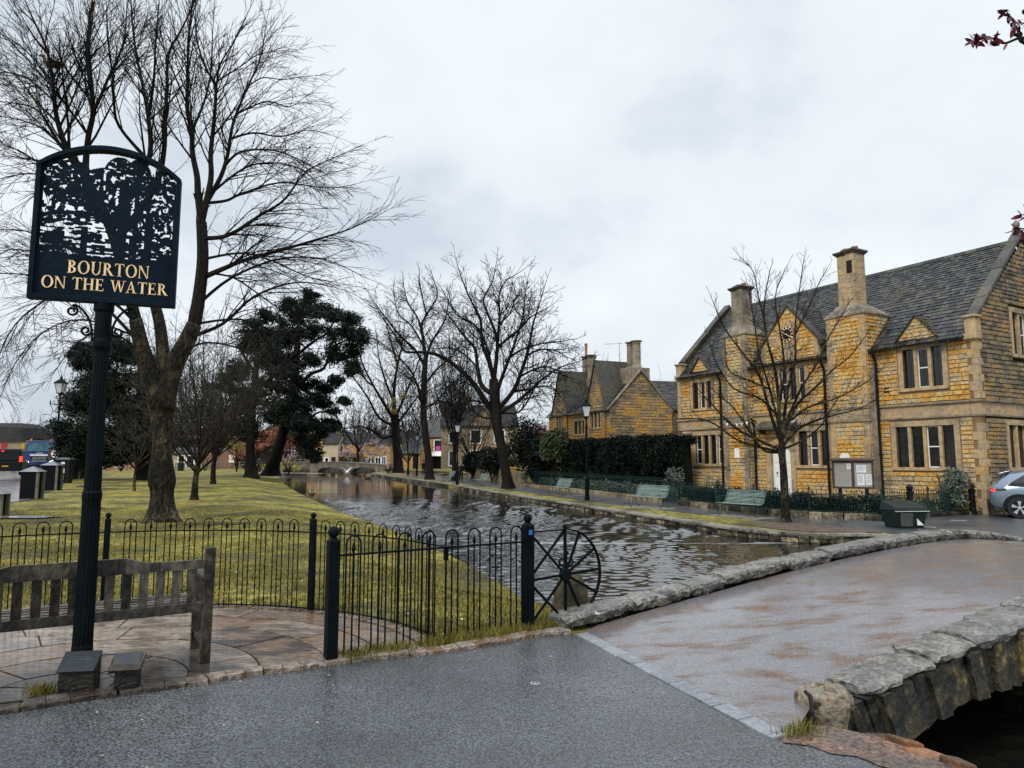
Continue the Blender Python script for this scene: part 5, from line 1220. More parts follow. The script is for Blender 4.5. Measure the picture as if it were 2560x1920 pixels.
# ------------------------------------------------------------------ railings on the garden side
def kerbwall(name, pts, h, label, th=.28, m=None, seed=1, lw=(.4, .9)):
    random.seed(seed); e = empty(name, (0, 0, 0), 0, label, 'wall'); b = MB(); P = crom([(*p,) for p in pts], 4); T_ = plen(P); s = 0
    nc = max(1, round(h/.2))
    for c in range(nc):
        s = 0
        while s < T_-.03:
            l = min(U(*lw), T_-s); p, d = along(P, s); q, _ = along(P, s+l); n = Vector((-d.y, d.x)); a = p+d*.005; q = q-d*.005; z = hR(p.x, p.y); j = U(-.015, .015)
            z0, z1 = z+h*c/nc-(.1 if c == 0 else -.004), z+h*(c+1)/nc
            b.hexa([(a.x-n.x*(th/2+j), a.y-n.y*(th/2+j), z0), (q.x-n.x*(th/2+j), q.y-n.y*(th/2+j), z0), (q.x+n.x*th/2, q.y+n.y*th/2, z0), (a.x+n.x*th/2, a.y+n.y*th/2, z0), (a.x-n.x*(th/2+j-.01), a.y-n.y*(th/2+j-.01), z1), (q.x-n.x*(th/2+j-.01), q.y-n.y*(th/2+j-.01), z1), (q.x+n.x*th/2, q.y+n.y*th/2, z1), (a.x+n.x*th/2, a.y+n.y*th/2, z1)]); s += l
    b.build('stones', m or T['drystone'], e, bevel=.012); return e
hall_f = [OUT[i] for i in (4, 3, 2, 1)] + [(11.55, 23.35), (11.95, 22.9)]
hall_f2 = [(11.95, 22.9), (13.4, 23.9), (15.2, 25.0), (17.3, 26.0)]
kerbwall('low_kerb_wall', hall_f, .22, 'low mossy stone kerb wall carrying the ornate railing before the hall', seed=2, m=T['wetstone'])
kerbwall('low_kerb_wall', hall_f2, .14, 'short low kerb wall behind the dark green grit bin', seed=3, m=T['wetstone'])
def ornate(pts, label, z0, hgt, posts, pitch=.155, mat_=None):
    e = empty('ornate_railing', (0, 0, 0), 0, label, 'railing'); P = crom(pts, 4); T_ = plen(P); m = MB(); r1 = MB(); s = .08; k = 0
    mat_ = mat_ or T['rail']
    pp = []
    while s < T_:
        p, d = along(P, s); z = hR(p.x, p.y)+z0; zt = z+hgt
        m.tube([(p.x, p.y, z), (p.x, p.y, zt-.06), (p.x, p.y, zt-.05), (p.x, p.y, zt)], [.010, .010, .017, .002], 4)
        c = p+d*(pitch/2); zc = zt-.235; rr = .048
        m.tube([(c.x+d.x*rr*math.cos(a), c.y+d.y*rr*math.cos(a), zc+rr*math.sin(a)) for a in [q*math.pi/4 for q in range(9)]], .008, 4, False)
        m.tube([(c.x, c.y, zc-rr), (c.x-d.x*.05, c.y-d.y*.05, z+hgt*.45), (c.x+d.x*.05, c.y+d.y*.05, z+.05)], .007, 4)
        m.tube([(c.x-d.x*.03, c.y-d.y*.03, z+.02), (c.x, c.y, z+hgt*.3), (c.x+d.x*.04, c.y+d.y*.04, z+hgt*.55)], .007, 4)
        pp.append((p.x, p.y, z)); s += pitch
    for dz in (hgt-.18, hgt-.30, .06): r1.tube([(x, y, z+dz) for x, y, z in pp], .011, 4)
    m.build('bars', mat_, e); build_split(r1, 'rail', mat_, e)
    for t in posts:
        p, d = along(P, T_*t); z = hR(p.x, p.y)+z0-.05; q = MB(); q.lathe([(.035, 0), (.035, hgt*.85), (.025, hgt*.88), (.025, hgt+.02), (.05, hgt+.04), (.04, hgt+.09), (.012, hgt+.12), (.004, hgt+.16)], 8, (p.x, p.y, z)); q.build('post', mat_, e)
    return e
ornate(hall_f, 'ornate dark green railing with curled rings in front of the hall door and windows', .20, .80, (.0, .27, .52, .76, 1))
ornate(hall_f2, 'ornate dark railing behind the grit bin, running to the silver car', .12, .86, (.48,))
ornate([OUT[4], OUT[5]], 'green ornate garden gate between the two railings', .02, .95, (0, 1), mat_=T['rail'])
for q_, lb in (((13.35, 23.75), 'stout black cast-iron gatepost right behind the grit bin'), ((16.6, 25.55), 'stout black cast-iron gatepost beside the silver car')):
    m = MB(); m.lathe([(.12, 0), (.12, .2), (.095, .24), (.095, .82), (.12, .85), (.12, .92), (.07, .95), (.11, 1.02), (.11, 1.08), (.04, 1.16)], 14); m.build('gatepost', T['black'], label=lb, cat='gatepost', loc=(q_[0], q_[1], hR(*q_)))
# spear railing along the hedge
sp_f = [OUT[8], OUT[7], OUT[6], OUT[5]]
kerbwall('low_kerb_wall', sp_f, .20, 'low stone kerb wall below the plain spear railing and the hedge', seed=4)
SR = empty('spear_railing', (0, 0, 0), 0, 'plain green railing with spear points in front of the tall hedge', 'railing'); P = crom(sp_f, 4); T_ = plen(P); m = MB(); s = .05; pp = []
while s < T_:
    p, d = along(P, s); z = hR(p.x, p.y)+.18; m.tube([(p.x, p.y, z), (p.x, p.y, z+.86), (p.x, p.y, z+.88), (p.x, p.y, z+.98)], [.011, .011, .022, .003], 4); pp.append((p.x, p.y, z)); s += .16
m.build('spears', T['rail'], SR); m = MB()
for dz in (.10, .80): m.tube([(x, y, z+dz) for x, y, z in pp[::4]+[pp[-1]]], .014, 4)
m.build('rails', T['rail'], SR)
# dry-stone garden walls farther along with gate piers
kerbwall('garden_wall', [OUT[8], lerp(Vector(OUT[8]), Vector(OUT[9]), .35).to_tuple()], 1.0, 'mossy dry-stone garden wall right behind the big riverside tree', th=.5, seed=5, lw=(.2, .45))
a8, a9, a10 = Vector(OUT[8]), Vector(OUT[9]), Vector(OUT[10])
kerbwall('garden_wall', [a8.lerp(a9, .55).to_tuple(), a8.lerp(a9, .95).to_tuple()], 1.1, 'dry-stone garden wall behind the fourth green bench', th=.5, seed=6, lw=(.25, .5))
kerbwall('garden_wall', [a9.to_tuple(), a10.lerp(a9, .3).to_tuple(), a10.to_tuple()], 1.25, 'long far garden wall beside the walker in the black coat', th=.5, seed=7, lw=(.3, .7))
for q_, lb in ((a8.lerp(a9, .38), 'square ochre stone gate pier nearer to the big tree'), (a8.lerp(a9, .52), 'square ochre stone gate pier on the far side of the gap')):
    m = MB(); z = 0
    while z < 1.15: m.box(-.27+U(-.01, .01), -.27, z+.004, .27+U(-.01, .01), .27, z+.2); z += .2
    m.box(-.31, -.31, z, .31, .31, z+.1); m.build('gate_pier', T['stone'], label=lb, cat='gate pier', bevel=.015, loc=(q_.x, q_.y, hR(q_.x, q_.y)), rz=.3)

# ------------------------------------------------------------------ slatted riverside benches
def iron_bench(L_=1.65):
    e = empty('riverside_bench', (0, 0, 0), 0); tag(e, 'x', 'bench', 'pale green slatted benches along the river path')
    s = MB()
    for k in range(8): y = .02+k*.058; z = .43-.02*math.sin(math.pi*k/7); s.box(0, y, z, L_, y+.036, z+.02)
    s.build('seat', T['bench'], e); b = MB()
    for k in range(10):
        t = k/9; y = .50+.17*t; z = .47+.40*t; b.hexa([(0, y, z), (L_, y, z), (L_, y+.018, z-.004), (0, y+.018, z-.004), (0, y+.008, z+.021), (L_, y+.008, z+.021), (L_, y+.026, z+.017), (0, y+.026, z+.017)])
    b.build('backrest', T['bench'], e)
    for x in (.05, L_-.05):
        f = MB(); r = .014
        f.tube(crom([(x, .02, .43), (x, -.0, .25), (x, .06, .06), (x, .15, .01), (x, .22, .06), (x, .25, .25), (x, .28, .42)], 3), r, 5)
        f.tube(crom([(x, .44, .42), (x, .45, .22), (x, .52, .06), (x, .62, .015), (x, .68, .03), (x, .69, .07), (x, .66, .07)], 3), r, 5)
        f.tube(crom([(x, .0, .42), (x, .24, .40), (x, .47, .43), (x, .56, .60), (x, .68, .90)], 3), r, 5)
        f.build('leg', T['benchiron'], e); a = MB()
        a.tube(crom([(x, .58, .62), (x, .40, .68), (x, .18, .67), (x, .06, .62), (x, .03, .54), (x, .09, .49), (x, .16, .51), (x, .17, .57), (x, .13, .58)], 3), .014, 5); a.build('armrest', T['benchiron'], e)
    return e
b0 = iron_bench()
bl = [((1790, 1289), (1883, 1297), 'nearest pale green slatted bench, left of the young tree by the hall'), ((1570, 1268), (1655, 1274), 'second pale green slatted bench, between the lamp post and the hall gate'), ((1370, 1237), (1420, 1243), 'third pale green slatted bench, left of the lamp post in front of the railing'), ((1182, 1215), (1214, 1217), 'fourth green slatted bench, left of the big leaning tree trunk'), ((1106, 1203), (1126, 1205), 'farthest green slatted bench, behind the walker near the distant lamp')]
for i, (l_, r_, lb) in enumerate(bl):
    a, b = GRt(*l_), GRt(*r_); o = b0 if i == 0 else copy_tree(b0); ang = math.atan2(b.y-a.y, b.x-a.x) if i < 4 else math.atan2(-.9, .35)
    if i >= 2: ang = math.atan2(-.92, .40)
    o.location = (a.x, a.y, hR(a.x, a.y)+.015); o.rotation_euler[2] = ang; o['label'] = lb
m = MB(); m.box(0, 0, 0, .24, .03, .11); 
# ------------------------------------------------------------------ lamp posts
def lamp(height=4.9):
    e = empty('street_lamp', (0, 0, 0)); tag(e, 'x', 'street lamp', 'Victorian style street lamps')
    m = MB(); h = height-.95
    m.lathe([(.13, 0), (.13, .12), (.105, .16), (.105, .95), (.125, .98), (.125, 1.02), (.075, 1.12), (.062, 1.3), (.052, 2.2), (.048, h-.5), (.075, h-.48), (.075, h-.44), (.042, h-.4), (.036, h)], 14); m.build('post', T['iron'], e)
    m = MB(); m.tube([(-.28, 0, h-.55), (.28, 0, h-.55)], .014, 6); m.ball((-.28, 0, h-.55), .028, 6, 4); m.ball((.28, 0, h-.55), .028, 6, 4); m.build('ladder_bar', T['iron'], e)
    l = empty('lantern', (0, 0, 0)); l.parent = e
    m = MB(); z0, z1 = h+.02, h+.52; a, b = .11, .21
    for sx, sy in ((1, 1), (1, -1), (-1, 1), (-1, -1)): m.tube([(sx*a, sy*a, z0), (sx*b, sy*b, z1)], .014, 4)
    m.box(-a-.02, -a-.02, z0-.03, a+.02, a+.02, z0+.01); m.box(-b-.02, -b-.02, z1-.015, b+.02, b+.02, z1+.012); m.lathe([(.03, h-.14), (.10, h-.02), (.03, h+.0)], 8)
    m.build('frame', T['iron'], l)
    m = MB(); m.hexa([(-a, -a, z0+.01), (a, -a, z0+.01), (a, a, z0+.01), (-a, a, z0+.01), (-b+.01, -b+.01, z1-.016), (b-.01, -b+.01, z1-.016), (b-.01, b-.01, z1-.016), (-b+.01, b-.01, z1-.016)])
    m.build('lantern_glass', T['lampglass'], l)
    m = MB(); m.hexa([(-b-.03, -b-.03, z1+.013), (b+.03, -b-.03, z1+.013), (b+.03, b+.03, z1+.013), (-b-.03, b+.03, z1+.013), (-.07, -.07, z1+.2), (.07, -.07, z1+.2), (.07, .07, z1+.2), (-.07, .07, z1+.2)]); m.lathe([(.05, z1+.2), (.07, z1+.24), (.07, z1+.28), (.02, z1+.32), (.035, z1+.36), (.004, z1+.45)], 8); m.build('lantern_roof', T['iron'], l)
    return e
T['lampglass'] = mat('pale_lantern_glass', [(.45, .48, .50), (.55, .58, .60)], 3, (.1, .2), fine=.05)
l0 = lamp(); q = GRt(1468, 1251); l0.location = (q.x, q.y, hR(q.x, q.y)); l0['label'] = 'nearest street lamp with glass lantern, standing on the right bank by the third bench'
l0.scale = [1.02]*3
def lcopy(p, h, lb): o = copy_tree(l0); o.location = p; o.scale = (h/4.9,)*3; o['label'] = lb
p = GRt(1143, 1213); lcopy((p.x, p.y, hR(p.x, p.y)), 4.9, 'dark street lamp left of the big leaning tree, beside the walker in black')
p = GRt(1042, 1190); lcopy((p.x, p.y, hR(p.x, p.y)), 4.9, 'farthest riverside street lamp, between the two distant tree trunks')
p = A(137, 1180, 62); lcopy((p.x, p.y, p.z), 8.6, 'tall street lamp at the left roadside against the sky')
# ------------------------------------------------------------------ grit bin
q = GRt(2270, 1320); GB = empty('grit_bin', (q.x-.02, q.y, hR(q.x, q.y)), rad(8), 'dark green plastic grit bin with a pale trim line and sloping lid', 'grit bin'); GB.scale = (.8, .8, .8)
m = MB(); m.hexa([(-.62, -.30, 0), (.42, -.34, 0), (.42, .38, 0), (-.62, .38, 0), (-.75, -.40, .62), (.55, -.40, .62), (.55, .44, .62), (-.75, .44, .62)]); m.build('tub', T['bin'], GB, bevel=.03)
m = MB(); m.hexa([(-.50, -.365, .08), (-.05, -.38, .08), (-.05, -.30, .08), (-.5, -.30, .08), (-.54, -.422, .56), (-.05, -.415, .56), (-.05, -.3, .56), (-.54, -.3, .56)]); m.build('side_panel', T['greyplastic'], GB)
m = MB(); m.hexa([(-.78, -.44, .63), (.60, -.44, .63), (.60, .48, .63), (-.78, .48, .63), (-.72, -.36, .78), (.54, -.36, .78), (.5, .40, .98), (-.66, .40, .98)]); m.build('lid', T['bin'], GB, bevel=.03)
m = MB(); m.box(-.785, -.447, .612, .605, -.441, .632); m.box(.6005, -.44, .612, .607, .48, .632); m.build('trim', T['paint'], GB)
m = MB(); m.xz([(.10, .12), (.36, .12), (.10, .36)], -.415, -.40); m.build('sticker', T['paper'], GB)
# ------------------------------------------------------------------ notice board
a, b = A(2086, 1147, 24.6), A(2174, 1147, 24.6)
NB = empty('notice_board', ((a.x+b.x)/2, 24.6, 0), rad(-22), 'brown wooden notice board with two glazed panels and paper notices before the hall', 'notice board')
w2 = .66; zb, zt = .62, 1.58
m = MB(); m.box(-w2, -.03, zb, w2, .05, zb+.07); m.box(-w2, -.03, zt-.07, w2, .05, zt)
for x in (-w2, -.045, w2-.07): m.box(x, -.034, zb+.07, x+.07+(.02 if x == -.045 else 0), .05, zt-.07)
m.box(-w2-.06, -.10, zt+.001, w2+.06, .10, zt+.05); m.hexa([(-w2-.06, -.10, zt+.05), (w2+.06, -.10, zt+.05), (w2+.06, .1, zt+.05), (-w2-.06, .1, zt+.05), (-w2-.04, -.02, zt+.11), (w2+.04, -.02, zt+.11), (w2+.04, .02, zt+.11), (-w2-.04, .02, zt+.11)]); m.build('frame', T['brownwood'], NB, bevel=.006)
m = MB(); m.box(-w2+.05, .0, zb+.05, w2-.05, .03, zt-.05); m.build('backing', T['boardback'], NB)
for x in (-.42, .42): m = MB(); m.box(x-.06, .051, -.42, x+.06, .15, zt-.05); m.build('leg', T['black'], NB)
for (x, z, ww, hh) in ((-.18, 1.30, .15, .19), (.12, 1.18, .30, .26), (.13, .74, .23, .38), (.40, .76, .22, .36)):
    m = MB(); m.box(x, -.006, z, x+ww, -.001, z+hh); n_ = m.build('paper_notice', T['paper'], NB); t_ = MB(); k = z+hh-.05
    while k > z+.05: t_.box(x+.03, -.008, k, x+ww-U(.03, .08), -.0065, k+.012); k -= .035
    t_.build('printed_text', mat('notice_print', [(.25, .27, .32)], 5) if 'notice_print' not in bpy.data.materials else bpy.data.materials['notice_print'], n_)

# ------------------------------------------------------------------ silver crossover car
def wheel(parent, x, y, r, w, sd, lit=True):
    e = empty('wheel', (x, y, r)); e.parent = parent; Mx = Matrix.Rotation(math.pi/2, 4, 'X')
    t = MB(); t.lathe([(r*.66, -w/2), (r*.94, -w/2), (r, -w/2+.03), (r, w/2-.03), (r*.94, w/2), (r*.66, w/2)], 28, M=Mx, ring=True); t.build('tyre', T['rubber'], e, smooth=False)
    q = MB(); q.lathe([(r*.60, -w/2+.01), (r*.68, -w/2-.004), (r*.70, -w/2+.02), (r*.6, -w/2+.03)], 28, ring=True, M=Mx if sd < 0 else Matrix.Rotation(-math.pi/2, 4, 'X'))
    for k in range(5):
        a = 2*math.pi*k/5+.3
        for dl in (-.13, .13):
            c0 = (r*.12*math.cos(a), r*.12*math.sin(a)); c1 = (r*.64*math.cos(a+dl), r*.64*math.sin(a+dl)); n = Vector((-math.sin(a), math.cos(a)))*r*.045
            yy = (-w/2-.002, -w/2+.03) if sd < 0 else (w/2-.03, w/2+.002)
            q.xz([(c0[0]-n.x, c0[1]-n.y), (c1[0]-n.x*1.6, c1[1]-n.y*1.6), (c1[0]+n.x*1.6, c1[1]+n.y*1.6), (c0[0]+n.x, c0[1]+n.y)], *yy)
    q.lathe([(.001, 0), (r*.15, 0), (r*.15, .03), (.001, .035)], 12, M=Matrix.Translation((0, sd*(w/2-.01), 0)) @ (Mx if sd < 0 else Matrix.Rotation(-math.pi/2, 4, 'X')))
    q.build('rim', T['chrome'], e); d = MB(); d.lathe([(.001, 0), (r*.67, 0), (r*.67, .05), (.001, .05)], 20, M=Matrix.Translation((0, -.02, 0)) @ Mx); d.build('brake_disc', T['black'], e); return e
def section_body(m, st, ny=7):
    """loft of half sections: st = list of (x, [(y, z)...]) mirrored"""
    rows_ = []
    for x, pr in st:
        full = [(x, -y, z) for y, z in pr]+[(x, y, z) for y, z in pr[::-1]]; i = len(m.v); m.v += full; rows_.append((i, len(full)))
    for (a, n), (b, _) in zip(rows_, rows_[1:]):
        for k in range(n): k2 = (k+1) % n; m.f.append((a+k, a+k2, b+k2, b+k))
    for (i, n), rv in ((rows_[0], False), (rows_[-1], True)): f = tuple(range(i, i+n)); m.f.append(f if rv else f[::-1])
tw = G(2545, 1306, -.47); CAR = empty('parked_car', (tw.x-.16, tw.y+1.14, hR(tw.x, tw.y)+.012), rad(-31), 'silver blue crossover car with red tail lamp, its tail entering the frame at the right', 'car')
# x forward from the rear bumper; wheels at .80 and 3.45, body length 4.4, half width .92
def prof(x):
    zb = .28 if .2 < x < 4.2 else .36
    sh = interp(x, [(0, .92), (.15, 1.02), (.6, 1.05), (3.1, .98), (4.0, .82), (4.4, .62)]); top = interp(x, [(0, .96), (.12, 1.10), (.35, 1.33), (.62, 1.52), (1.2, 1.60), (2.0, 1.60), (2.6, 1.48), (3.3, 1.03), (3.5, .98), (4.1, .84), (4.4, .66)])
    hw = interp(x, [(0, .70), (.1, .84), (.35, .91), (3.9, .91), (4.25, .80), (4.4, .62)])
    roofw = hw*.70 if top > sh+.12 else hw*.88
    return [(hw*.86, zb), (hw*.99, zb+.12), (hw, .62), (hw*1.0, .80), (hw*.965, sh), (lerp(hw*.955, roofw, .9), max(sh+.01, lerp(sh, top, .88))), (roofw*.85, max(sh+.02, top)), (.2, max(sh+.03, top+.015))]
bdm = MB(); section_body(bdm, [(x, prof(x)) for x in [0, .05, .12, .22, .35, .5, .62, .9, 1.2, 1.6, 2.0, 2.3, 2.6, 2.9, 3.1, 3.3, 3.5, 3.8, 4.1, 4.28, 4.4]])
CB = bdm.build('body', T['silver'], CAR, smooth=True)
def sidepoly(name, pts, m, y, th=.012, parent=None):
    """panel laid on both flanks"""
    for sg in (-1, 1):
        b = MB(); yy = [(sg*(yy_ if yy_ else y)) for (_, _, yy_) in pts]; n = len(pts); i = 0
        f = [(p[0], q, p[1]) for p, q in zip(pts, yy)]; bk_ = [(x, q-sg*.03, z) for x, q, z in f]; b.v = f+bk_; b.f = [tuple(range(n)), tuple(range(n, 2*n))[::-1]]+[(k, n+k, n+(k+1) % n, (k+1) % n) for k in range(n)]
        b.build(name, m, parent)
sidepoly('side_window', [(.52, 1.10, .905), (.62, 1.20, .87), (.98, 1.44, .735), (2.0, 1.53, .68), (2.5, 1.44, .71), (3.05, 1.05, .905), (1.2, 1.06, .905)], T['glass'], .8, parent=CAR)
sidepoly('wheel_arch', [(.80+.47*math.cos(a), .35+.47*math.sin(a), .925) for a in [math.pi*k/12 for k in range(13)]], T['black'], .92, parent=CAR)
sidepoly('wheel_arch', [(3.45+.45*math.cos(a), .35+.45*math.sin(a), .925) for a in [math.pi*k/12 for k in range(13)]], T['black'], .92, parent=CAR)
sidepoly('tail_lamp', [(.03, .93, .79), (.03, .99, .78), (.42, .99, .922), (.50, .955, .924), (.30, .93, .918)], T['black'], .9, parent=CAR)
sidepoly('tail_lamp', [(.025, .90, .79), (.025, .96, .78), (.16, .97, .87), (.17, .89, .875)], T['taillamp'], .9, parent=CAR)
sidepoly('sill', [(1.3, .27, .925), (1.3, .38, .925), (2.95, .38, .925), (2.95, .27, .925)], T['black'], .9, parent=CAR)
sidepoly('crease', [(.5, .745, .924), (.5, .76, .924), (3.3, .70, .924), (3.3, .685, .924)], T['chrome'], .9, parent=CAR)
m = MB(); m.hexa([(.16, -.66, 1.12), (.16, .66, 1.12), (.20, .66, 1.12), (.20, -.66, 1.12), (.46, -.56, 1.46), (.46, .56, 1.46), (.50, .56, 1.46), (.5, -.56, 1.46)]); m.build('rear_window', T['glass'], CAR)
m = MB(); m.hexa([(.30, -.62, 1.47), (.62, -.6, 1.55), (.62, .6, 1.55), (.30, .62, 1.47), (.32, -.62, 1.51), (.62, -.6, 1.60), (.62, .6, 1.60), (.32, .62, 1.51)]); m.build('spoiler', T['silver'], CAR, bevel=.01)
m = MB(); m.box(-.04, -.72, .36, .10, .72, .56); m.build('bumper', T['black'], CAR, bevel=.03)
m = MB(); m.box(-.012, -.26, .62, -.002, .26, .73); m.build('number_plate', T['amber'], CAR)
for x in (.80, 3.45):
    for sd in (-1, 1): wheel(CAR, x, sd*.83, .355, .22, sd)

# ------------------------------------------------------------------ road on the left with vehicles
sheet('left_road', [(-70, 20), (-17.6, 23.0), (-18.6, 27.3), (-22.5, 34.5), (-29.5, 47), (-43, 71), (-56, 90), (-72, 115), (-130, 205), (-190, 205), (-140, 80)], .02, mat('wet_pale_road', [(.10, .105, .11), (.16, .165, .17)], .5, (.12, .3), .2, 60), zf=hL)
sheet('left_path', [(-70, 97), (-24, 88), (-24, 90.5), (-70, 101)], .02, T['paleslab'], zf=lambda x, y: hL(x, y))
# bin enclosures on the grass verge
def bin_box(px_, w, h, lb, side=True, kind=0):
    q = GL(*px_); e = empty('litter_bin' if kind else 'bin_enclosure', (q.x, q.y, q.z), rad(12)); tag(e, lb, 'litter bin' if kind else 'bin enclosure', None if kind else 'black bin enclosures on the verge')
    if kind == 0:
        m = MB(); m.box(-w/2, -w/2, 0, w/2-.07, w/2, h); m.build('side_panels', T['binblack'], e, bevel=.01)
        m = MB(); m.box(w/2-.069, -w/2+.0, 0, w/2+.02, -w/2+.09, h-.01); m.box(w/2-.069, w/2-.09, 0, w/2+.02, w/2, h-.01); build_split(m, 'corner_post', T['post'], e)
        m = MB(); m.hexa([(-w/2-.06, -w/2-.06, h), (w/2+.06, -w/2-.06, h), (w/2+.06, w/2+.06, h), (-w/2-.06, w/2+.06, h), (-.04, -.04, h+.2), (.04, -.04, h+.2), (.04, .04, h+.2), (-.04, .04, h+.2)]); m.build('pyramid_lid', T['alu'], e)
    else:
        m = MB(); m.hexa([(-w*.42, -w*.42, 0), (w*.42, -w*.42, 0), (w*.42, w*.42, 0), (-w*.42, w*.42, 0), (-w/2, -w/2, h), (w/2, -w/2, h), (w/2, w/2, h), (-w/2, w/2, h)]); m.build('tub', T['black'], e, bevel=.02)
        m = MB(); m.box(-w/2-.04, -w/2-.04, h, w/2+.04, w/2+.04, h+.05); m.box(-w*.4, -w*.4, h+.05, w*.4, w*.4, h+.12); m.build('lid', T['alu'], e, bevel=.02)
        for k, (z, hh) in enumerate(((.16, .22), (.48, .2), (.9, .09))): m = MB(); m.box(-.12, -w/2-.012, z*h/1.1, .10, -w/2+.02, (z+hh)*h/1.1); m.build('sticker', T['greyplastic'] if k < 1 else T['paper'], e)
    return e
T['alu'] = mat('wet_lid_metal', [(.13, .14, .15), (.22, .23, .245)], 3, (.25, .4), metal=.3)
bin_box((78, 1247), .62, 1.08, 'nearest full black bin enclosure with pale pyramid lid on the verge')
bin_box((127, 1226), .72, 1.25, 'second black bin enclosure, just behind the nearest one')
bin_box((161, 1208), .8, 1.5, 'black litter bin with small pale stickers between the enclosures', kind=1)
bin_box((186, 1197), 1.0, 1.8, 'taller black bin enclosure beyond the litter bin with stickers')
bin_box((207, 1190), 1.1, 2.1, 'farthest black bin enclosure, half hidden by the sign post')
bin_box((-14, 1290), .50, .62, 'black bin enclosure cut off by the left edge of the photo')
# blue tipper lorry facing the camera
q = A(96, 1178, 66); LR = empty('blue_lorry', (q.x, 66, q.z), rad(28), 'blue flat-fronted lorry with orange beacons coming down the left road', 'lorry')
m = MB(); m.box(-1.2, 0, .55, 1.2, 2.0, 1.75); m.hexa([(-1.2, 0, 1.75), (1.2, 0, 1.75), (1.2, 2.0, 1.75), (-1.2, 2, 1.75), (-1.08, .18, 2.75), (1.08, .18, 2.75), (1.12, 2, 2.8), (-1.12, 2, 2.8)]); m.build('cab', T['bluepaint'], LR, bevel=.06)
m = MB(); m.hexa([(-1.04, -.015, 1.85), (1.04, -.015, 1.85), (1.04, .06, 1.85), (-1.04, .06, 1.85), (-.98, .13, 2.62), (.98, .13, 2.62), (.98, .2, 2.62), (-.98, .2, 2.62)]); m.build('windscreen', mat('blue_tinted_glass', [(.03, .09, .12), (.07, .16, .19)], 2, (.05, .1)), LR)
m = MB(); m.box(-.75, -.03, 1.42, .75, .0, 1.58); m.build('name_band', T['white'], LR)
m = MB(); m.box(-.25, -.025, 1.63, .25, .0, 1.72); m.build('badge', T['chrome'], LR)
m = MB()
for k in range(4): m.box(-.62+.03*k, -.03, .88+k*.13, .62-.03*k, .0, .92+k*.13)
m.build('grille_bars', T['chrome'], LR)
m = MB(); m.box(-.66, -.012, .84, .66, .004, 1.38); m.build('grille', T['black'], LR)
for sg in (-1, 1):
    m = MB(); m.xz([(sg*.78, .80), (sg*1.15, .86), (sg*1.13, 1.06), (sg*.8, .92)][::sg], -.03, .01); m.build('headlight', T['headlamp'], LR)
    m = MB(); m.box(sg*1.35-.11, -.05, 1.95, sg*1.35+.11, .06, 2.55); m.tube([(sg*1.1, .1, 2.6), (sg*1.35, .02, 2.5)], .03, 5); m.build('mirror', T['amber'] if sg < 0 else T['black'], LR)
    m = MB(); m.lathe([(.09, 0), (.09, .12), (.04, .16)], 10, (sg*.78, .5, 2.86)); m.build('beacon', T['beacon'], LR)
m = MB(); m.box(-1.2, -.04, .32, 1.2, .3, .62); m.build('bumper', T['black'], LR, bevel=.03)
m = MB(); m.box(-1.18, .2, 2.80, 1.18, 1.9, 2.86); m.build('roof_panel', T['silver'], LR)
m = MB(); m.box(-1.2, 2.2, .9, 1.2, 7.4, 1.1); m.box(-1.22, 2.3, 1.1, -1.16, 7.4, 2.6); m.box(1.16, 2.3, 1.1, 1.22, 7.4, 2.6); m.box(-1.16, 2.3, 1.1, 1.16, 2.36, 2.8); m.box(-1.16, 7.34, 1.1, 1.16, 7.4, 2.6); m.build('tipper_body', T['greyplastic'], LR)
for yy in (1.2, 5.6, 6.8):
    for sg in (-1, 1): w_ = MB(); w_.lathe([(.2, -.15), (.46, -.15), (.5, -.1), (.5, .1), (.46, .15), (.2, .15)], 18, M=Matrix.Translation((sg*1.02, yy, .5)) @ Matrix.Rotation(math.pi/2, 4, 'Y')); w_.build('wheel', T['rubber'], LR)
# dark pickup seen from behind
q = A(12, 1189, 50); PK = empty('dark_van', (q.x, 50, q.z), rad(30), 'dark green-black van seen from behind with a lit red tail lamp', 'van')
m = MB(); m.box(-.95, 0, .35, .95, 4.5, 1.05); m.hexa([(-.95, 0, 1.05), (.95, 0, 1.05), (.95, 3.3, 1.05), (-.95, 3.3, 1.05), (-.84, .08, 1.82), (.84, .08, 1.82), (.84, 2.6, 1.82), (-.84, 2.6, 1.82)]); m.build('body', T['black'], PK, bevel=.06)
m = MB(); m.hexa([(-.78, -.012, 1.10), (.78, -.012, 1.10), (.78, .05, 1.1), (-.78, .05, 1.1), (-.74, .05, 1.68), (.74, .05, 1.68), (.74, .1, 1.68), (-.74, .1, 1.68)]); m.build('rear_window', mat('green_tinted_glass', [(.004, .010, .010)], 3, (.1, .2), spec=.2), PK)
m = MB(); m.box(-.84, .1, 1.85, .84, 2.6, 1.90); m.build('roof_rack', T['alu'], PK)
for sg in (-1, 1): m = MB(); m.box(sg*.86-.09, -.03, .98, sg*.86+.09, .02, 1.36); m.build('tail_lamp', T['taillamp'], PK)
m = MB(); m.box(-.3, -.02, 1.70, -.15, .05, 1.76); m.build('brake_light', T['taillamp'], PK)
m = MB(); m.box(-.97, -.1, .32, .97, .12, .56); m.build('bumper', T['black'], PK, bevel=.03); m = MB(); m.box(-.22, -.02, .62, .16, .0, .71); m.build('number_plate', T['amber'], PK)
for yy in (.85, 3.6):
    for sg in (-1, 1): w_ = MB(); w_.lathe([(.15, -.11), (.33, -.11), (.35, 0), (.33, .11), (.15, .11)], 16, M=Matrix.Translation((sg*.84, yy, .35)) @ Matrix.Rotation(math.pi/2, 4, 'Y')); w_.build('wheel', T['rubber'], PK)
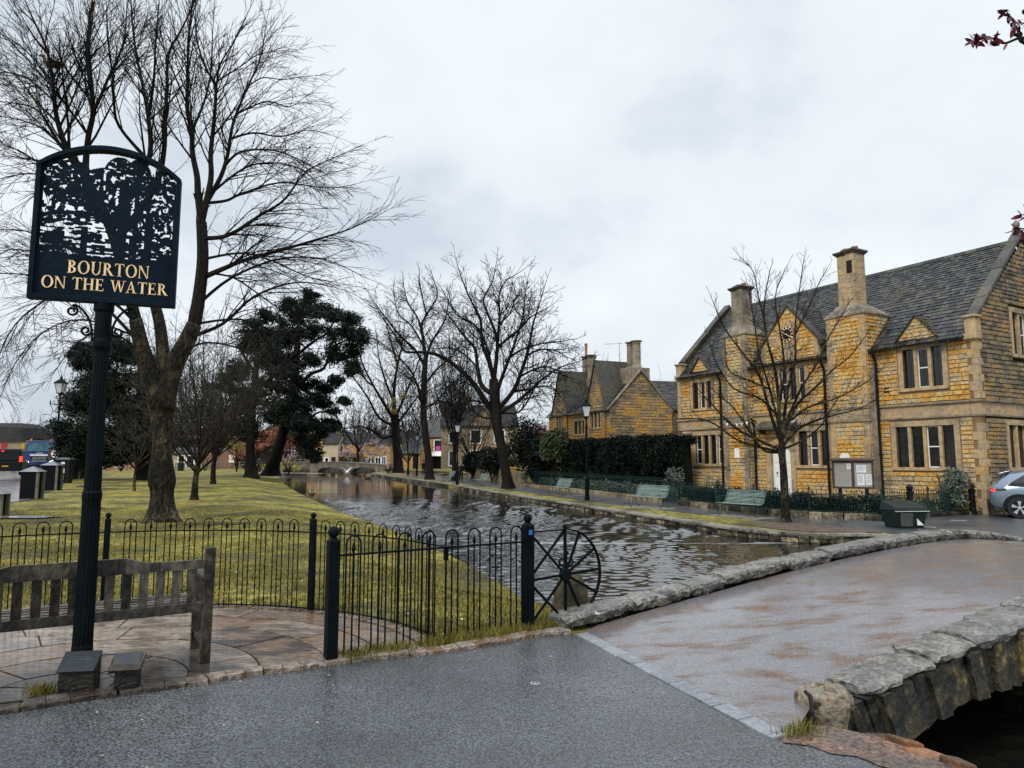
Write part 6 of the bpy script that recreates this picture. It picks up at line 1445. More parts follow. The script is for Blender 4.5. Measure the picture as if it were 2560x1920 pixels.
def small_van(px_, Y, w, h, l, m_, lb, nm='white_van', cat='van', rz=28, tl=True):
    q = A(*px_, Y); e = empty(nm, (q.x, Y, q.z), rad(rz), lb, cat)
    b = MB(); b.box(-w/2, 0, .3, w/2, l, h*.55); b.hexa([(-w/2, 0, h*.55), (w/2, 0, h*.55), (w/2, l*.8, h*.55), (-w/2, l*.8, h*.55), (-w/2*.92, .05, h), (w/2*.92, .05, h), (w/2*.92, l*.6, h), (-w/2*.92, l*.6, h)]); b.build('body', m_, e, bevel=.05)
    b = MB(); b.box(-w*.4, -.015, h*.6, w*.4, .02, h*.88); b.build('rear_window', T['glass'], e)
    for sg in (-1, 1):
        b = MB(); b.box(sg*w*.45-.06, -.02, h*.35, sg*w*.45+.06, .02, h*.6); b.build('tail_lamp', T['red'], e)
        for yy in (.8, l-.9): b = MB(); b.lathe([(.1, -.1), (.32, -.1), (.32, .1), (.1, .1)], 14, M=Matrix.Translation((sg*(w/2-.1), yy, .32)) @ Matrix.Rotation(math.pi/2, 4, 'Y')); b.build('wheel', T['rubber'], e)
    return e
small_van((133, 1168), 78, 1.9, 2.1, 4.8, T['white'], 'white van parked right beside the blue lorry')
small_van((52, 1165), 95, 1.7, 1.5, 4.2, T['silver'], 'small pale car far up the left road behind the dark van', 'distant_car', 'car')
# speed sign
q = A(136, 1190, 58); SN = empty('speed_limit_sign', (q.x, 58, q.z), rad(10), 'round 20 speed limit sign on a brown board beside the lorry', 'road sign')
m = MB(); m.tube([(0, 0, 0), (0, 0, 2.1)], .04, 6); m.build('post', T['black'], SN)
m = MB(); m.box(-.60, -.02, 1.35, .60, .02, 2.25); m.build('backboard', T['brownwood'], SN)
m = MB(); m.lathe([(.001, 0), (.36, 0), (.36, .02), (.001, .021)], 24, M=Matrix.Translation((0, -.02, 1.84)) @ RX); m.build('disc', T['white'], SN)
text_mesh('numerals', '20', .46, T['black'], SN, (0, -.05, 1.68), (math.pi/2, 0, 0))

# ------------------------------------------------------------------ houses
def house(name, px_, Y, rz, w, d, eave, ridge, mw, mr, label, cat='house', wins=(), doors=(), chims=(), gabs=(), roofx=None, detail=False, base=0, over=.25, hip=0, dorm=()):
    """gabled house, front wall on local y=0, ridge along x unless gable_front"""
    q = A(*px_, Y) if isinstance(px_, tuple) and len(px_) == 2 else Vector(px_); e = empty(name, (q.x, q.y, q.z), rad(rz), label, cat); m = MB(); random.seed(int(w*100))
    if detail:
        ex_ = [(a-.2, b-.12, c+.2, d_+.22) for a, b, c, d_, _ in wins]+[(a-.1, 0, c+.1, d_+.1) for a, _, c, d_, _ in doors]
        stone_field(m, (0, 0, 0), X, -Y_, 0, w, 0, eave, ex_, ch=.2, lw=(.3, .6), bulge=.03)
        gcl = lambda v: (0, d) if v < eave else (d/2*(v-eave)/(ridge-eave), d-d/2*(v-eave)/(ridge-eave))
        stone_field(m, (w, 0, 0), Y_, X, 0, d, 0, ridge-.05, (), gcl, ch=.2, lw=(.3, .6), bulge=.03); m.build('wall', mw, e)
        c = MB(); wallbox(c, .01, w-.01, 0, eave, [q_[:4] for q_ in wins], .006, .3); c.box(.01, .5, 0, w-.01, d, eave)
        c.yz([(0.01, eave), (d-.01, eave), (d/2, ridge-.02)], .0, w-.006); c.build('wall_core', T['mortar'], e)
    else:
        m.box(0, 0, 0, w, d, eave)
        for x0 in (0, w-.2): m.yz([(0, eave), (d, eave), (d/2, ridge-.04)], x0, x0+.2)
        m.build('wall', mw, e)
    r = MB(); V1 = Vector((0, d/2+over, (ridge-eave)*(d/2+over)/(d/2))); L1 = V1.length; V1.normalize(); N1 = Vector((0, -V1.z, V1.y)); zb_ = eave-(ridge-eave)*over/(d/2)
    if detail: slates(r, (-.1, -over, zb_), X, V1, N1, w+.2, L1, .26, .16, .28, .2)
    r.quadpts((-.12, -over, zb_), (w+.12, -over, zb_), (w+.12, d/2, ridge), (-.12, d/2, ridge)); r.quadpts((w+.12, d+over, zb_), (-.12, d+over, zb_), (-.12, d/2, ridge), (w+.12, d/2, ridge))
    if not detail:
        r.v += []; r.quadpts((-.12, -over, zb_+.12), (w+.12, -over, zb_+.12), (w+.12, d/2, ridge+.14), (-.12, d/2, ridge+.14)); r.quadpts((-.12, -over, zb_), (w+.12, -over, zb_), (w+.12, -over, zb_+.12), (-.12, -over, zb_+.12))
    r.build('roof', mr, e)
    for a, b, c, d_, l in wins:
        if detail: window(e, (0, -.13 if any(abs((a+c)/2-g_[0]) < g_[1] for g_ in gabs) else 0, 0), X, -Y_, a, b, c, d_, l, sur=.16, nh=3, m=T['ashlar'])
        else:
            f = MB(); f.box(a-.1, -.05, b-.12, c+.1, .02, d_+.1); f2 = f.build('window', T['cream'] if l < 0 else T['white'], e); n_ = abs(l) or 1; ww = (c-a)/n_
            for k in range(n_): g_ = MB(); g_.box(a+k*ww+.06, -.062, b+.04, a+(k+1)*ww-.06, -.045, d_-.04); g_.build('pane', T['glass'], f2)
    for a, mt, c, d_, _ in doors: f = MB(); f.box(a, -.06, 0, c, .05, d_); f.build('door', T[mt], e)
    for x, y, w_, d_, zt, n_, mt in chims:
        c = MB(); c.box(x, y, ridge-1.2 if zt > ridge else eave, x+w_, y+d_, zt-1.95 if n_ < 0 else zt-.25); k_ = abs(n_)
        ch = c.build('chimney', T[mt], e, bevel=.02); f = MB()
        for k in range(k_):
            a, b = x+w_*k/k_+.04, x+w_*(k+1)/k_-.04
            if n_ < 0: 
                f.lathe([(.30*(b-a)*1.9, zt-1.95), (.27*(b-a)*1.7, zt-1.7), (.27*(b-a)*1.7, zt-.25), (.29*(b-a)*1.9, zt-.22), (.27*(b-a)*1.7, zt-.18), (.27*(b-a)*1.7, zt-.08), (.36*(b-a)*1.9, zt-.04), (.36*(b-a)*1.9, zt)], 8, ((a+b)/2, y+d_/2, 0))
            else: f.box(a-.08, y-.06, zt-.25, b+.08, y+d_+.06, zt-.1); f.lathe([(.11, zt-.1), (.09, zt+.25)], 8, ((a+b)/2, y+d_/2, 0))
        f.build('chimney_stack' if n_ < 0 else 'chimney_pot', T[mt] if n_ < 0 else T['pot'], ch)
    for xc, hw, z0, za in gabs:
        g_ = MB(); pd = .12
        if detail:
            ex_ = [(a-.2, b-.12, c+.2, d_+.22) for a, b, c, d_, _ in wins]
            stone_field(g_, (0, -pd, 0), X, -Y_, xc-hw, xc+hw, 0, za, ex_, lambda v, xc=xc, hw=hw, z0=z0, za=za: (xc-hw, xc+hw) if v < z0 else (xc-hw*(za-v)/(za-z0), xc+hw*(za-v)/(za-z0)), ch=.2, lw=(.3, .55), bulge=.03)
        g_.xz([(xc-hw, eave-.3), (xc+hw, eave-.3), (xc+hw, z0), (xc, za), (xc-hw, z0)], -pd+.005, .1); g_.build('gable', mw, e)
        r = MB(); dep = min(d/2, (za-eave)/(ridge-eave)*d/2+.2)
        for sg in (-1, 1):
            p0 = Vector((xc+sg*(hw+.12), -pd-.1, z0-.12*(za-z0)/hw)); p1 = Vector((xc, -pd-.1, za+.05)); p2 = Vector((xc, dep, za+.05)); p3 = Vector((xc+sg*(hw+.12), dep, p0.z)); r.quadpts(p0, p1, p2, p3); up = Vector((0, 0, .12)); r.quadpts(p0+up, p1+up, p2+up, p3+up); r.quadpts(p0, p1, p1+up, p0+up)
        r.build('gable_roof', mr, e)
        f = MB(); f.lathe([(.05, 0), (.12, .05), (.04, .12), (.12, .3), (.04, .45)], 8, (xc, -pd, za+.1)); f.build('finial', T['ashlargrey'], e)
    return e
# cottage by the hedge: gable end faces us
CT = house('gabled_cottage', (6.7, 48.0, -.25), 0, math.degrees(math.atan2(-.917, .4)), 9.3, 5.3, 5.35, 8.35, T['stone'], T['slate'], 'golden stone cottage with pointed front gables and paired chimneys above the hedge', 'cottage',
    wins=[(1.65, 4.1, 2.55, 5.15, 3), (4.3, 3.8, 5.6, 4.7, 3), (6.95, 4.1, 8.1, 5.2, 3)], gabs=[(2.1, 1.15, 5.5, 8.3), (7.55, 1.15, 5.5, 8.35)], chims=[(7.9, 1.9, 1.4, 1.3, 10.25, -2, 'ashlargrey'), (1.6, 2.4, 1.2, 1.1, 10.4, -2, 'ashlargrey')], detail=True) if False else None
ang = math.degrees(math.atan2(-.917, .4)); cR = Vector((6.7, 48.0, -.25)); o_ = cR - Vector((.4, -.917, 0))*9.3
CT = house('gabled_cottage', (o_.x, o_.y, o_.z), 0, ang, 9.3, 5.2, 5.5, 8.05, T['cottagestone'], T['slate'], 'golden stone cottage with pointed front gables and paired chimneys above the hedge', 'cottage',
    wins=[(1.55, 4.15, 2.65, 5.25, 3), (4.25, 3.8, 5.75, 4.75, 3), (6.85, 4.15, 8.25, 5.25, 3)], gabs=[(2.1, 1.2, 5.55, 8.7), (7.65, 1.25, 5.6, 8.8)], chims=[(7.75, 1.75, 1.45, 1.7, 10.35, -2, 'ashlargrey'), (1.2, 2.1, 1.6, 1.0, 10.2, -2, 'ashlargrey')], detail=True)
m = MB(); z = 10.0
for a, b in (((9.34, -.12, 5.32), (9.34, 2.6, 8.2)), ((9.34, 5.32, 5.32), (9.34, 2.6, 8.2))):
    m.tube([(a[0]-.05, a[1], a[2]), (a[0]-.05, b[1], b[2])], .12, 4)
m.build('verge_coping', T['ashlargrey'], CT)
m = MB(); m.lathe([(.1, 0), (.12, 1.0), (.14, 1.02), (.14, 1.12)], 8, (1.6, 2.6, 10.15)); m.build('chimney_pot', T['pot'], CT)
m = MB(); m.tube([(6.6, 2.6, 8.0), (6.6, 2.6, 10.6)], .02, 4); m.tube([(5.9, 1.7, 10.5), (6.75, 2.8, 10.5)], .015, 4)
for k in range(9): f = k/8; c = Vector((5.9, 1.7, 10.5)).lerp(Vector((6.75, 2.8, 10.5)), f); m.tube([(c.x+.12, c.y-.09, c.z), (c.x-.12, c.y+.09, c.z)], .008, 3)
m.build('aerial', T['alu'], CT)
house('link_building', (1640, 1190), 51.5, math.degrees(math.atan2(.2, .97)), 6.5, 6, 5.0, 7.35, T['stonegrey'], T['slate'], 'lower stone range with a wet slate roof between the cottage and the hall', 'building', detail=True)
# riverside houses farther away (pixel, distance)
house('pale_house', (1103, 1172), 82, 6, 9.0, 8, 5.0, 7.6, T['palestone'], T['farslate'], 'pale ashlar house with tall windows seen through the riverside trees', 'house', wins=[(3.4, .3, 4.6, 2.1, 1), (3.4, 3.0, 4.6, 4.5, 1), (6.2, .3, 7.4, 2.1, 1), (6.2, 3.0, 7.4, 4.5, 1), (.9, 3.0, 1.4, 4.4, 1), (.9, .4, 1.4, 2.0, 1)], chims=[(2.2, 3.6, 1.4, .8, 8.9, 2, 'ashlargrey')], gabs=[(4.8, 1.6, 5.0, 7.0)])
house('yellow_shop_house', (1050, 1172), 96, 3, 4.2, 7, 4.4, 6.8, T['yellowstone'], T['slate'], 'yellow stone house with a dark slate roof and pale shop awning', 'house', wins=[(1.9, 2.4, 3.4, 3.9, 1)], doors=[(.6, 'black', 4.0, 1.7, 0)])
sh = bpy.data.objects['yellow_shop_house']; m = MB(); m.hexa([(.4, -.9, 1.7), (4.1, -.9, 1.7), (4.1, -.1, 1.75), (.4, -.1, 1.75), (.4, -.9, 1.78), (4.1, -.9, 1.78), (4.1, -.1, 2.3), (.4, -.1, 2.3)]); m.build('awning', T['white'], sh); m = MB(); m.box(2.1, -.08, 2.5, 2.7, -.065, 3.1); m.build('window_blind', T['pink'], sh)
house('stone_barn', (1000, 1172), 92, -4, 2.6, 5, 2.1, 3.9, T['yellowstone'], T['slate'], 'small stone shelter with a steep stone-slate roof between two distant trunks', 'building', doors=[(1.7, 'black', 2.4, 1.9, 0)])
house('back_house', (985, 1172), 104, -10, 5, 5, 3.9, 5.4, T['yellowstone'], T['farslate'], 'golden house rising behind the small stone shelter', 'house')
Yf = 122
house('riverside_inn', (840, 1168), Yf, 0, 5.2, 7, 4.1, 5.9, T['yellowstone'], T['farslate'], 'golden two-storey house with a lean-to canopy just left of the bridge end tree', 'house', wins=[(.5, 2.5, 1.2, 3.6, 1), (3.6, 2.5, 4.3, 3.6, 1), (1.7, .3, 2.6, 1.4, 2)], doors=[(.1, 'black', .8, 1.6, 0), (3.0, 'black', 4.0, 1.5, 0)])
ri = bpy.data.objects['riverside_inn']; m = MB(); m.hexa([(-.6, -1.4, 1.7), (4.6, -1.4, 1.7), (4.6, -.1, 1.75), (-.6, -.1, 1.75), (-.6, -1.4, 1.8), (4.6, -1.4, 1.8), (4.6, -.1, 2.4), (-.6, -.1, 2.4)])
for x in (-.5, 1.9, 4.5): m.box(x-.05, -1.35, 0, x+.05, -1.25, 1.7)
m.build('canopy', T['slatebrown'], ri)
house('tea_room', (902, 1168), Yf, 2, 5.0, 7, 3.9, 5.7, T['yellowstone'], T['farslate'], 'golden stone tea room with white windows behind the magnolia', 'building', wins=[(2.5, .3, 3.4, 1.7, 2), (3.6, .1, 4.3, 1.8, 2)], doors=[(1.2, 'white', 1.9, 1.8, 0)])
tr = bpy.data.objects['tea_room']; m = MB(); m.box(.5, -.12, .8, 1.6, -.05, 1.7); bo = m.build('menu_board', T['black'], tr)
m = MB()
for k in range(3): m.box(.62, -.135, 1.45-k*.22, 1.48-k*.1, -.121, 1.52-k*.22)
m.build('chalk_text', T['paper'], bo)
house('tall_golden_house', (768, 1168), Yf+3, 4, 4.6, 7, 5.6, 7.6, T['yellowstone'], T['farslate'], 'tall golden house with a gable half hidden behind the pine', 'house', wins=[(.6, 3.2, 1.5, 4.4, 1), (2.0, 1.0, 2.9, 2.1, 1)], gabs=[(1.1, 1.1, 5.4, 7.2)], chims=[(3.4, 3, .8, .7, 8.6, 2, 'ashlargrey')])
house('cream_house', (806, 1168), Yf-2, 0, 2.6, 6, 4.0, 5.6, T['cream'], T['farslate'], 'narrow cream house between the tall golden house and the canopy', 'house', wins=[(.4, .6, 1.0, 1.6, 1)], doors=[(1.5, 'black', 2.2, 1.7, 0)])
# buildings behind the green
house('pink_brick_cottage', (250, 1178), 96, 0, 8.5, 6, 2.3, 4.0, T['brick'], T['slatebrown'], 'low pink-brick cottage with white windows behind the reddish bushes', 'cottage', wins=[(.2, .6, 1.3, 1.8, 2), (2.0, .6, 3.1, 1.8, 2), (5.0, .6, 6.1, 1.8, 2)])
house('white_kiosk', (428, 1175), 94, 0, 4.0, 4, 2.2, 2.9, T['cream'], T['slate'], 'white-fronted open kiosk with posters behind the lawn', 'kiosk', wins=[(.9, .4, 1.7, 1.9, 1), (2.0, .4, 3.0, 1.9, 1)])
house('brick_shed', (494, 1175), 97, 0, 3.0, 4, 2.1, 2.9, T['brick'], T['slate'], 'small pinkish brick building right of the white kiosk', 'building', wins=[(.4, .5, 1.2, 1.3, 1)])
FS = house('fish_shop', (150, 1172), 98, 3, 5.2, 6, 2.5, 3.9, T['cream'], T['slatebrown'], 'shop with FRESH on its white fascia and black glazed front', 'shop', wins=[(.9, .1, 1.7, 1.9, 1), (4.3, .9, 5.0, 1.9, 1)])
m = MB(); m.box(.2, -.22, 2.25, 5.2, -.1, 2.72); fa = m.build('fascia', T['white'], FS); m = MB(); m.box(1.0, -.25, 1.86, 5.2, -.1, 2.24); m.build('lower_fascia', T['black'], FS)
m = MB(); m.box(1.9, -.12, .1, 4.2, -.02, 1.8); m.build('shop_window', T['glass'], FS)
text_mesh('lettering', 'FRESH', .46, T['black'], FS, (2.2, -.24, 2.34), (math.pi/2, 0, 0), label='black capital letters')
WD = empty('timber_hoarding', (A(150, 1175, 80).x, 80, A(150, 1175, 80).z), 0, 'orange-brown timber boards standing right of the white van', 'hoarding'); 
for k in range(3): m = MB(); m.box(-.3+k*.28, 0, 0, -.05+k*.28, .1, 2.4-.1*k); m.build('board', T['orangewood'], WD)
house('left_corner_shop', (-70, 1185), 84, 8, 5.2, 8, 3.9, 4.3, T['palestone'], T['farslate'], 'stone corner building with a dark mansard roof at the left edge', 'building', doors=[(4.3, 'black', 4.8, 1.9, 0)])
lc = bpy.data.objects['left_corner_shop']; m = MB(); m.hexa([(-.1, -.3, 3.9), (5.35, -.3, 3.9), (5.35, 8, 3.9), (-.1, 8, 3.9), (.4, .6, 5.6), (4.7, .6, 5.6), (4.7, 7.4, 5.6), (.4, 7.4, 5.6)]); m.hexa([(.4, .6, 5.6), (4.7, .6, 5.6), (4.7, 7.4, 5.6), (.4, 7.4, 5.6), (1.2, 2.2, 6.2), (3.9, 2.2, 6.2), (3.9, 6, 6.2), (1.2, 6, 6.2)]); m.build('mansard', T['farslate'], lc)
m = MB(); m.box(3.0, -.1, 2.7, 3.55, -.02, 3.7); m.build('red_sign', T['red'], lc)
house('side_chimney_house', (115, 1172), 112, 0, 6, 6, 3.4, 5.2, T['palestone'], T['farslate'], 'distant slate-roofed house with a pale chimney above the lorry', 'house', chims=[(4.2, 2, .7, .7, 6.0, 1, 'cream')])
# white rail fence round the green
def railfence(a, b, n, label):
    e = empty('rail_fence', (0, 0, 0), 0, label, 'fence'); a, b = Vector(a), Vector(b); m = MB()
    for k in range(n+1): p = a.lerp(b, k/n); m.box(p.x-.05, p.y-.05, p.z, p.x+.05, p.y+.05, p.z+.95)
    build_split(m, 'post', T['post'], e); m = MB()
    for dz in (.40, .80): m.tube([(a.x, a.y, a.z+dz), (b.x, b.y, b.z+dz)], .045, 4)
    build_split(m, 'rail', T['post'], e)
railfence(A(318, 1176, 90), A(480, 1176, 89), 8, 'pale two-bar rail fence before the white kiosk'); railfence(A(500, 1173, 88), A(612, 1172, 86), 8, 'pale two-bar rail fence behind the dark tree trunk'); railfence(A(700, 1160, 122), A(800, 1161, 121), 8, 'far rail fence left of the bridge')
q = A(579, 1172, 84); IB = empty('information_board', (q.x, 84, q.z), 0, 'white information board on orange posts behind the green', 'sign'); m = MB(); m.box(-.38, 0, .75, .38, .05, 1.65); m.build('panel', T['white'], IB)
for x in (-.4, .34): m = MB(); m.box(x, .01, 0, x+.07, .08, 1.0); m.build('post', T['orangewood'], IB)
q = A(451, 1177, 86); bin_o = empty('park_bin', (q.x, 86, q.z), 0, 'small dark round park bin in front of the white kiosk', 'litter bin'); m = MB(); m.lathe([(.33, 0), (.36, .1), (.36, .95), (.3, 1.02), (.1, 1.1)], 12); m.build('drum', T['bin'], bin_o)
# ------------------------------------------------------------------ the distant three-arched bridge
pa, pb_ = A(690, 1184, 112), A(962, 1180, 104)
FB = empty('far_bridge', (pa.x, pa.y, 0), math.atan2(pb_.y-pa.y, pb_.x-pa.x), 'low stone bridge with three flat arches across the river in the distance', 'bridge'); LB = (Vector((pb_.x, pb_.y))-Vector((pa.x, pa.y))).length
zw = wz(108); m = MB(); n = 60; top = lambda t: zw+1.15+.42*math.sin(math.pi*t)
def under(t):
    for a, b in ((.06, .33), (.40, .64), (.70, .93)):
        if a < t < b: u = (t-(a+b)/2)/((b-a)/2); return zw+.10+.72*math.sqrt(1-u*u)
    return zw-.5
for k in range(n):
    t0, t1 = k/n, (k+1)/n; x0, x1 = LB*t0, LB*t1; u0, u1 = under(t0+.002), under(t1-.002)
    m.hexa([(x0, 0, u0), (x1, 0, u1), (x1, 1.8, u1), (x0, 1.8, u0), (x0, 0, top(t0)), (x1, 0, top(t1)), (x1, 1.8, top(t1)), (x0, 1.8, top(t0))])
m.build('arch_wall', mat('far_bridge_stone', [(.06, .05, .04), (.12, .10, .075), (.2, .16, .11)], 1.2, (.5, .8), .5, 8, lo=.35, hi=.7), FB)
m = MB()
for k in range(n): t0, t1 = k/n, (k+1)/n; m.hexa([(LB*t0+.01, -.12, top(t0)), (LB*t1-.01, -.12, top(t1)), (LB*t1-.01, 1.92, top(t1)), (LB*t0+.01, 1.92, top(t0)), (LB*t0+.01, -.12, top(t0)+.12), (LB*t1-.01, -.12, top(t1)+.12), (LB*t1-.01, 1.92, top(t1)+.12), (LB*t0+.01, 1.92, top(t0)+.12)])
m.build('coping', T['coping'], FB)
# ------------------------------------------------------------------ bare trees
def rnd_perp(d):
    v = Vector((R()-.5, R()-.5, R()-.5)); v -= d*v.dot(d); return v.normalized() if v.length > 1e-5 else Vector((1, 0, 0))
class Tw:
    """twig growing settings"""
    def __init__(s, seg=.35, wander=.16, up=.06, ang=(28, 55), ratio=(.34, .62), dens=(2.2, 3.2, 4.), minl=.18, maxlev=3, rr=.55, rmin=.0032, tap=.25, droop=0., fwd=.2):
        s.__dict__.update(locals()); del s.__dict__['s']
def grow(m, p, d, L_, r, lev, t, m2=None):
    n = max(2, min(7, int(L_/t.seg+.5))); st = L_/n; pts = [p.copy()]; rs = [r]; dirs = [d.copy()]; q = p.copy(); d = d.copy()
    for k in range(n):
        d = (d + Vector((R()-.5, R()-.5, R()-.5))*2*t.wander + Vector((0, 0, t.up-(t.droop*(k/n) if lev > 0 else 0)))).normalized()
        q = q+d*st; pts.append(q.copy()); rs.append(max(t.rmin, r*(1-(1-t.tap)*(k+1)/n))); dirs.append(d.copy())
    (m if (r > .02 or m2 is None) else m2).tube(pts, rs, 5 if r > .03 else 3, False)
    if lev >= t.maxlev: return
    nc = int(L_*t.dens[min(lev, len(t.dens)-1)]+R())
    for _ in range(nc):
        f = U(.12, .98); k = min(n-1, int(f*n)); b = pts[k].lerp(pts[k+1], f*n-k); dd = dirs[k+1]; a = rad(U(*t.ang)); cd = (dd*math.cos(a)+rnd_perp(dd)*math.sin(a)); cl = L_*U(*t.ratio)*(1.05-.55*f)
        if cl < t.minl: continue
        grow(m, b, cd.normalized(), cl, max(t.rmin, rs[k]*t.rr*U(.7, 1)), lev+1, t, m2)
NODES = []                              # (position, radius) of wood already grown on the tree in hand
def proj(v):
    x, y, z = v[0], v[1], v[2]-CAMH; dep = y*CP+z*SP; return (1280+1750*x/dep, 960-1750*(z*CP-y*SP)/dep)
def plimb(m, px, Y1, r0, r1, t, clen, dens, m2=None, start=.2, flat=0., Y0=None):
    """limb through measured picture points that always springs from wood already there"""
    best = min(NODES, key=lambda n_: (proj(n_[0])[0]-px[0][0])**2+(proj(n_[0])[1]-px[0][1])**2); p0 = Vector(best[0]); Y0 = p0.y; n = len(px)
    pts = [p0]+[A(x, y, lerp(Y0, Y1, k/(n-1))) for k, (x, y) in enumerate(px) if k]
    limb(m, pts, min(r0, best[1]*.95), r1, t, clen, dens, m2, start, flat=flat)
def limb(m, pts, r0, r1, t, clen, dens, m2=None, start=.22, side=7, flat=0.):
    """main limb from measured points, then grown side branches"""
    P = [Vector(p) for p in crom(pts, 4)]; n = len(P); cum = [0]
    for a, b in zip(P, P[1:]): cum.append(cum[-1]+(b-a).length)
    T_ = cum[-1]; rs = [lerp(r0, r1, (c/T_)**.8) for c in cum]; NODES.extend(zip(P, rs))
    m.tube(P, rs, side)
    nc = int(T_*dens)
    for i in range(nc):
        f = start+(1-start)*(i+R())/nc; c = f*T_; k = min(n-2, next((j for j in range(n) if cum[j] > c), n-1)-1); b = P[k].lerp(P[k+1], (c-cum[k])/max(1e-6, cum[k+1]-cum[k])); dd = (P[k+1]-P[k]).normalized(); a = rad(U(*t.ang)); pp = rnd_perp(dd)
        if flat: pp.z *= (1-flat); pp.normalize()
        cl = clen*U(.5, 1.15)*(1.1-.6*f); grow(m, b, (dd*math.cos(a)+pp*math.sin(a)).normalized(), cl, max(t.rmin*1.5, min(rs[k]*.55, cl*.014)), 1, t, m2)
    grow(m, P[-1], (P[-1]-P[-2]).normalized(), clen*.6, r1, 1, t, m2)
def trunk(m, pts, flare=1.7, side=14, lump=.05, seed=0):
    """pts: (x, y, z, r); knobbly trunk with a flared foot"""
    P = crom(pts, 5); base = len(m.v); random.seed(seed); n = len(P); ph = [U(0, 6) for _ in range(6)]
    for k, (x, y, z, r) in enumerate(P):
        h = z-P[0][2]; fl_ = 1+(flare-1)*math.exp(-h/max(.12, P[0][3]*.8))
        for q in range(side):
            a = 2*math.pi*q/side; rr = r*(1+lump*math.sin(3*a+ph[0]+h*1.3)+lump*.7*math.sin(5*a+ph[1]-h*2.1)+lump*.6*math.sin(2*a+h*4+ph[2])); rr *= 1+(fl_-1)*(.65+.35*math.sin(4*a+ph[3])); m.v.append((x+rr*math.cos(a), y+rr*math.sin(a), z))
    for k in range(n-1):
        for q in range(side): q2 = (q+1) % side; m.f.append((base+k*side+q, base+k*side+q2, base+(k+1)*side+q2, base+(k+1)*side+q))
D_ = 2560/2212.
def PD(lst, Y, Y1=None, sc=D_, ox=0, oy=0):
    """measured picture points to space, depth running from Y to Y1"""
    n = len(lst); Y1 = Y if Y1 is None else Y1; return [A(ox+x*sc, oy+y*sc, lerp(Y, Y1, (k/(n-1) if n > 1 else 0))) for k, (x, y) in enumerate(lst)]
Z6 = 1/2.212
# ---- the great bare tree on the green
random.seed(101); YB = 18.3
e = empty('bare_tree', (0, 0, 0), 0, 'huge leafless tree with a knobbly mossy trunk on the green, behind the village sign', 'tree', 'bare trees')
b = GL(407, 1303); tr_ = MB()
w1 = 1*D_/1750*YB
tp_ = [((351, 1118), 29), ((352, 1070), 21.5), ((352, 1040), 25), ((350, 1000), 22.5), ((351, 950), 20), ((350, 900), 21.5), ((347, 868), 27)]
pts = [(*A(x*D_, y*D_, YB), r*w1*.98) for (x, y), r in tp_]; pts[0] = (pts[0][0], pts[0][1], hL(pts[0][0], pts[0][1])-.05, pts[0][3])
trunk(tr_, pts, 1.9, 24, .10, 3)
tw = Tw(seg=.42, wander=.10, up=.07, ang=(20, 42), dens=(2., 3.5, 4.6), maxlev=3, rmin=.0048, minl=.2)
tw2 = Tw(seg=.42, wander=.10, up=.0, droop=.10, ang=(20, 46), dens=(2., 3.1, 3.8), maxlev=3, rmin=.0046, minl=.2)
cr_ = MB(); tg = MB()
def SC(pl, s_=D_, ox=0, oy=0): return [(ox+x*s_, oy+y*s_) for x, y in pl]
def L6(pl, r0, r1, Y1, clen=2.4, dens=3.2, t=tw, st=.2, Y0=YB): plimb(cr_, SC(pl, Z6), Y1, r0*.82, r1*.8, t, clen, dens*2.1, tg, st)
def LD(pl, r0, r1, Y1, clen=2.4, dens=3.2, t=tw, st=.2, Y0=YB): plimb(cr_, SC(pl), Y1, r0, r1, t, clen, dens*1.9, tg, st)
# forks
NODES.clear(); NODES.extend((Vector(p[:3]), p[3]) for p in crom(pts, 4))
trA = PD([(350, 880), (336, 840), (320, 795), (305, 745), (293, 690)], YB, YB-.2); NODES.extend((Vector(p), lerp(.27, .16, k/16)) for k, p in enumerate(crom(trA, 4))); tr_.tube(crom(trA, 4), [lerp(.27, .16, k/16) for k in range(17)], 12)
trB = PD([(350, 885), (362, 830), (380, 780), (402, 740), (420, 700)], YB, YB+.2); NODES.extend((Vector(p), lerp(.30, .19, k/16)) for k, p in enumerate(crom(trB, 4))); tr_.tube(crom(trB, 4), [lerp(.30, .19, k/16) for k in range(17)], 12)
trC = PD([(350, 880), (358, 820), (352, 760), (345, 700), (330, 640)], YB, YB+.5); NODES.extend((Vector(p), lerp(.20, .13, k/16)) for k, p in enumerate(crom(trC, 4))); tr_.tube(crom(trC, 4), [lerp(.20, .13, k/16) for k in range(17)], 10)
LD([(293, 690), (270, 600), (240, 500), (205, 420), (183, 380)], .15, .10, YB-.6, 1.6, .5)
L6([(470, 1000), (475, 900), (490, 750), (515, 620), (500, 400), (490, 200), (510, 0), (520, -150)], .11, .02, YB-1.2, 2.6, 2.2, Y0=YB-.6, st=.1)
L6([(515, 620), (545, 560), (600, 430), (660, 300), (690, 200), (700, 60)], .06, .015, YB-2.0, 2.2, Y0=YB-.8)
L6([(485, 570), (480, 350), (490, 150), (540, -60)], .05, .015, YB-.2, 2.2, Y0=YB-.8)
L6([(460, 980), (430, 930), (370, 830), (320, 680), (300, 560), (285, 400), (250, 250), (180, 100), (120, -40)], .12, .015, YB-2.2, 2.6, 2.4, Y0=YB-.6, st=.1)
L6([(700, 1250), (760, 1000), (830, 850), (820, 650), (790, 480), (750, 280), (730, 100), (720, -80)], .12, .02, YB+1.8, 2.4, 2., Y0=YB+.5)
L6([(720, 1300), (850, 1050), (905, 850), (915, 650), (925, 450), (930, 300), (1010, 150), (1080, 0)], .13, .02, YB+.6, 2.4, 2., Y0=YB+.5)
L6([(835, 640), (850, 450), (860, 250), (880, 0)], .06, .015, YB+.2, 2.2, 2.)
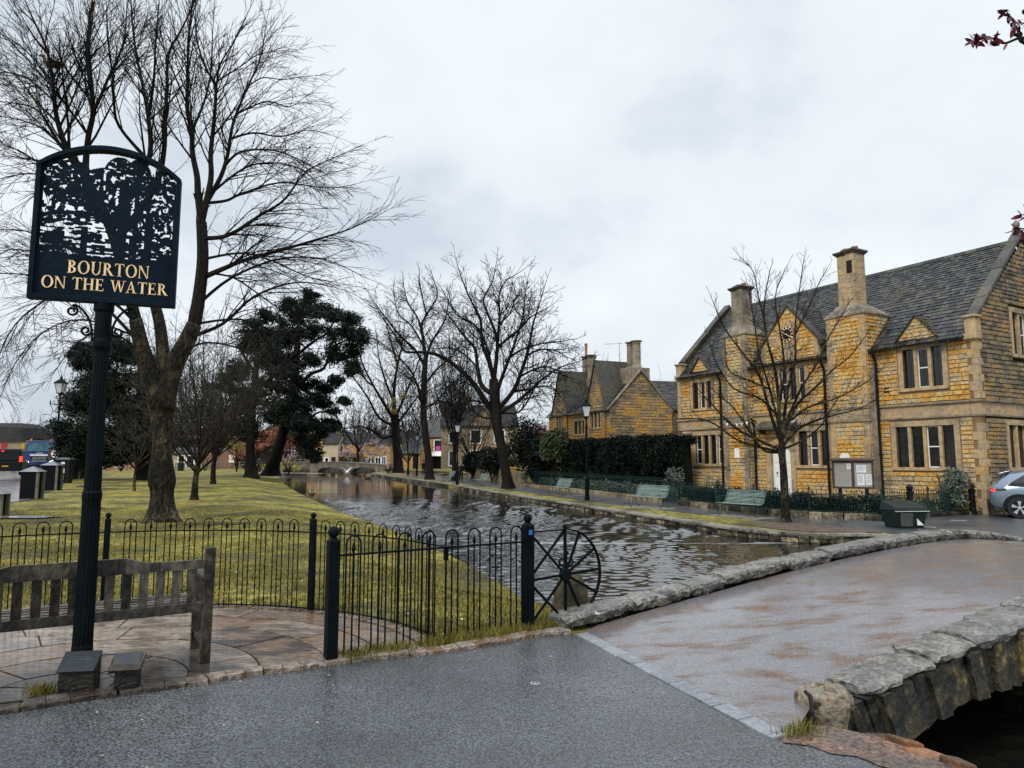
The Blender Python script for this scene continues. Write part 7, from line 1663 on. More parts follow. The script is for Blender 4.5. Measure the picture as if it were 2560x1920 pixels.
L6([(760, 860), (660, 700), (630, 560), (620, 400), (600, 250), (590, 50)], .07, .015, YB-1.6, 2.2, 2., Y0=YB)
LD([(420, 700), (430, 640), (438, 560), (435, 480)], .19, .14, YB+.2, 2, .3)
L6([(1080, 1200), (1095, 1080), (1090, 980), (1065, 850), (1060, 730), (1035, 600), (1040, 400), (1040, 250), (1060, 50), (1070, -60)], .13, .018, YB+.5, 2.4, 2.4, Y0=YB+.2, st=.25)
L6([(1140, 1220), (1165, 1000), (1165, 850), (1185, 650), (1190, 480), (1140, 380), (1090, 230), (1080, 80)], .12, .018, YB-.5, 2.2, 2.4, Y0=YB+.2, st=.25)
L6([(1170, 1120), (1220, 980), (1260, 850), (1290, 680), (1370, 480), (1440, 320), (1475, 110)], .09, .012, YB+1.4, 2.0, 2.8, Y0=YB+.2, st=.2)
L6([(1185, 640), (1200, 450), (1220, 350), (1300, 220), (1385, 40)], .05, .01, YB-1.2, 1.8, 2.8, Y0=YB-.2, st=.1)
L6([(1070, 720), (1130, 560), (1165, 400), (1175, 200), (1185, 20)], .05, .01, YB+1.6, 1.8, 2.6, Y0=YB+.5, st=.1)
for pl, r, Y1 in [([(1140, 1340), (1230, 1310), (1330, 1265), (1430, 1195), (1560, 1115), (1650, 1000), (1720, 930), (1890, 855)], .085, YB-1.2), ([(1150, 1540), (1250, 1480), (1350, 1440), (1600, 1370), (1800, 1310), (1950, 1260), (2130, 1170)], .10, YB+1.0), ([(1185, 1160), (1250, 1110), (1330, 1075), (1550, 1010), (1800, 1040), (1960, 1020)], .06, YB+1.8), ([(1235, 900), (1330, 840), (1500, 830), (1650, 880), (1800, 960)], .05, YB-1.8), ([(1285, 760), (1400, 735), (1550, 755), (1700, 720), (1800, 740)], .045, YB+1.5), ([(1290, 640), (1370, 600), (1480, 560), (1600, 590), (1680, 540)], .04, YB+.5), ([(1200, 1050), (1350, 930), (1500, 900), (1650, 930), (1750, 1000)], .05, YB-.6), ([(1370, 480), (1450, 430), (1560, 440), (1640, 430)], .03, YB+1.0), ([(1160, 1420), (1330, 1400), (1500, 1440), (1700, 1530), (1850, 1560)], .05, YB-1.5), ([(1160, 1500), (1300, 1540), (1450, 1640), (1600, 1740), (1720, 1760)], .04, YB+1.5), ([(1280, 450), (1340, 360), (1430, 300), (1560, 280)], .03, YB)]:
    plimb(cr_, SC(pl, Z6), Y1, r*.8, .008, tw2, 2.1, 6.5, tg, .10, flat=.3)
for pl, r, Y1 in [([(460, 930), (350, 820), (220, 620), (80, 570), (-60, 560)], .05, YB-2.5), ([(420, 900), (260, 730), (100, 660), (-60, 640)], .05, YB-1), ([(400, 880), (230, 900), (100, 830), (-80, 780)], .05, YB+1), ([(430, 1010), (300, 980), (150, 960), (-50, 1000)], .05, YB-2), ([(490, 740), (350, 560), (200, 380), (60, 230), (-50, 90)], .045, YB-1.6), ([(320, 680), (200, 560), (90, 420), (-40, 330)], .045, YB+1.2), ([(290, 480), (190, 330), (80, 230), (-40, 160)], .035, YB-1), ([(480, 560), (380, 400), (300, 250), (200, 60)], .04, YB+1), ([(300, 560), (160, 440), (40, 400), (-60, 420)], .035, YB+2)]:
    plimb(cr_, SC(pl, Z6), Y1, r*.8, .008, tw2, 2.1, 6., tg, .1, flat=.2)
for pl, r, Y1 in [([(300, 740), (200, 640), (90, 600), (0, 590), (-60, 600)], .07, YB-1.5), ([(296, 700), (190, 600), (110, 560), (20, 540), (-80, 600)], .05, YB+1.5), ([(290, 690), (180, 620), (80, 660), (20, 720), (-20, 820)], .045, YB-2.5), ([(300, 730), (180, 690), (90, 720), (30, 790), (0, 860)], .04, YB+2), ([(290, 660), (160, 560), (60, 500), (-40, 500)], .05, YB-2.5), ([(310, 770), (250, 720), (200, 720), (150, 760), (120, 800)], .035, YB-2)]:
    plimb(cr_, SC(pl), Y1, r*.8, .008, tw2, 2.0, 6., tg, .2, flat=.2)
for pl, r, Y1 in [([(410, 725), (480, 700), (550, 640), (640, 610), (720, 620)], .06, YB-1.5), ([(418, 700), (520, 690), (600, 720), (680, 760)], .04, YB+1.5), ([(395, 760), (450, 740), (540, 760), (600, 800)], .035, YB-2), ([(425, 660), (500, 600), (600, 560), (700, 560), (790, 600)], .05, YB+2.2)]:
    plimb(cr_, SC(pl), Y1, r, .010, tw2, 1.9, 4.2, tg, .16, flat=.2)
tr_.build('trunk', T['barkmoss'], e, smooth=True); c_ = cr_.build('limbs', T['bark'], e); tg.build('crown', T['twig'], e)

def btree(name, px_, Y, hpx, label, seed, limbs=None, tr=None, clen=2., dens=2., r0=.3, trunk_m='bark', twig_m='twig', spread=.6, nl=9, tw=None, gfun=GL, group='bare trees', tk=None, up=.06, lowf=.35, cat='tree'):
    """tree standing on a measured foot; either measured limbs or an open vase of limbs"""
    random.seed(seed); g_ = A(px_[0], px_[1], Y) if Y else gfun(*px_); Y = g_.y; e = empty(name, (0, 0, 0), 0, label, cat, group); m = MB(); mc = MB(); mt = MB()
    z = A(0, hpx, Y).z; H = z-g_.z; fz = g_.z+H*lowf; t = tw or Tw(seg=.5, wander=.13, up=up, dens=(1.5, 2., 2.6), rmin=max(.004, Y*.00022), minl=.3)
    tp_ = tr or [(g_.x, Y, g_.z-.05, r0), (g_.x+U(-.1, .1), Y, g_.z+(fz-g_.z)*.5, r0*.8), (g_.x+U(-.2, .2), Y, fz, r0*.68)]
    trunk(m, tp_, 1.5, 12, .05, seed); top = Vector(tp_[-1][:3]); NODES.clear(); NODES.extend((Vector(p[:3]), p[3]) for p in crom(tp_, 4))
    if limbs:
        for pl, ra, rb, Y1 in limbs: plimb(mc, SC(pl[0], *pl[1:]), Y1, ra, rb, t, clen, dens, mt, .15)
    else:
        for k in range(nl):
            a = 2*math.pi*k/nl+U(-.3, .3); s_ = spread*U(.5, 1.15); L_ = (H*(1-lowf))*U(.8, 1.02) if k else H*(1-lowf); s_ = s_ if k else .08
            b0 = Vector(tp_[1][:3]).lerp(top, U(.3, 1)) if k else top
            P = [b0, b0+Vector((math.cos(a)*s_*L_*.35, math.sin(a)*s_*L_*.35, L_*.25)), b0+Vector((math.cos(a)*s_*L_*.7, math.sin(a)*s_*L_*.7, L_*.6)), b0+Vector((math.cos(a)*s_*L_*.9, math.sin(a)*s_*L_*.9, L_*.97))]
            P = [P[0]]+[p+Vector((U(-1, 1), U(-1, 1), U(-1, 1)))*L_*.035 for p in P[1:]]; limb(mc, P, r0*.42*U(.6, 1), r0*.06, t, clen, dens, mt, .15)
    m.build('trunk', T[trunk_m], e, smooth=True); mc.build('limbs', T[trunk_m], e); mt.build('crown', T[twig_m], e); return e
def TP(lst, Y): return [(*A(x, y, Y), r) for x, y, r in lst]
Zb = (1/2.765, 840, 640)
# big leaning riverside tree on the right bank
Y3 = 47.; k3 = Y3/1750/2.765
btree('bare_tree', (1270, 1219), Y3, 870, 'big dark leafless tree with a leaning trunk on the right bank, tallest beside the river', 201, tr=[(*A(840+x/2.765, 640+y/2.765, Y3), r*k3) for x, y, r in [(1190, 1605, 36), (1165, 1450, 34), (1140, 1300, 33), (1120, 1200, 34), (1105, 1100, 40), (1095, 1000, 38), (1090, 850, 30)]],
 limbs=[((pl, *Zb), a*k3, b*k3, Y3+dy) for pl, a, b, dy in [
  ([(1100, 1100), (1030, 1000), (950, 880), (850, 780), (720, 690), (600, 665), (480, 660), (430, 580), (330, 440)], 24, 4, -3), ([(1095, 980), (1010, 900), (980, 780), (960, 640), (890, 560), (800, 440), (720, 330)], 20, 3, 3), ([(1090, 860), (1060, 740), (1010, 600), (1000, 450), (960, 360), (910, 260), (850, 100)], 18, 3, -1), ([(1090, 860), (1040, 620), (960, 480), (830, 400), (740, 240)], 12, 3, 3), ([(1090, 850), (1110, 700), (1110, 560), (1050, 400), (1020, 300), (1080, 180), (1100, 90)], 18, 3, 0),
  ([(1110, 600), (1130, 420), (1130, 250), (1180, 170), (1240, 130)], 12, 3, 1), ([(1120, 1000), (1140, 860), (1200, 700), (1250, 560), (1290, 420), (1310, 250)], 17, 3, -2), ([(1130, 1080), (1220, 940), (1280, 800), (1330, 650), (1360, 480), (1400, 350), (1440, 220)], 20, 3, 3), ([(1130, 1090), (1250, 1010), (1350, 920), (1430, 850), (1550, 770), (1650, 740)], 18, 3, -3), ([(1250, 960), (1330, 920), (1420, 900), (1500, 910), (1560, 980)], 10, 3, 2), ([(1290, 850), (1380, 780), (1480, 770), (1590, 830)], 9, 3, -3), ([(1320, 700), (1400, 650), (1500, 650), (1600, 700)], 9, 3, 2), ([(1200, 700), (1300, 640), (1450, 600), (1560, 590)], 9, 3, 0), ([(1150, 640), (1250, 520), (1350, 420), (1460, 360)], 11, 3, 3), ([(1010, 760), (900, 690), (800, 640), (700, 640)], 8, 3, 2), ([(1090, 1050), (960, 1000), (830, 1030), (720, 1010), (620, 1060)], 8, 3, -3), ([(1100, 1120), (1000, 1110), (900, 1020), (800, 870), (700, 900)], 8, 3, 2), ([(1150, 1120), (1260, 1080), (1340, 980), (1380, 900), (1450, 960)], 9, 3, -1), ([(1110, 460), (1200, 400), (1240, 300), (1290, 260)], 7, 3, -2)]],
 clen=3.0, dens=4., gfun=GRt, tw=Tw(seg=.5, wander=.17, up=.05, dens=(1.9, 2.4, 3.0), rmin=.0115, minl=.3, ang=(28, 60)))
Y2 = 60.; k2 = Y2/1750/2.765
btree('bare_tree', (1078, 1200), Y2, 860, 'tall slim leafless tree on the right bank, middle one of the three riverside trees', 202, tr=[(*A(840+x/2.765, 640+y/2.765, Y2), r*k2) for x, y, r in [(650, 1545, 28), (640, 1400, 26), (620, 1250, 24), (605, 1050, 22), (610, 850, 20), (620, 700, 17)]],
 limbs=[((pl, *Zb), a*k2, b*k2, Y2+dy) for pl, a, b, dy in [([(620, 700), (600, 560), (590, 480), (640, 380), (700, 280), (680, 180)], 15, 3, 0), ([(600, 500), (560, 420), (500, 330), (470, 220)], 9, 3, 2), ([(615, 720), (660, 600), (720, 500), (760, 420), (780, 300)], 11, 3, -2), ([(605, 760), (540, 640), (450, 560), (370, 460), (300, 370), (250, 300)], 12, 3, -2), ([(610, 900), (700, 780), (790, 700), (870, 600)], 9, 3, 2), ([(605, 980), (520, 800), (430, 700), (340, 620), (240, 560)], 10, 3, 2), ([(600, 620), (520, 480), (430, 400), (400, 260)], 8, 3, 1), ([(640, 420), (600, 300), (580, 190)], 7, 3, 0), ([(610, 1050), (700, 1000), (780, 900), (860, 860)], 7, 3, 0), ([(605, 1100), (560, 900), (520, 860), (440, 800)], 7, 3, -3)]],
 clen=2.9, dens=4., gfun=GRt, tw=Tw(seg=.5, wander=.17, up=.05, dens=(1.8, 2.3, 2.8), rmin=.013, minl=.3, ang=(28, 60)), twig_m='twigbrown')
Y1_ = 72.; k1 = Y1_/1750/2.765
btree('bare_tree', (990, 1183), Y1_, 960, 'spreading leafless tree at the far end of the right bank, beside the distant bridge', 203, tr=[(*A(840+x/2.765, 640+y/2.765, Y1_), r*k1) for x, y, r in [(430, 1500, 34), (425, 1380, 30), (415, 1250, 28), (408, 1150, 30), (405, 1060, 24)]],
 limbs=[((pl, *Zb), a*k1, b*k1, Y1_+dy) for pl, a, b, dy in [([(405, 1080), (400, 940), (420, 780), (450, 650), (470, 520)], 16, 3, 0), ([(405, 1160), (350, 1050), (260, 900), (190, 760), (150, 640)], 14, 3, -3), ([(400, 1180), (300, 1120), (220, 980), (150, 880), (60, 760)], 12, 3, 2), ([(410, 1230), (330, 1260), (240, 1200), (170, 1180), (90, 1190)], 11, 3, -2), ([(410, 1120), (470, 980), (520, 860), (560, 760), (600, 640)], 12, 3, 2), ([(405, 1020), (340, 860), (300, 720), (280, 560)], 9, 3, 1), ([(415, 1170), (500, 1060), (560, 980), (620, 920)], 10, 3, -2), ([(430, 740), (380, 600), (350, 480)], 8, 3, 0), ([(260, 900), (200, 850), (120, 700), (90, 560)], 7, 3, 0)]],
 clen=3., dens=3.6, gfun=GRt, tw=Tw(seg=.6, wander=.17, up=.05, dens=(1.6, 2.1, 2.5), rmin=.013, minl=.35, ang=(28, 60)))
tq = Tw(seg=.5, wander=.15, up=.09, dens=(1.6, 2.2, 2.6), rmin=.012, minl=.3, ang=(22, 50))
btree('bare_tree', (1136, 1201), 63, 835, 'narrow upright dark leafless tree right behind the lamp by the walker in black', 205, r0=.24, clen=2.4, dens=2.6, spread=.32, nl=12, lowf=.3, gfun=GRt, tw=tq, twig_m='twigbrown')
btree('bare_tree', (1183, 1196), 70, 960, 'low dense leafless tree before the pale ashlar house', 206, r0=.16, clen=2.2, dens=2.8, spread=.6, nl=12, lowf=.2, gfun=GRt, tw=tq, twig_m='twiggrey')
btree('bare_tree', (1020, 1188), 84, 985, 'small leafless tree between the two farthest riverside trunks', 207, r0=.15, clen=2.4, dens=2.6, spread=.55, nl=12, lowf=.2, gfun=GRt, tw=tq, twig_m='twigbrown')
# young pollarded tree before the hall
YH = GRt(1962, 1306).y; kh = YH/1750/2.182; Zh = (1/2.182, 1640, 560); tH = Tw(seg=.22, wander=.16, up=.12, dens=(2.6, 3.6, 4.), rmin=.0045, minl=.10, ang=(25, 55), ratio=(.3, .6), maxlev=3)
btree('young_tree', (1962, 1306), YH, 640, 'young leafless tree with an upswept pruned crown standing before the hall', 204, tr=[(*A(1640+x/2.182, 560+y/2.182, YH), r*kh) for x, y, r in [(708, 1628, 26), (703, 1540, 21), (700, 1450, 20), (695, 1350, 19), (688, 1260, 20), (684, 1215, 25)]],
 limbs=[((pl, *Zh), a*kh, b*kh, YH+dy) for pl, a, b, dy in [([(684, 1230), (675, 1120), (668, 950), (650, 800), (600, 600), (590, 440), (620, 260)], 13, 2.5, 0), ([(680, 1200), (640, 1080), (600, 950), (560, 820), (470, 700), (370, 560), (310, 420)], 11, 2, -.6), ([(684, 1210), (700, 1050), (720, 900), (760, 740), (760, 560), (780, 380), (805, 200)], 11, 2, .4), ([(670, 1230), (560, 1180), (430, 1110), (320, 1000), (230, 900), (200, 840)], 10, 2, -.5), ([(665, 1250), (540, 1210), (430, 1170), (300, 1080), (170, 1060), (60, 1070)], 8, 2, .8), ([(690, 1220), (760, 1130), (850, 1080), (980, 1040), (1100, 1010), (1200, 960)], 10, 2, .6), ([(688, 1180), (760, 1000), (860, 900), (960, 800), (1060, 720), (1150, 600)], 10, 2, -.6), ([(690, 1160), (790, 900), (880, 760), (930, 640), (1000, 520), (1060, 420)], 9, 2, .8), ([(676, 1130), (620, 900), (560, 700), (540, 560), (500, 330)], 8, 2, .8), ([(672, 1000), (700, 800), (680, 600), (650, 400), (700, 260)], 8, 2, -.8), ([(684, 1240), (600, 1240), (540, 1180), (480, 1080), (400, 980), (280, 880)], 8, 2, 1.), ([(690, 1230), (800, 1180), (900, 1100), (960, 1000), (1000, 940)], 7, 2, -1), ([(680, 1100), (580, 960), (430, 900), (330, 760), (290, 640)], 7, 2, 0), ([(690, 1120), (830, 1000), (960, 960), (1120, 880), (1220, 800)], 7, 2, 0), ([(760, 600), (820, 480), (880, 340), (920, 270)], 6, 2, 0), ([(600, 500), (560, 400), (530, 260), (470, 190)], 5, 2, 0), ([(640, 900), (500, 850), (400, 800), (380, 700)], 6, 2, -1)]],
 clen=.9, dens=10., gfun=GRt, tw=tH, twig_m='twig', trunk_m='barkmoss')
# thin saplings and trunks on the green
btree('bare_sapling', (336, 1227), None, 905, 'slender pale-barked leafless sapling left of the great trunk on the green', 210, r0=.075, clen=1.7, dens=3.4, spread=.8, nl=14, lowf=.22, trunk_m='greybark' if False else 'barkmoss', twig_m='twiggrey', up=.0, group='bare trees')
btree('bare_sapling', (486, 1249), None, 850, 'mossy slim leafless tree, first one to the right of the great trunk', 211, r0=.14, clen=2.0, dens=4.2, spread=.75, nl=18, lowf=.24, trunk_m='barkmoss', twig_m='twiggrey', up=.02)
btree('bare_sapling', (533, 1210), None, 800, 'slim leafless tree, second one to the right of the great trunk', 212, r0=.17, clen=2.8, dens=3.8, spread=.7, nl=18, lowf=.22, trunk_m='bark', twig_m='twiggrey', up=.02)
# ---------------------------------------------------------------- foliage clouds
def leafcloud(name, cl, m, parent=None, size=.1, seed=1, asp=1.6, jit=.12, **k):
    """cl: (x, y, z, rx, ry, rz, n) ellipsoids filled with small leaf faces, denser to the outside"""
    rs = np.random.RandomState(seed); C_ = []
    for x, y, z, rx, ry, rz, n in cl:
        u = rs.normal(size=(int(n), 3)); u /= np.linalg.norm(u, axis=1)[:, None]; r = rs.uniform(.25, 1, int(n))**.5; C_.append(np.array([x, y, z])+u*r[:, None]*np.array([rx, ry, rz])*(1+jit*rs.normal(size=(int(n), 1))))
    P = np.concatenate(C_); n = len(P); a = rs.normal(size=(n, 3)); a /= np.linalg.norm(a, axis=1)[:, None]; b = rs.normal(size=(n, 3)); b -= a*(a*b).sum(1)[:, None]; b /= np.linalg.norm(b, axis=1)[:, None]
    s = size*rs.uniform(.55, 1.3, n)[:, None]; V = np.stack([P-a*s*asp, P+b*s*.5, P+a*s*asp, P-b*s*.5], 1).reshape(-1)
    me = bpy.data.meshes.new(name); me.vertices.add(4*n); me.vertices.foreach_set('co', V); me.loops.add(4*n); me.loops.foreach_set('vertex_index', np.arange(4*n, dtype=np.int32)); me.polygons.add(n); me.polygons.foreach_set('loop_start', np.arange(0, 4*n, 4, dtype=np.int32)); me.polygons.foreach_set('loop_total', np.full(n, 4, dtype=np.int32)); me.update(calc_edges=True)
    me.materials.append(m); o = bpy.data.objects.new(name, me); COL.objects.link(o); o.parent = parent; return tag(o, **k)
def clumps(pts, Y, r, n, dy=1., jit=.5, rz=.7, sub=4):
    """clusters around measured picture points"""
    o = []
    for it in pts:
        x, y = it[:2]; rr = r*(it[2] if len(it) > 2 else 1)
        for _ in range(sub): c = A(x, y, Y+U(-dy, dy)); o.append((c.x+U(-jit, jit)*rr*1.35, c.y, c.z+U(-jit, jit)*rr*1.05, rr*U(.35, .95), rr*U(.4, .9), rr*rz*U(.3, .8), n//sub))
    return o
def evergreen(name, foot, Y, tr, cl, label, seed, size, limbs=(), m='needle', cat='tree', group='evergreens beyond the green', bark='bark'):
    random.seed(seed); e = empty(name, (0, 0, 0), 0, label, cat, group); t = MB(); trunk(t, TP(tr, Y), 1.7, 12, .06, seed); t.build('trunk', T[bark], e, smooth=True)
    if limbs:
        l = MB()
        for pl, a, b, Y1 in limbs: P = crom([A(x, y, lerp(Y, Y1, k/(len(pl)-1))) for k, (x, y) in enumerate(pl)], 4); l.tube(P, [lerp(a, b, k/len(P)) for k in range(len(P))], 7)
        l.build('limbs', T[bark], e)
    leafcloud('crown', [(*c[:6], c[6]*1.9) for c in cl], T[m], e, size*.62, seed, 2.8, .5); return e
random.seed(300)
# big dark conifer behind the sign
C1 = clumps([(x, y, s_) for x, y, s_ in [(200, 990, .9), (235, 950, 1), (215, 1040, 1.2), (180, 1080, 1.1), (235, 1090, 1.3), (280, 1080, 1.3), (190, 1130, 1), (240, 1140, 1), (320, 1090, 1.2), (270, 1020, 1.5), (330, 1030, 1.3), (300, 960, 1.4), (250, 900, 1.1), (300, 900, 1.2), (340, 960, 1.1), (380, 1020, 1.1), (370, 1080, 1.1), (350, 900, 1.), (220, 870, .6), (270, 860, .8), (330, 1125, 1), (385, 1120, .9), (200, 900, .6), (165, 1110, .7), (240, 1000, 1.3), (310, 1130, .9), (290, 1100, 1.2)]], 52, 1.3, 1500, 2.5)
evergreen('dark_conifer', None, 52, [(362, 1206, .62), (362, 1170, .50), (358, 1120, .46), (355, 1040, .40), (352, 960, .3), (350, 900, .15)], C1, 'broad dark conifer with low sweeping boughs, left of the great bare trunk', 301, .13)
# dark upright evergreen with a flared trunk, in the middle
C2 = clumps([(x, y, s_) for x, y, s_ in [(600, 1080, .8), (585, 1010, .9), (640, 980, 1.), (690, 1030, 1.), (600, 930, .8), (650, 890, .9), (700, 940, .9), (620, 850, .8), (690, 860, .8), (650, 800, .8), (560, 960, .7), (720, 1000, .8), (560, 1060, .7), (730, 1050, .7)]], 62, 1.6, 900, 3.)
evergreen('dark_evergreen', None, 60, [(628, 1196, .58), (627, 1160, .42), (626, 1100, .36), (630, 1020, .33), (640, 920, .25), (645, 820, .12)], C2, 'dark evergreen with a flared dark trunk, left of the leaning pine', 302, .17, limbs=[([(628, 1080), (600, 1040), (570, 1020)], .16, .05, 58), ([(630, 1000), (670, 950), (700, 940)], .16, .05, 61), ([(640, 940), (610, 890), (600, 860)], .14, .05, 60)])
# leaning pine by the river
C3 = clumps([(x, y, s_) for x, y, s_ in [(730, 800, .9), (760, 770, 1.), (800, 770, 1), (840, 780, .9), (870, 800, .8), (890, 840, .7), (850, 830, 1), (800, 830, 1.1), (750, 840, 1), (710, 850, .9), (680, 900, .8), (830, 880, .9), (870, 880, .7), (880, 920, .6), (780, 890, .8), (730, 900, .8), (760, 950, .8), (800, 960, .8), (840, 950, .5), (700, 960, .8), (740, 1000, .8), (780, 1010, .8), (820, 1020, .7), (760, 1060, .8), (800, 1070, .7), (700, 1030, .7), (720, 760, .6), (780, 740, .5), (680, 840, .6), (830, 1060, .5), (770, 1110, .8), (790, 1140, .5), (860, 1000, .35), (740, 1050, .6)]], 66, 1.45, 620, 3.)
evergreen('leaning_pine', None, 66, [(672, 1190, .66), (690, 1140, .56), (708, 1080, .50), (722, 1020, .46), (735, 950, .40), (742, 880, .32), (748, 800, .16)], C3, 'tall pine with a leaning trunk and dark layered needle clumps at the river bend', 303, .17,
 limbs=[([(728, 1000), (770, 940), (810, 920), (830, 870), (870, 850)], .22, .06, 64), ([(735, 960), (780, 985), (810, 975), (822, 940)], .20, .06, 67), ([(740, 890), (790, 850), (850, 820)], .18, .05, 68), ([(742, 860), (710, 820), (690, 830)], .16, .05, 65), ([(722, 1020), (760, 1050), (800, 1030), (840, 1040), (860, 1090)], .14, .04, 66), ([(720, 1030), (690, 980), (670, 920)], .15, .05, 66)])
# reddish shrubs and blossom trees
def shrubtree(name, foot, Y, cl, m, size, label, seed, stems=3, cat='shrub', group=None, r=.045):
    random.seed(seed); e = empty(name, (0, 0, 0), 0, label, cat, group); g_ = A(*foot, Y); t = MB(); top = max(cl, key=lambda c: c[2])
    for k in range(stems*4):
        c = cl[int(R()*len(cl))]; mid = Vector((lerp(g_.x, c[0], .35)+U(-.2, .2), Y, lerp(g_.z, c[2], .45))); t.tube(crom([g_+Vector((0, 0, -.1)), mid, Vector((c[0], c[1], c[2]))], 3), [r, r*.8, r*.7, r*.6, r*.45, r*.35, r*.2], 5)
    t.build('branches', T['bark'], e); leafcloud('foliage', cl, T[m], e, size, seed); return e
random.seed(310)
shrubtree('copper_tree', (682, 1182), 76, clumps([(650, 1090), (680, 1085), (665, 1110), (700, 1120), (645, 1120), (690, 1100), (715, 1110)], 76, .95, 420, 1.5), 'copper', .085, 'small coppery red tree glowing between the two dark trunks', 311, cat='tree')
shrubtree('copper_shrub', (615, 1178), 80, clumps([(600, 1130), (620, 1135), (612, 1120), (590, 1140)], 80, .8, 300, 1.), 'copper', .08, 'low coppery bush left of the dark evergreen trunk', 312)
shrubtree('pink_shrub', (303, 1178), 84, clumps([(300, 1120), (320, 1130), (285, 1135), (335, 1120), (270, 1140), (330, 1145)], 84, .9, 200, 1.), 'copper', .08, 'reddish-pink bush in front of the pink-brick cottage', 313)
shrubtree('pink_shrub', (512, 1178), 88, clumps([(505, 1142), (520, 1145), (515, 1130)], 88, .8, 160, 1.), 'copper', .08, 'small pinkish bush before the little brick building', 314)
shrubtree('flowering_shrub', (722, 1182), 88, clumps([(705, 1130), (725, 1125), (735, 1140), (720, 1150), (700, 1150)], 88, .85, 110, 1.), 'blossom', .06, 'pale flowering bush right of the leaning pine trunk', 315)
shrubtree('yellow_shrub', (725, 1180), 92, clumps([(715, 1160), (735, 1165), (700, 1165)], 92, .9, 220, 1.), 'yellowleaf', .08, 'low yellow-green bush left of the far bridge', 316)
shrubtree('magnolia_tree', (932, 1166), 116, clumps([(915, 1115), (935, 1108), (950, 1118), (925, 1130), (945, 1132), (960, 1125), (908, 1125)], 116, .95, 260, 1.), 'blossom', .09, 'pink and white magnolia in flower beyond the far bridge', 317, cat='tree')
shrubtree('magnolia_tree', (862, 1166), 116, clumps([(855, 1120), (870, 1125), (862, 1135), (880, 1118), (850, 1133)], 116, .9, 90, 1.), 'blossom', .09, 'sparser pink magnolia in front of the canopied house', 318, cat='tree')
shrubtree('yellow_bush_tree', (592, 1178), 70, clumps([(590, 1100), (600, 1120), (585, 1115)], 70, .8, 160, 1.), 'yellowleaf', .07, 'yellowish shrub left of the dark flared trunk', 319)
# catkins on the two farther riverside trees
random.seed(320)
leafcloud('ivy_clump', clumps([(985, 1000, .8), (988, 1030, .7), (983, 1015, .8), (1010, 990, .5)], 71, .9, 160, .6), T['yellowleaf'], None, .07, 5, label='yellow-green ivy growing on the upper trunk of the farthest riverside tree', cat='ivy')
# ---------------------------------------------------------------- hedge, garden planting
def hedge(name, a, b, h, th, m, label, n, seed, size, bumps=.25, cat='hedge'):
    random.seed(seed); a, b = Vector(a), Vector(b); e = empty(name, (0, 0, 0), 0, label, cat); L_ = (b-a).length; d = (b-a).normalized(); nn = Vector((-d.y, d.x)); core = MB(); k_ = int(L_/.5)
    hh = [h*(1+bumps*(.5*math.sin(i*.9+seed)+.5*math.sin(i*2.3))*.5) for i in range(k_+1)]
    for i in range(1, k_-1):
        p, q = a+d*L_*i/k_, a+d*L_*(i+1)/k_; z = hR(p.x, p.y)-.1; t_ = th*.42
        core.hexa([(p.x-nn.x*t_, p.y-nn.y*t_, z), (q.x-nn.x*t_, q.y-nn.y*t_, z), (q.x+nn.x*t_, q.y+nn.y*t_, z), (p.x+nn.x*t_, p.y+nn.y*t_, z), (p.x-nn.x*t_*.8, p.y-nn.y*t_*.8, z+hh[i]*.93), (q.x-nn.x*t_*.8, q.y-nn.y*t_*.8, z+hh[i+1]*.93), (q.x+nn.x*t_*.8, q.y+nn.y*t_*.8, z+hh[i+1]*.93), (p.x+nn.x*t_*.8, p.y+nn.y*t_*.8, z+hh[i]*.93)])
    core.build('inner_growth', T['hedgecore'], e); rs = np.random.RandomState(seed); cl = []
    for i in range(k_*3):
        p = a+d*L_*R(); z = hR(p.x, p.y); H = hh[min(k_, int((p-a).length/L_*k_))]; s_ = 1 if R() < .5 else -1
        for _ in range(3): zz = U(0, H); cl.append((p.x-nn.x*th*.42, p.y-nn.y*th*.42, z+zz, .45, .3, .4, n/(k_*12)))
        cl.append((p.x, p.y, z+H*.97, .5, th*.45, .28, n/(k_*8)))
    leafcloud('foliage', [c for c in cl], T[m], e, size, seed); return e
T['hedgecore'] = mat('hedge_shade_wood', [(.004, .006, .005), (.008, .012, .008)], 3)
hd0, hd1 = Vector(OUT[8])+Vector((2.2, -.6)), Vector(OUT[5])+Vector((2.3, 4.2))
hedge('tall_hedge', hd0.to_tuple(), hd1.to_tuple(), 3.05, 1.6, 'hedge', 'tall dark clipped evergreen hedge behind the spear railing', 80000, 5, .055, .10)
random.seed(330)
def bush(name, x, y, r, h, m, n, size, label, seed, cat='bush', group=None):
    random.seed(seed); e = empty(name, (x, y, hR(x, y)), 0, label, cat, group); t = MB()
    for k in range(7): a = U(0, 6.28); t.tube([(0, 0, -.05), (math.cos(a)*r*.25, math.sin(a)*r*.25, h*.45), (math.cos(a)*r*.6, math.sin(a)*r*.6, h*U(.7, .95))], [.03, .022, .01], 5)
    t.build('stems', T['bark'], e); cl = [(U(-.5, .5)*r, U(-.5, .5)*r, h*U(.3, .85), r*U(.35, .6), r*U(.35, .6), h*U(.15, .3), n/9) for _ in range(9)]; leafcloud('foliage', cl, T[m], e, size, seed); return e
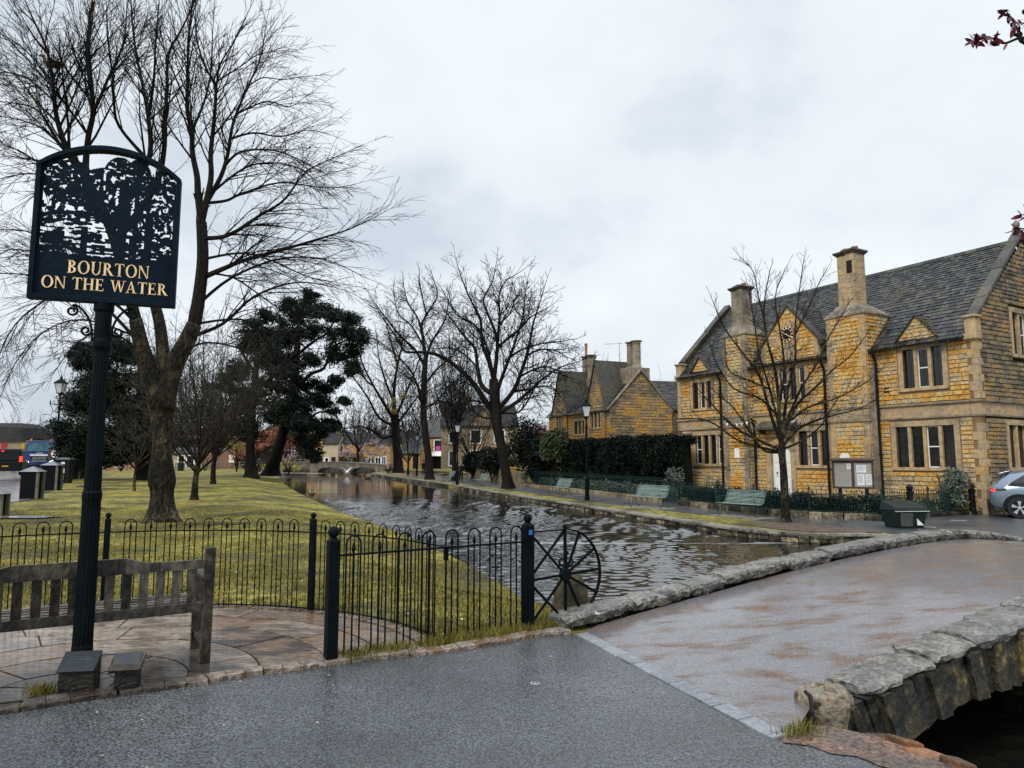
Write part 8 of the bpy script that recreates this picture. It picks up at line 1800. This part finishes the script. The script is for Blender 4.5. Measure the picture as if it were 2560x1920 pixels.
# planting strip between railing and hall
random.seed(331); gs = []
Pg = crom([(x+.55, y+.35) for x, y in hall_f], 4); Tg = plen(Pg); cl = []
for k in range(46):
    p, d = along(Pg, Tg*k/46); cl.append((p.x+U(-.1, .2), p.y+U(0, .3), hR(p.x, p.y)+.38+U(-.08, .16), .38, .32, .34, 330))
leafcloud('garden_planting', cl, T['hedge'], None, .05, 332, kind='stuff')
Pg2 = crom([(x+.6, y+.3) for x, y in sp_f], 4); Tg = plen(Pg2); cl = []
for k in range(44):
    p, d = along(Pg2, Tg*k/44); cl.append((p.x+U(0, .3), p.y+U(0, .3), hR(p.x, p.y)+.35+U(-.05, .15), .42, .35, .3, 230))
leafcloud('garden_planting', cl, T['lavender'], None, .055, 333, kind='stuff')
Pg3 = crom([(x-.1, y+.75) for x, y in hall_f2], 4); Tg = plen(Pg3); cl = []
for k in range(18): p, d = along(Pg3, Tg*k/18); cl.append((p.x, p.y+U(0, .3), hR(p.x, p.y)+.3, .35, .3, .3, 130))
leafcloud('garden_planting', cl, T['shrub'], None, .05, 334, kind='stuff')
q = A(2405, 1215, 25.0); bush('variegated_bush', q.x-.1, 25.6, .75, 1.65, 'yellowvar' if 'yellowvar' in T else 'lavender', 2600, .045, 'pale variegated bush against the hall wall right of the four-light window', 340)
q = A(1680, 1190, 33); bush('pale_bush', q.x+.3, 34.2, .6, 1.5, 'lavender', 1400, .05, 'pale leafy bush in the gap between the hedge and the hall', 341)
q = A(1835, 1230, 26.5); bush('small_conifer', q.x, 28.6, .35, 1.1, 'hedge', 700, .04, 'small dark shrub beside the hall downpipe behind the railing', 342)
for (px_, py_, Y, r, h, m_, lb, sd) in [(1313, 1190, 56, 1.9, 5.2, 'needle', 'dark columnar yew behind the big leaning tree', 343), (1230, 1195, 60, 2.1, 3.3, 'hedge', 'rounded dark evergreen bush behind the garden wall, left of the big leaning trunk', 344), (1345, 1200, 50, 1.2, 2.5, 'hedge', 'dark evergreen bush at the left end of the tall hedge', 345), (1190, 1190, 70, 1.7, 2.6, 'hedge', 'dark bush in front of the pale ashlar house', 346), (1385, 1170, 47.5, 1.1, 3.9, 'shrub', 'mid-green rounded shrub rising above the left end of the hedge', 347)]:
    q = A(px_, py_, Y); bush('evergreen_bush', q.x, Y, r, h, m_, 3600, .10, lb, sd)
q = A(1335, 1190, 58); e = bush('red_acer', q.x+.4, 58, 1.9, 4.9, 'redleaf', 1500, .12, 'crimson-leaved acer between the dark yew and the cottage', 350, cat='tree')
for i, (x, y, Y, n_) in enumerate([(960, 1150, 100, 1), ]): pass
# ---------------------------------------------------------------- far trees: each its own low-detail tree
tf = Tw(seg=.8, wander=.16, up=.06, dens=(.8, 1.1, 1.2), rmin=.02, minl=.6, ang=(25, 55), maxlev=3)
farspots = [(60, 1150, 150, 1035, 'brown leafless tree far up the left road, left of the lorry'), (118, 1150, 140, 1048, 'brown leafless tree rising behind the lorry'), (20, 1150, 160, 1060, 'bare tree behind the left corner building'), (95, 1155, 190, 1075, 'farther bare tree between the van and the lorry'), (420, 1160, 120, 980, 'bare tree behind the white kiosk'), (470, 1160, 118, 930, 'tall bare tree behind the brick shed'), (520, 1160, 124, 900, 'bare tree behind the second slim trunk'), (570, 1160, 120, 940, 'bare tree behind the information board'), (800, 1160, 140, 1020, 'bare tree beyond the far bridge, behind the cream house'), (893, 1166, 112, 960, 'upright leafless tree standing beside the magnolia at the far bridge'), (850, 1150, 160, 1010, 'hazy bare tree above the canopied house'), (945, 1150, 165, 985, 'hazy bare tree above the tea room'), (1140, 1150, 120, 900, 'bare tree behind the pale ashlar house'), (1190, 1150, 110, 930, 'spreading bare tree behind the dark bushes'), (1500, 1150, 105, 905, 'bare tree behind the cottage chimneys'), (1690, 1150, 95, 930, 'bare tree tips behind the link building'), (1020, 1150, 130, 960, 'bare tree behind the stone shelter'), (1430, 1150, 100, 950, 'bare tree left of the gabled cottage'), (775, 1155, 135, 985, 'dark bare tree behind the tall golden house'), (915, 1155, 140, 1000, 'bare tree behind the roof of the tea room'), (1065, 1150, 112, 925, 'tall bare tree rising behind the yellow shop'), (1110, 1150, 130, 940, 'thin bare tree left of the pale ashlar house'), (445, 1160, 135, 960, 'bare tree at the back, left of the brick shed'), (545, 1160, 140, 960, 'bare tree at the back near the information board'), (35, 1155, 130, 1070, 'low bare tree behind the dark van'), (1240, 1150, 120, 940, 'bare tree behind the columnar yew')]
for i, (x, y, Y, top, lb) in enumerate(farspots):
    z = A(x, top, Y).z-A(x, y, Y).z; t_ = Tw(seg=.9, wander=.16, up=.06, dens=(.8, 1.0, 1.1), rmin=Y*.00016, minl=.7, ang=(25, 55), maxlev=3)
    btree('far_bare_tree', (x, y), Y, top, lb, 400+i, r0=.14+z*.012, clen=z*.26, dens=1.25, spread=.55, nl=8, lowf=.22, twig_m='twigbrown', trunk_m='bark', tw=t_, group='bare trees')
# distant wooded rise and evergreen mass closing the view
random.seed(345)
hm = MB(); nx = 90
for k in range(nx+1):
    x = -330+660*k/nx; y = 230+20*math.sin(k*.3); h = 9+4*math.sin(k*.37+1)+2.5*math.sin(k*1.1)+1.2*math.sin(k*2.7); hm.v += [(x, y-10, -1), (x, y, h*.8), (x, y+14, h), (x, y+60, -1)]
for k in range(nx):
    for j in range(3): hm.f.append((4*k+j, 4*(k+1)+j, 4*(k+1)+j+1, 4*k+j+1))
hm.build('hill', T['hill'], kind='structure', smooth=True)
cl = []
for k in range(260): x = U(-300, 300); y = U(190, 225); h = U(5, 12); cl.append((x, y, h*.55, U(3, 6), U(2, 4), h*.5, 90))
leafcloud('distant_wood', cl, T['hill'], None, .55, 346, kind='stuff')
cl = []; random.seed(88)
for k in range(230):
    y = U(132, 178); x = U(-1.0*y, .34*y); h = U(6.5, 11.5)*y/150*(.75 if x < -.55*y else 1); cl.append((x, y, h*.55, U(2, 4.2), U(1.5, 3), h*.48, 330))
leafcloud('bare_woodland', cl, T['twigbrown'], None, .13, 347, 6., .3, kind='stuff')
# ---------------------------------------------------------------- purple-leaved branch of a tree standing just out of frame at the right
random.seed(500); e = empty('purple_leaved_tree', (0, 0, 0), 0, 'branch tips of a purple-red leaved tree hanging in at the upper right corner', 'tree'); YP = 4.3
t = MB(); tx_, ty_ = 5.3, 4.4
trunk(t, [(tx_, ty_, -.42, .13), (tx_+.05, ty_, 1.2, .10), (tx_+.02, ty_, 2.6, .085), (tx_, ty_, 3.6, .06), (tx_-.1, ty_, 4.4, .035)], 1.4, 10, .04, 5); t.build('trunk', T['bark'], e, smooth=True)
lb_ = MB(); lv = []
def leafbranch(pl, Y, r, nleaf, hub, seed):
    random.seed(seed); P = [Vector(hub)]+[A(x, y, Y) for x, y in pl]; C_ = crom(P, 6); lb_.tube(C_, [lerp(r, .0025, k/len(C_)) for k in range(len(C_))], 5); n0 = len(C_)-1
    for i in range(nleaf):
        f = 1-(R()**1.3)*.42; k = min(n0-1, int(f*n0)); p = Vector(C_[k]).lerp(Vector(C_[k+1]), f*n0-k); lv.append(p+Vector((U(-.012, .012), U(-.012, .012), U(-.012, .012))))
leafbranch([(2620, 130), (2560, 95), (2510, 108), (2470, 92), (2436, 100)], 4.2, .014, 46, (tx_, ty_, 3.7), 1)
leafbranch([(2600, 110), (2555, 85), (2530, 50), (2515, 25)], 4.3, .012, 26, (tx_, ty_, 3.7), 2)
leafbranch([(2620, 40), (2580, 50), (2552, 62)], 4.1, .012, 16, (tx_, ty_, 4.0), 3)
leafbranch([(2680, 600), (2600, 575), (2545, 572)], 4.2, .012, 26, (tx_, ty_, 2.5), 4)
leafbranch([(2640, 520), (2570, 540), (2553, 548)], 4.3, .010, 10, (tx_, ty_, 2.5), 5)
lb_.build('limbs', T['bark'], e); lm = MB()
for p in lv:
    a = Vector((U(-1, .6), U(-.7, .7), U(-1, .35))).normalized(); s_ = rnd_perp(a); L_ = U(.04, .075); w_ = L_*U(.16, .26); c = rnd_perp(a)*L_*.12
    b1, b2, b3 = p+a*L_*.35, p+a*L_*.7+c*.6, p+a*L_+c*1.6
    i = len(lm.v); lm.v += [p.to_tuple(), (b1+s_*w_).to_tuple(), (b1-s_*w_).to_tuple(), (b2+s_*w_*.8).to_tuple(), (b2-s_*w_*.8).to_tuple(), b3.to_tuple()]; lm.f += [(i, i+1, i+2), (i+1, i+3, i+4, i+2), (i+3, i+5, i+4)]
lm.build('leaves', T['redleaf'], e)

# ---------------------------------------------------------------- people (far along the path)
def person(pos, face, label, coat, trs, hair='hairgrey', h=1.68, step=.16, bag=False, sit=False):
    """continuous skinned body, clothes as separate shells"""
    e = empty('person', pos, face, label, 'person'); k = h/1.7
    hip = .92 if not sit else .5
    J = {'pel': (0, 0, hip), 'sp': (0, .01, hip+.22), 'ch': (0, .0, hip+.42), 'nk': (0, .01, hip+.56), 'hd': (0, .0, hip+.70), 'tp': (0, .0, hip+.78)}
    for s, t in ((-1, 'l'), (1, 'r')):
        f = step*s
        J['h'+t] = (.09*s, 0, hip-.04)
        if sit: J['k'+t] = (.10*s, -.42, .48); J['a'+t] = (.10*s, -.44, .09); J['t'+t] = (.10*s, -.58, .04)
        else: J['k'+t] = (.10*s, -.04-f*.5, .50); J['a'+t] = (.10*s, .03-f, .09); J['t'+t] = (.11*s, -.11-f, .04)
        J['s'+t] = (.18*s, 0, hip+.45); J['e'+t] = (.25*s, .03+f*.4, hip+.18); J['w'+t] = (.24*s, -.10+f*.8, hip-.02); J['f'+t] = (.235*s, -.14+f*.8, hip-.10)
    E_ = [('pel', 'sp'), ('sp', 'ch'), ('ch', 'nk'), ('nk', 'hd'), ('hd', 'tp')]
    for t in 'lr': E_ += [('pel', 'h'+t), ('h'+t, 'k'+t), ('k'+t, 'a'+t), ('a'+t, 't'+t), ('ch', 's'+t), ('s'+t, 'e'+t), ('e'+t, 'w'+t), ('w'+t, 'f'+t)]
    rad_ = {'pel': .13, 'sp': .12, 'ch': .14, 'nk': .055, 'hd': .10, 'tp': .085, 'h': .085, 'k': .055, 'a': .038, 't': .035, 's': .06, 'e': .042, 'w': .028, 'f': .03}
    names = list(J); me = bpy.data.meshes.new('body'); me.from_pydata([tuple(c*k for c in J[n]) for n in names], [(names.index(a), names.index(b)) for a, b in E_], [])
    o = bpy.data.objects.new('body', me); COL.objects.link(o); o.parent = e; me.materials.append(T['skin']); md = o.modifiers.new('skin', 'SKIN'); sv = me.skin_vertices[0].data
    for i, n in enumerate(names): r = (rad_[n] if n in rad_ else rad_[n[0]])*k; sv[i].radius = (r, r*(.75 if n in ('ch', 'sp', 'pel') else 1)); sv[i].use_root = (n == 'pel')
    sd_ = o.modifiers.new('s', 'SUBSURF'); sd_.levels = sd_.render_levels = 1
    def V(n): return Vector(J[n])*k
    c = MB(); c.lathe([(.20*k, 0), (.19*k, .12*k), (.165*k, .35*k), (.19*k, .60*k), (.20*k, .78*k), (.10*k, .85*k), (.07*k, .90*k)], 14, (0, .0, (hip-.33 if not sit else hip-.08)*k), Matrix.Diagonal((1, .72, 1, 1)))
    for t in 'lr': c.tube([V('s'+t), V('e'+t), V('w'+t)], [.075*k, .06*k, .045*k], 8)
    c.build('coat', T[coat], e, smooth=True); c = MB()
    for t in 'lr': c.tube([V('h'+t), V('k'+t), V('a'+t)], [.105*k, .078*k, .06*k], 8); c.tube([V('a'+t)+Vector((0, .03, -.03)), V('t'+t)+Vector((0, -.05, 0))], [.05*k, .04*k], 6)
    c.build('trousers', T[trs], e, smooth=True)
    c = MB(); hd = V('hd'); c.ball((hd.x, hd.y+.02, hd.z+.025), .112*k, 12, 8, (1, 1.05, 1.1)); c.build('hair', T[hair], e, smooth=True)
    if bag: c = MB(); w_ = V('fr'); c.box(w_.x-.05, w_.y-.14, w_.z-.36, w_.x+.05, w_.y+.14, w_.z); c.tube([(w_.x, w_.y-.1, w_.z), (w_.x, w_.y, w_.z+.1), (w_.x, w_.y+.1, w_.z)], .008, 4); c.build('bag', T['paper'], e, bevel=.01)
    return e
T['hairgrey'] = mat('reddish_grey_hair', [(.20, .09, .07), (.32, .17, .14)], 9); T['hairdark'] = mat('dark_hair', [(.02, .015, .012)], 9); T['pinktop'] = mat('dusty_pink_cloth', [(.35, .16, .19), (.42, .22, .25)], 9)
def P_(px_, py_): q = GRt(px_, py_); return (q.x, q.y, hR(q.x, q.y)+.01)
q = P_(1152, 1205); person(q, .1, 'walker in a long black coat with reddish hair beside a right-bank lamp post', 'black', 'black', step=.12)
q = P_(1059, 1186); person(q, .3, 'hunched walker in black holding a pole between the two distant trunks', 'black', 'black', 'hairdark', step=.2)
q = P_(970, 1185); person(q, .2, 'walker in dark clothes with a pink top at the end of the distant bridge', 'pinktop', 'black', 'hairgrey')
q = P_(979, 1184); person((q[0]-.1, q[1]-1, q[2]), .2, 'small child in dark clothes beside the walker with the pink top', 'black', 'black', 'hairdark', h=1.1, step=.08)
q = A(52, 1174, 62); person((A(47, 1174, 60).x, 60, A(47, 1177, 60).z), 1.2, 'dark-clothed person crossing the left road behind the van', 'black', 'black', 'hairdark', h=1.65, step=.3)
q = A(646, 1180, 72); person((q.x, q.y, q.z), -1.2, 'person sitting on a bench end behind the dark flared trunk', 'black', 'black', 'hairgrey', sit=True)
m = MB(); m.box(-.6, -.2, .38, .6, .25, .44); [m.box(x-.04, -.15, 0, x+.04, .2, .38) for x in (-.5, .5)]; m.box(-.6, .22, .5, .6, .27, .8); [m.box(x-.03, .23, .3, x+.03, .29, .8) for x in (-.5, .5)]
m.build('small_bench', T['brownwood'], label='dark bench under the seated person by the flared trunk', cat='bench', loc=(q.x, q.y, q.z), rz=-1.2)
# ---------------------------------------------------------------- birds
def duck(pos, rz, label, m_='dup', s=1., wings=False):
    e = empty('gull' if wings else 'duck', pos, rz, label, 'gull' if wings else 'duck', None if wings else 'ducks on the river'); b = MB()
    b.tube([(-.26, 0, .09), (-.18, 0, .08), (-.05, 0, .07), (.08, 0, .08), (.15, 0, .13), (.17, 0, .20), (.19, 0, .25), (.23, 0, .25), (.29, 0, .235)], [.01, .045, .09, .08, .045, .035, .048, .035, .006], 10); b.build('body', T[m_], e, smooth=True)
    w_ = MB()
    for sg in (-1, 1):
        if wings: w_.hexa([(-.07, sg*.05, .10), (.09, sg*.05, .10), (.09, sg*.3, .36), (-.05, sg*.3, .36), (-.07, sg*.05, .115), (.09, sg*.05, .115), (.09, sg*.3, .37), (-.05, sg*.3, .37)]); w_.hexa([(-.05, sg*.3, .36), (.09, sg*.3, .36), (.0, sg*.62, .52), (-.04, sg*.62, .52), (-.05, sg*.3, .37), (.09, sg*.3, .37), (.0, sg*.62, .525), (-.04, sg*.62, .525)])
        else: w_.tube([(-.22, sg*.05, .11), (-.08, sg*.085, .11), (.06, sg*.07, .11)], [.01, .035, .012], 6)
    w_.build('wings', T[m_], e); e.scale = (s,)*3; return e
q = A(867, 1184, 92); duck((q.x, 92, q.z+.1), 2.4, 'white gull with raised wings just above the water before the far bridge', 'gull', 1.5, True)
for i, (x, y, lb) in enumerate([(901, 1190, 'duck nearest the flying gull on the far water'), (911, 1189, 'duck second from the flying gull'), (921, 1193, 'duck in the middle of the little raft of ducks'), (918, 1197, 'left one of the two close ducks low in the raft'), (924, 1197, 'right one of the two close ducks low in the raft'), (930, 1190, 'duck farthest right, near the bank wall')]):
    q = GW(x, y); duck((q.x, q.y, wz(q.y)-.02), U(0, 6), lb, s=1.25)
q = GL(718, 1226); d_ = duck((q.x+1.2, q.y, hL(q.x, q.y)+.03), 2.8, 'grey duck standing on the grass bank of the green', s=1.2); d_['group'] = ''; del d_['group']
q = A(130, 168, 17.6); bd_ = duck((q.x, q.y, q.z), 3.4, 'dark wood pigeon perched high in the great bare tree', 'dup', 1.15); bd_.name = 'pigeon'; bd_['category'] = 'pigeon'; del bd_['group']
hc = HALL.location; kx = Matrix.Rotation(HALL.rotation_euler[2], 4, 'Z') @ Vector((-15.5, .1, 6.98)); bd_ = duck((hc.x+kx.x, hc.y+kx.y, kx.z), 1.2, 'dark pigeon perched on the left kneeler of the hall roof', 'dup', .9); bd_.name = 'pigeon'; bd_['category'] = 'pigeon'; del bd_['group']
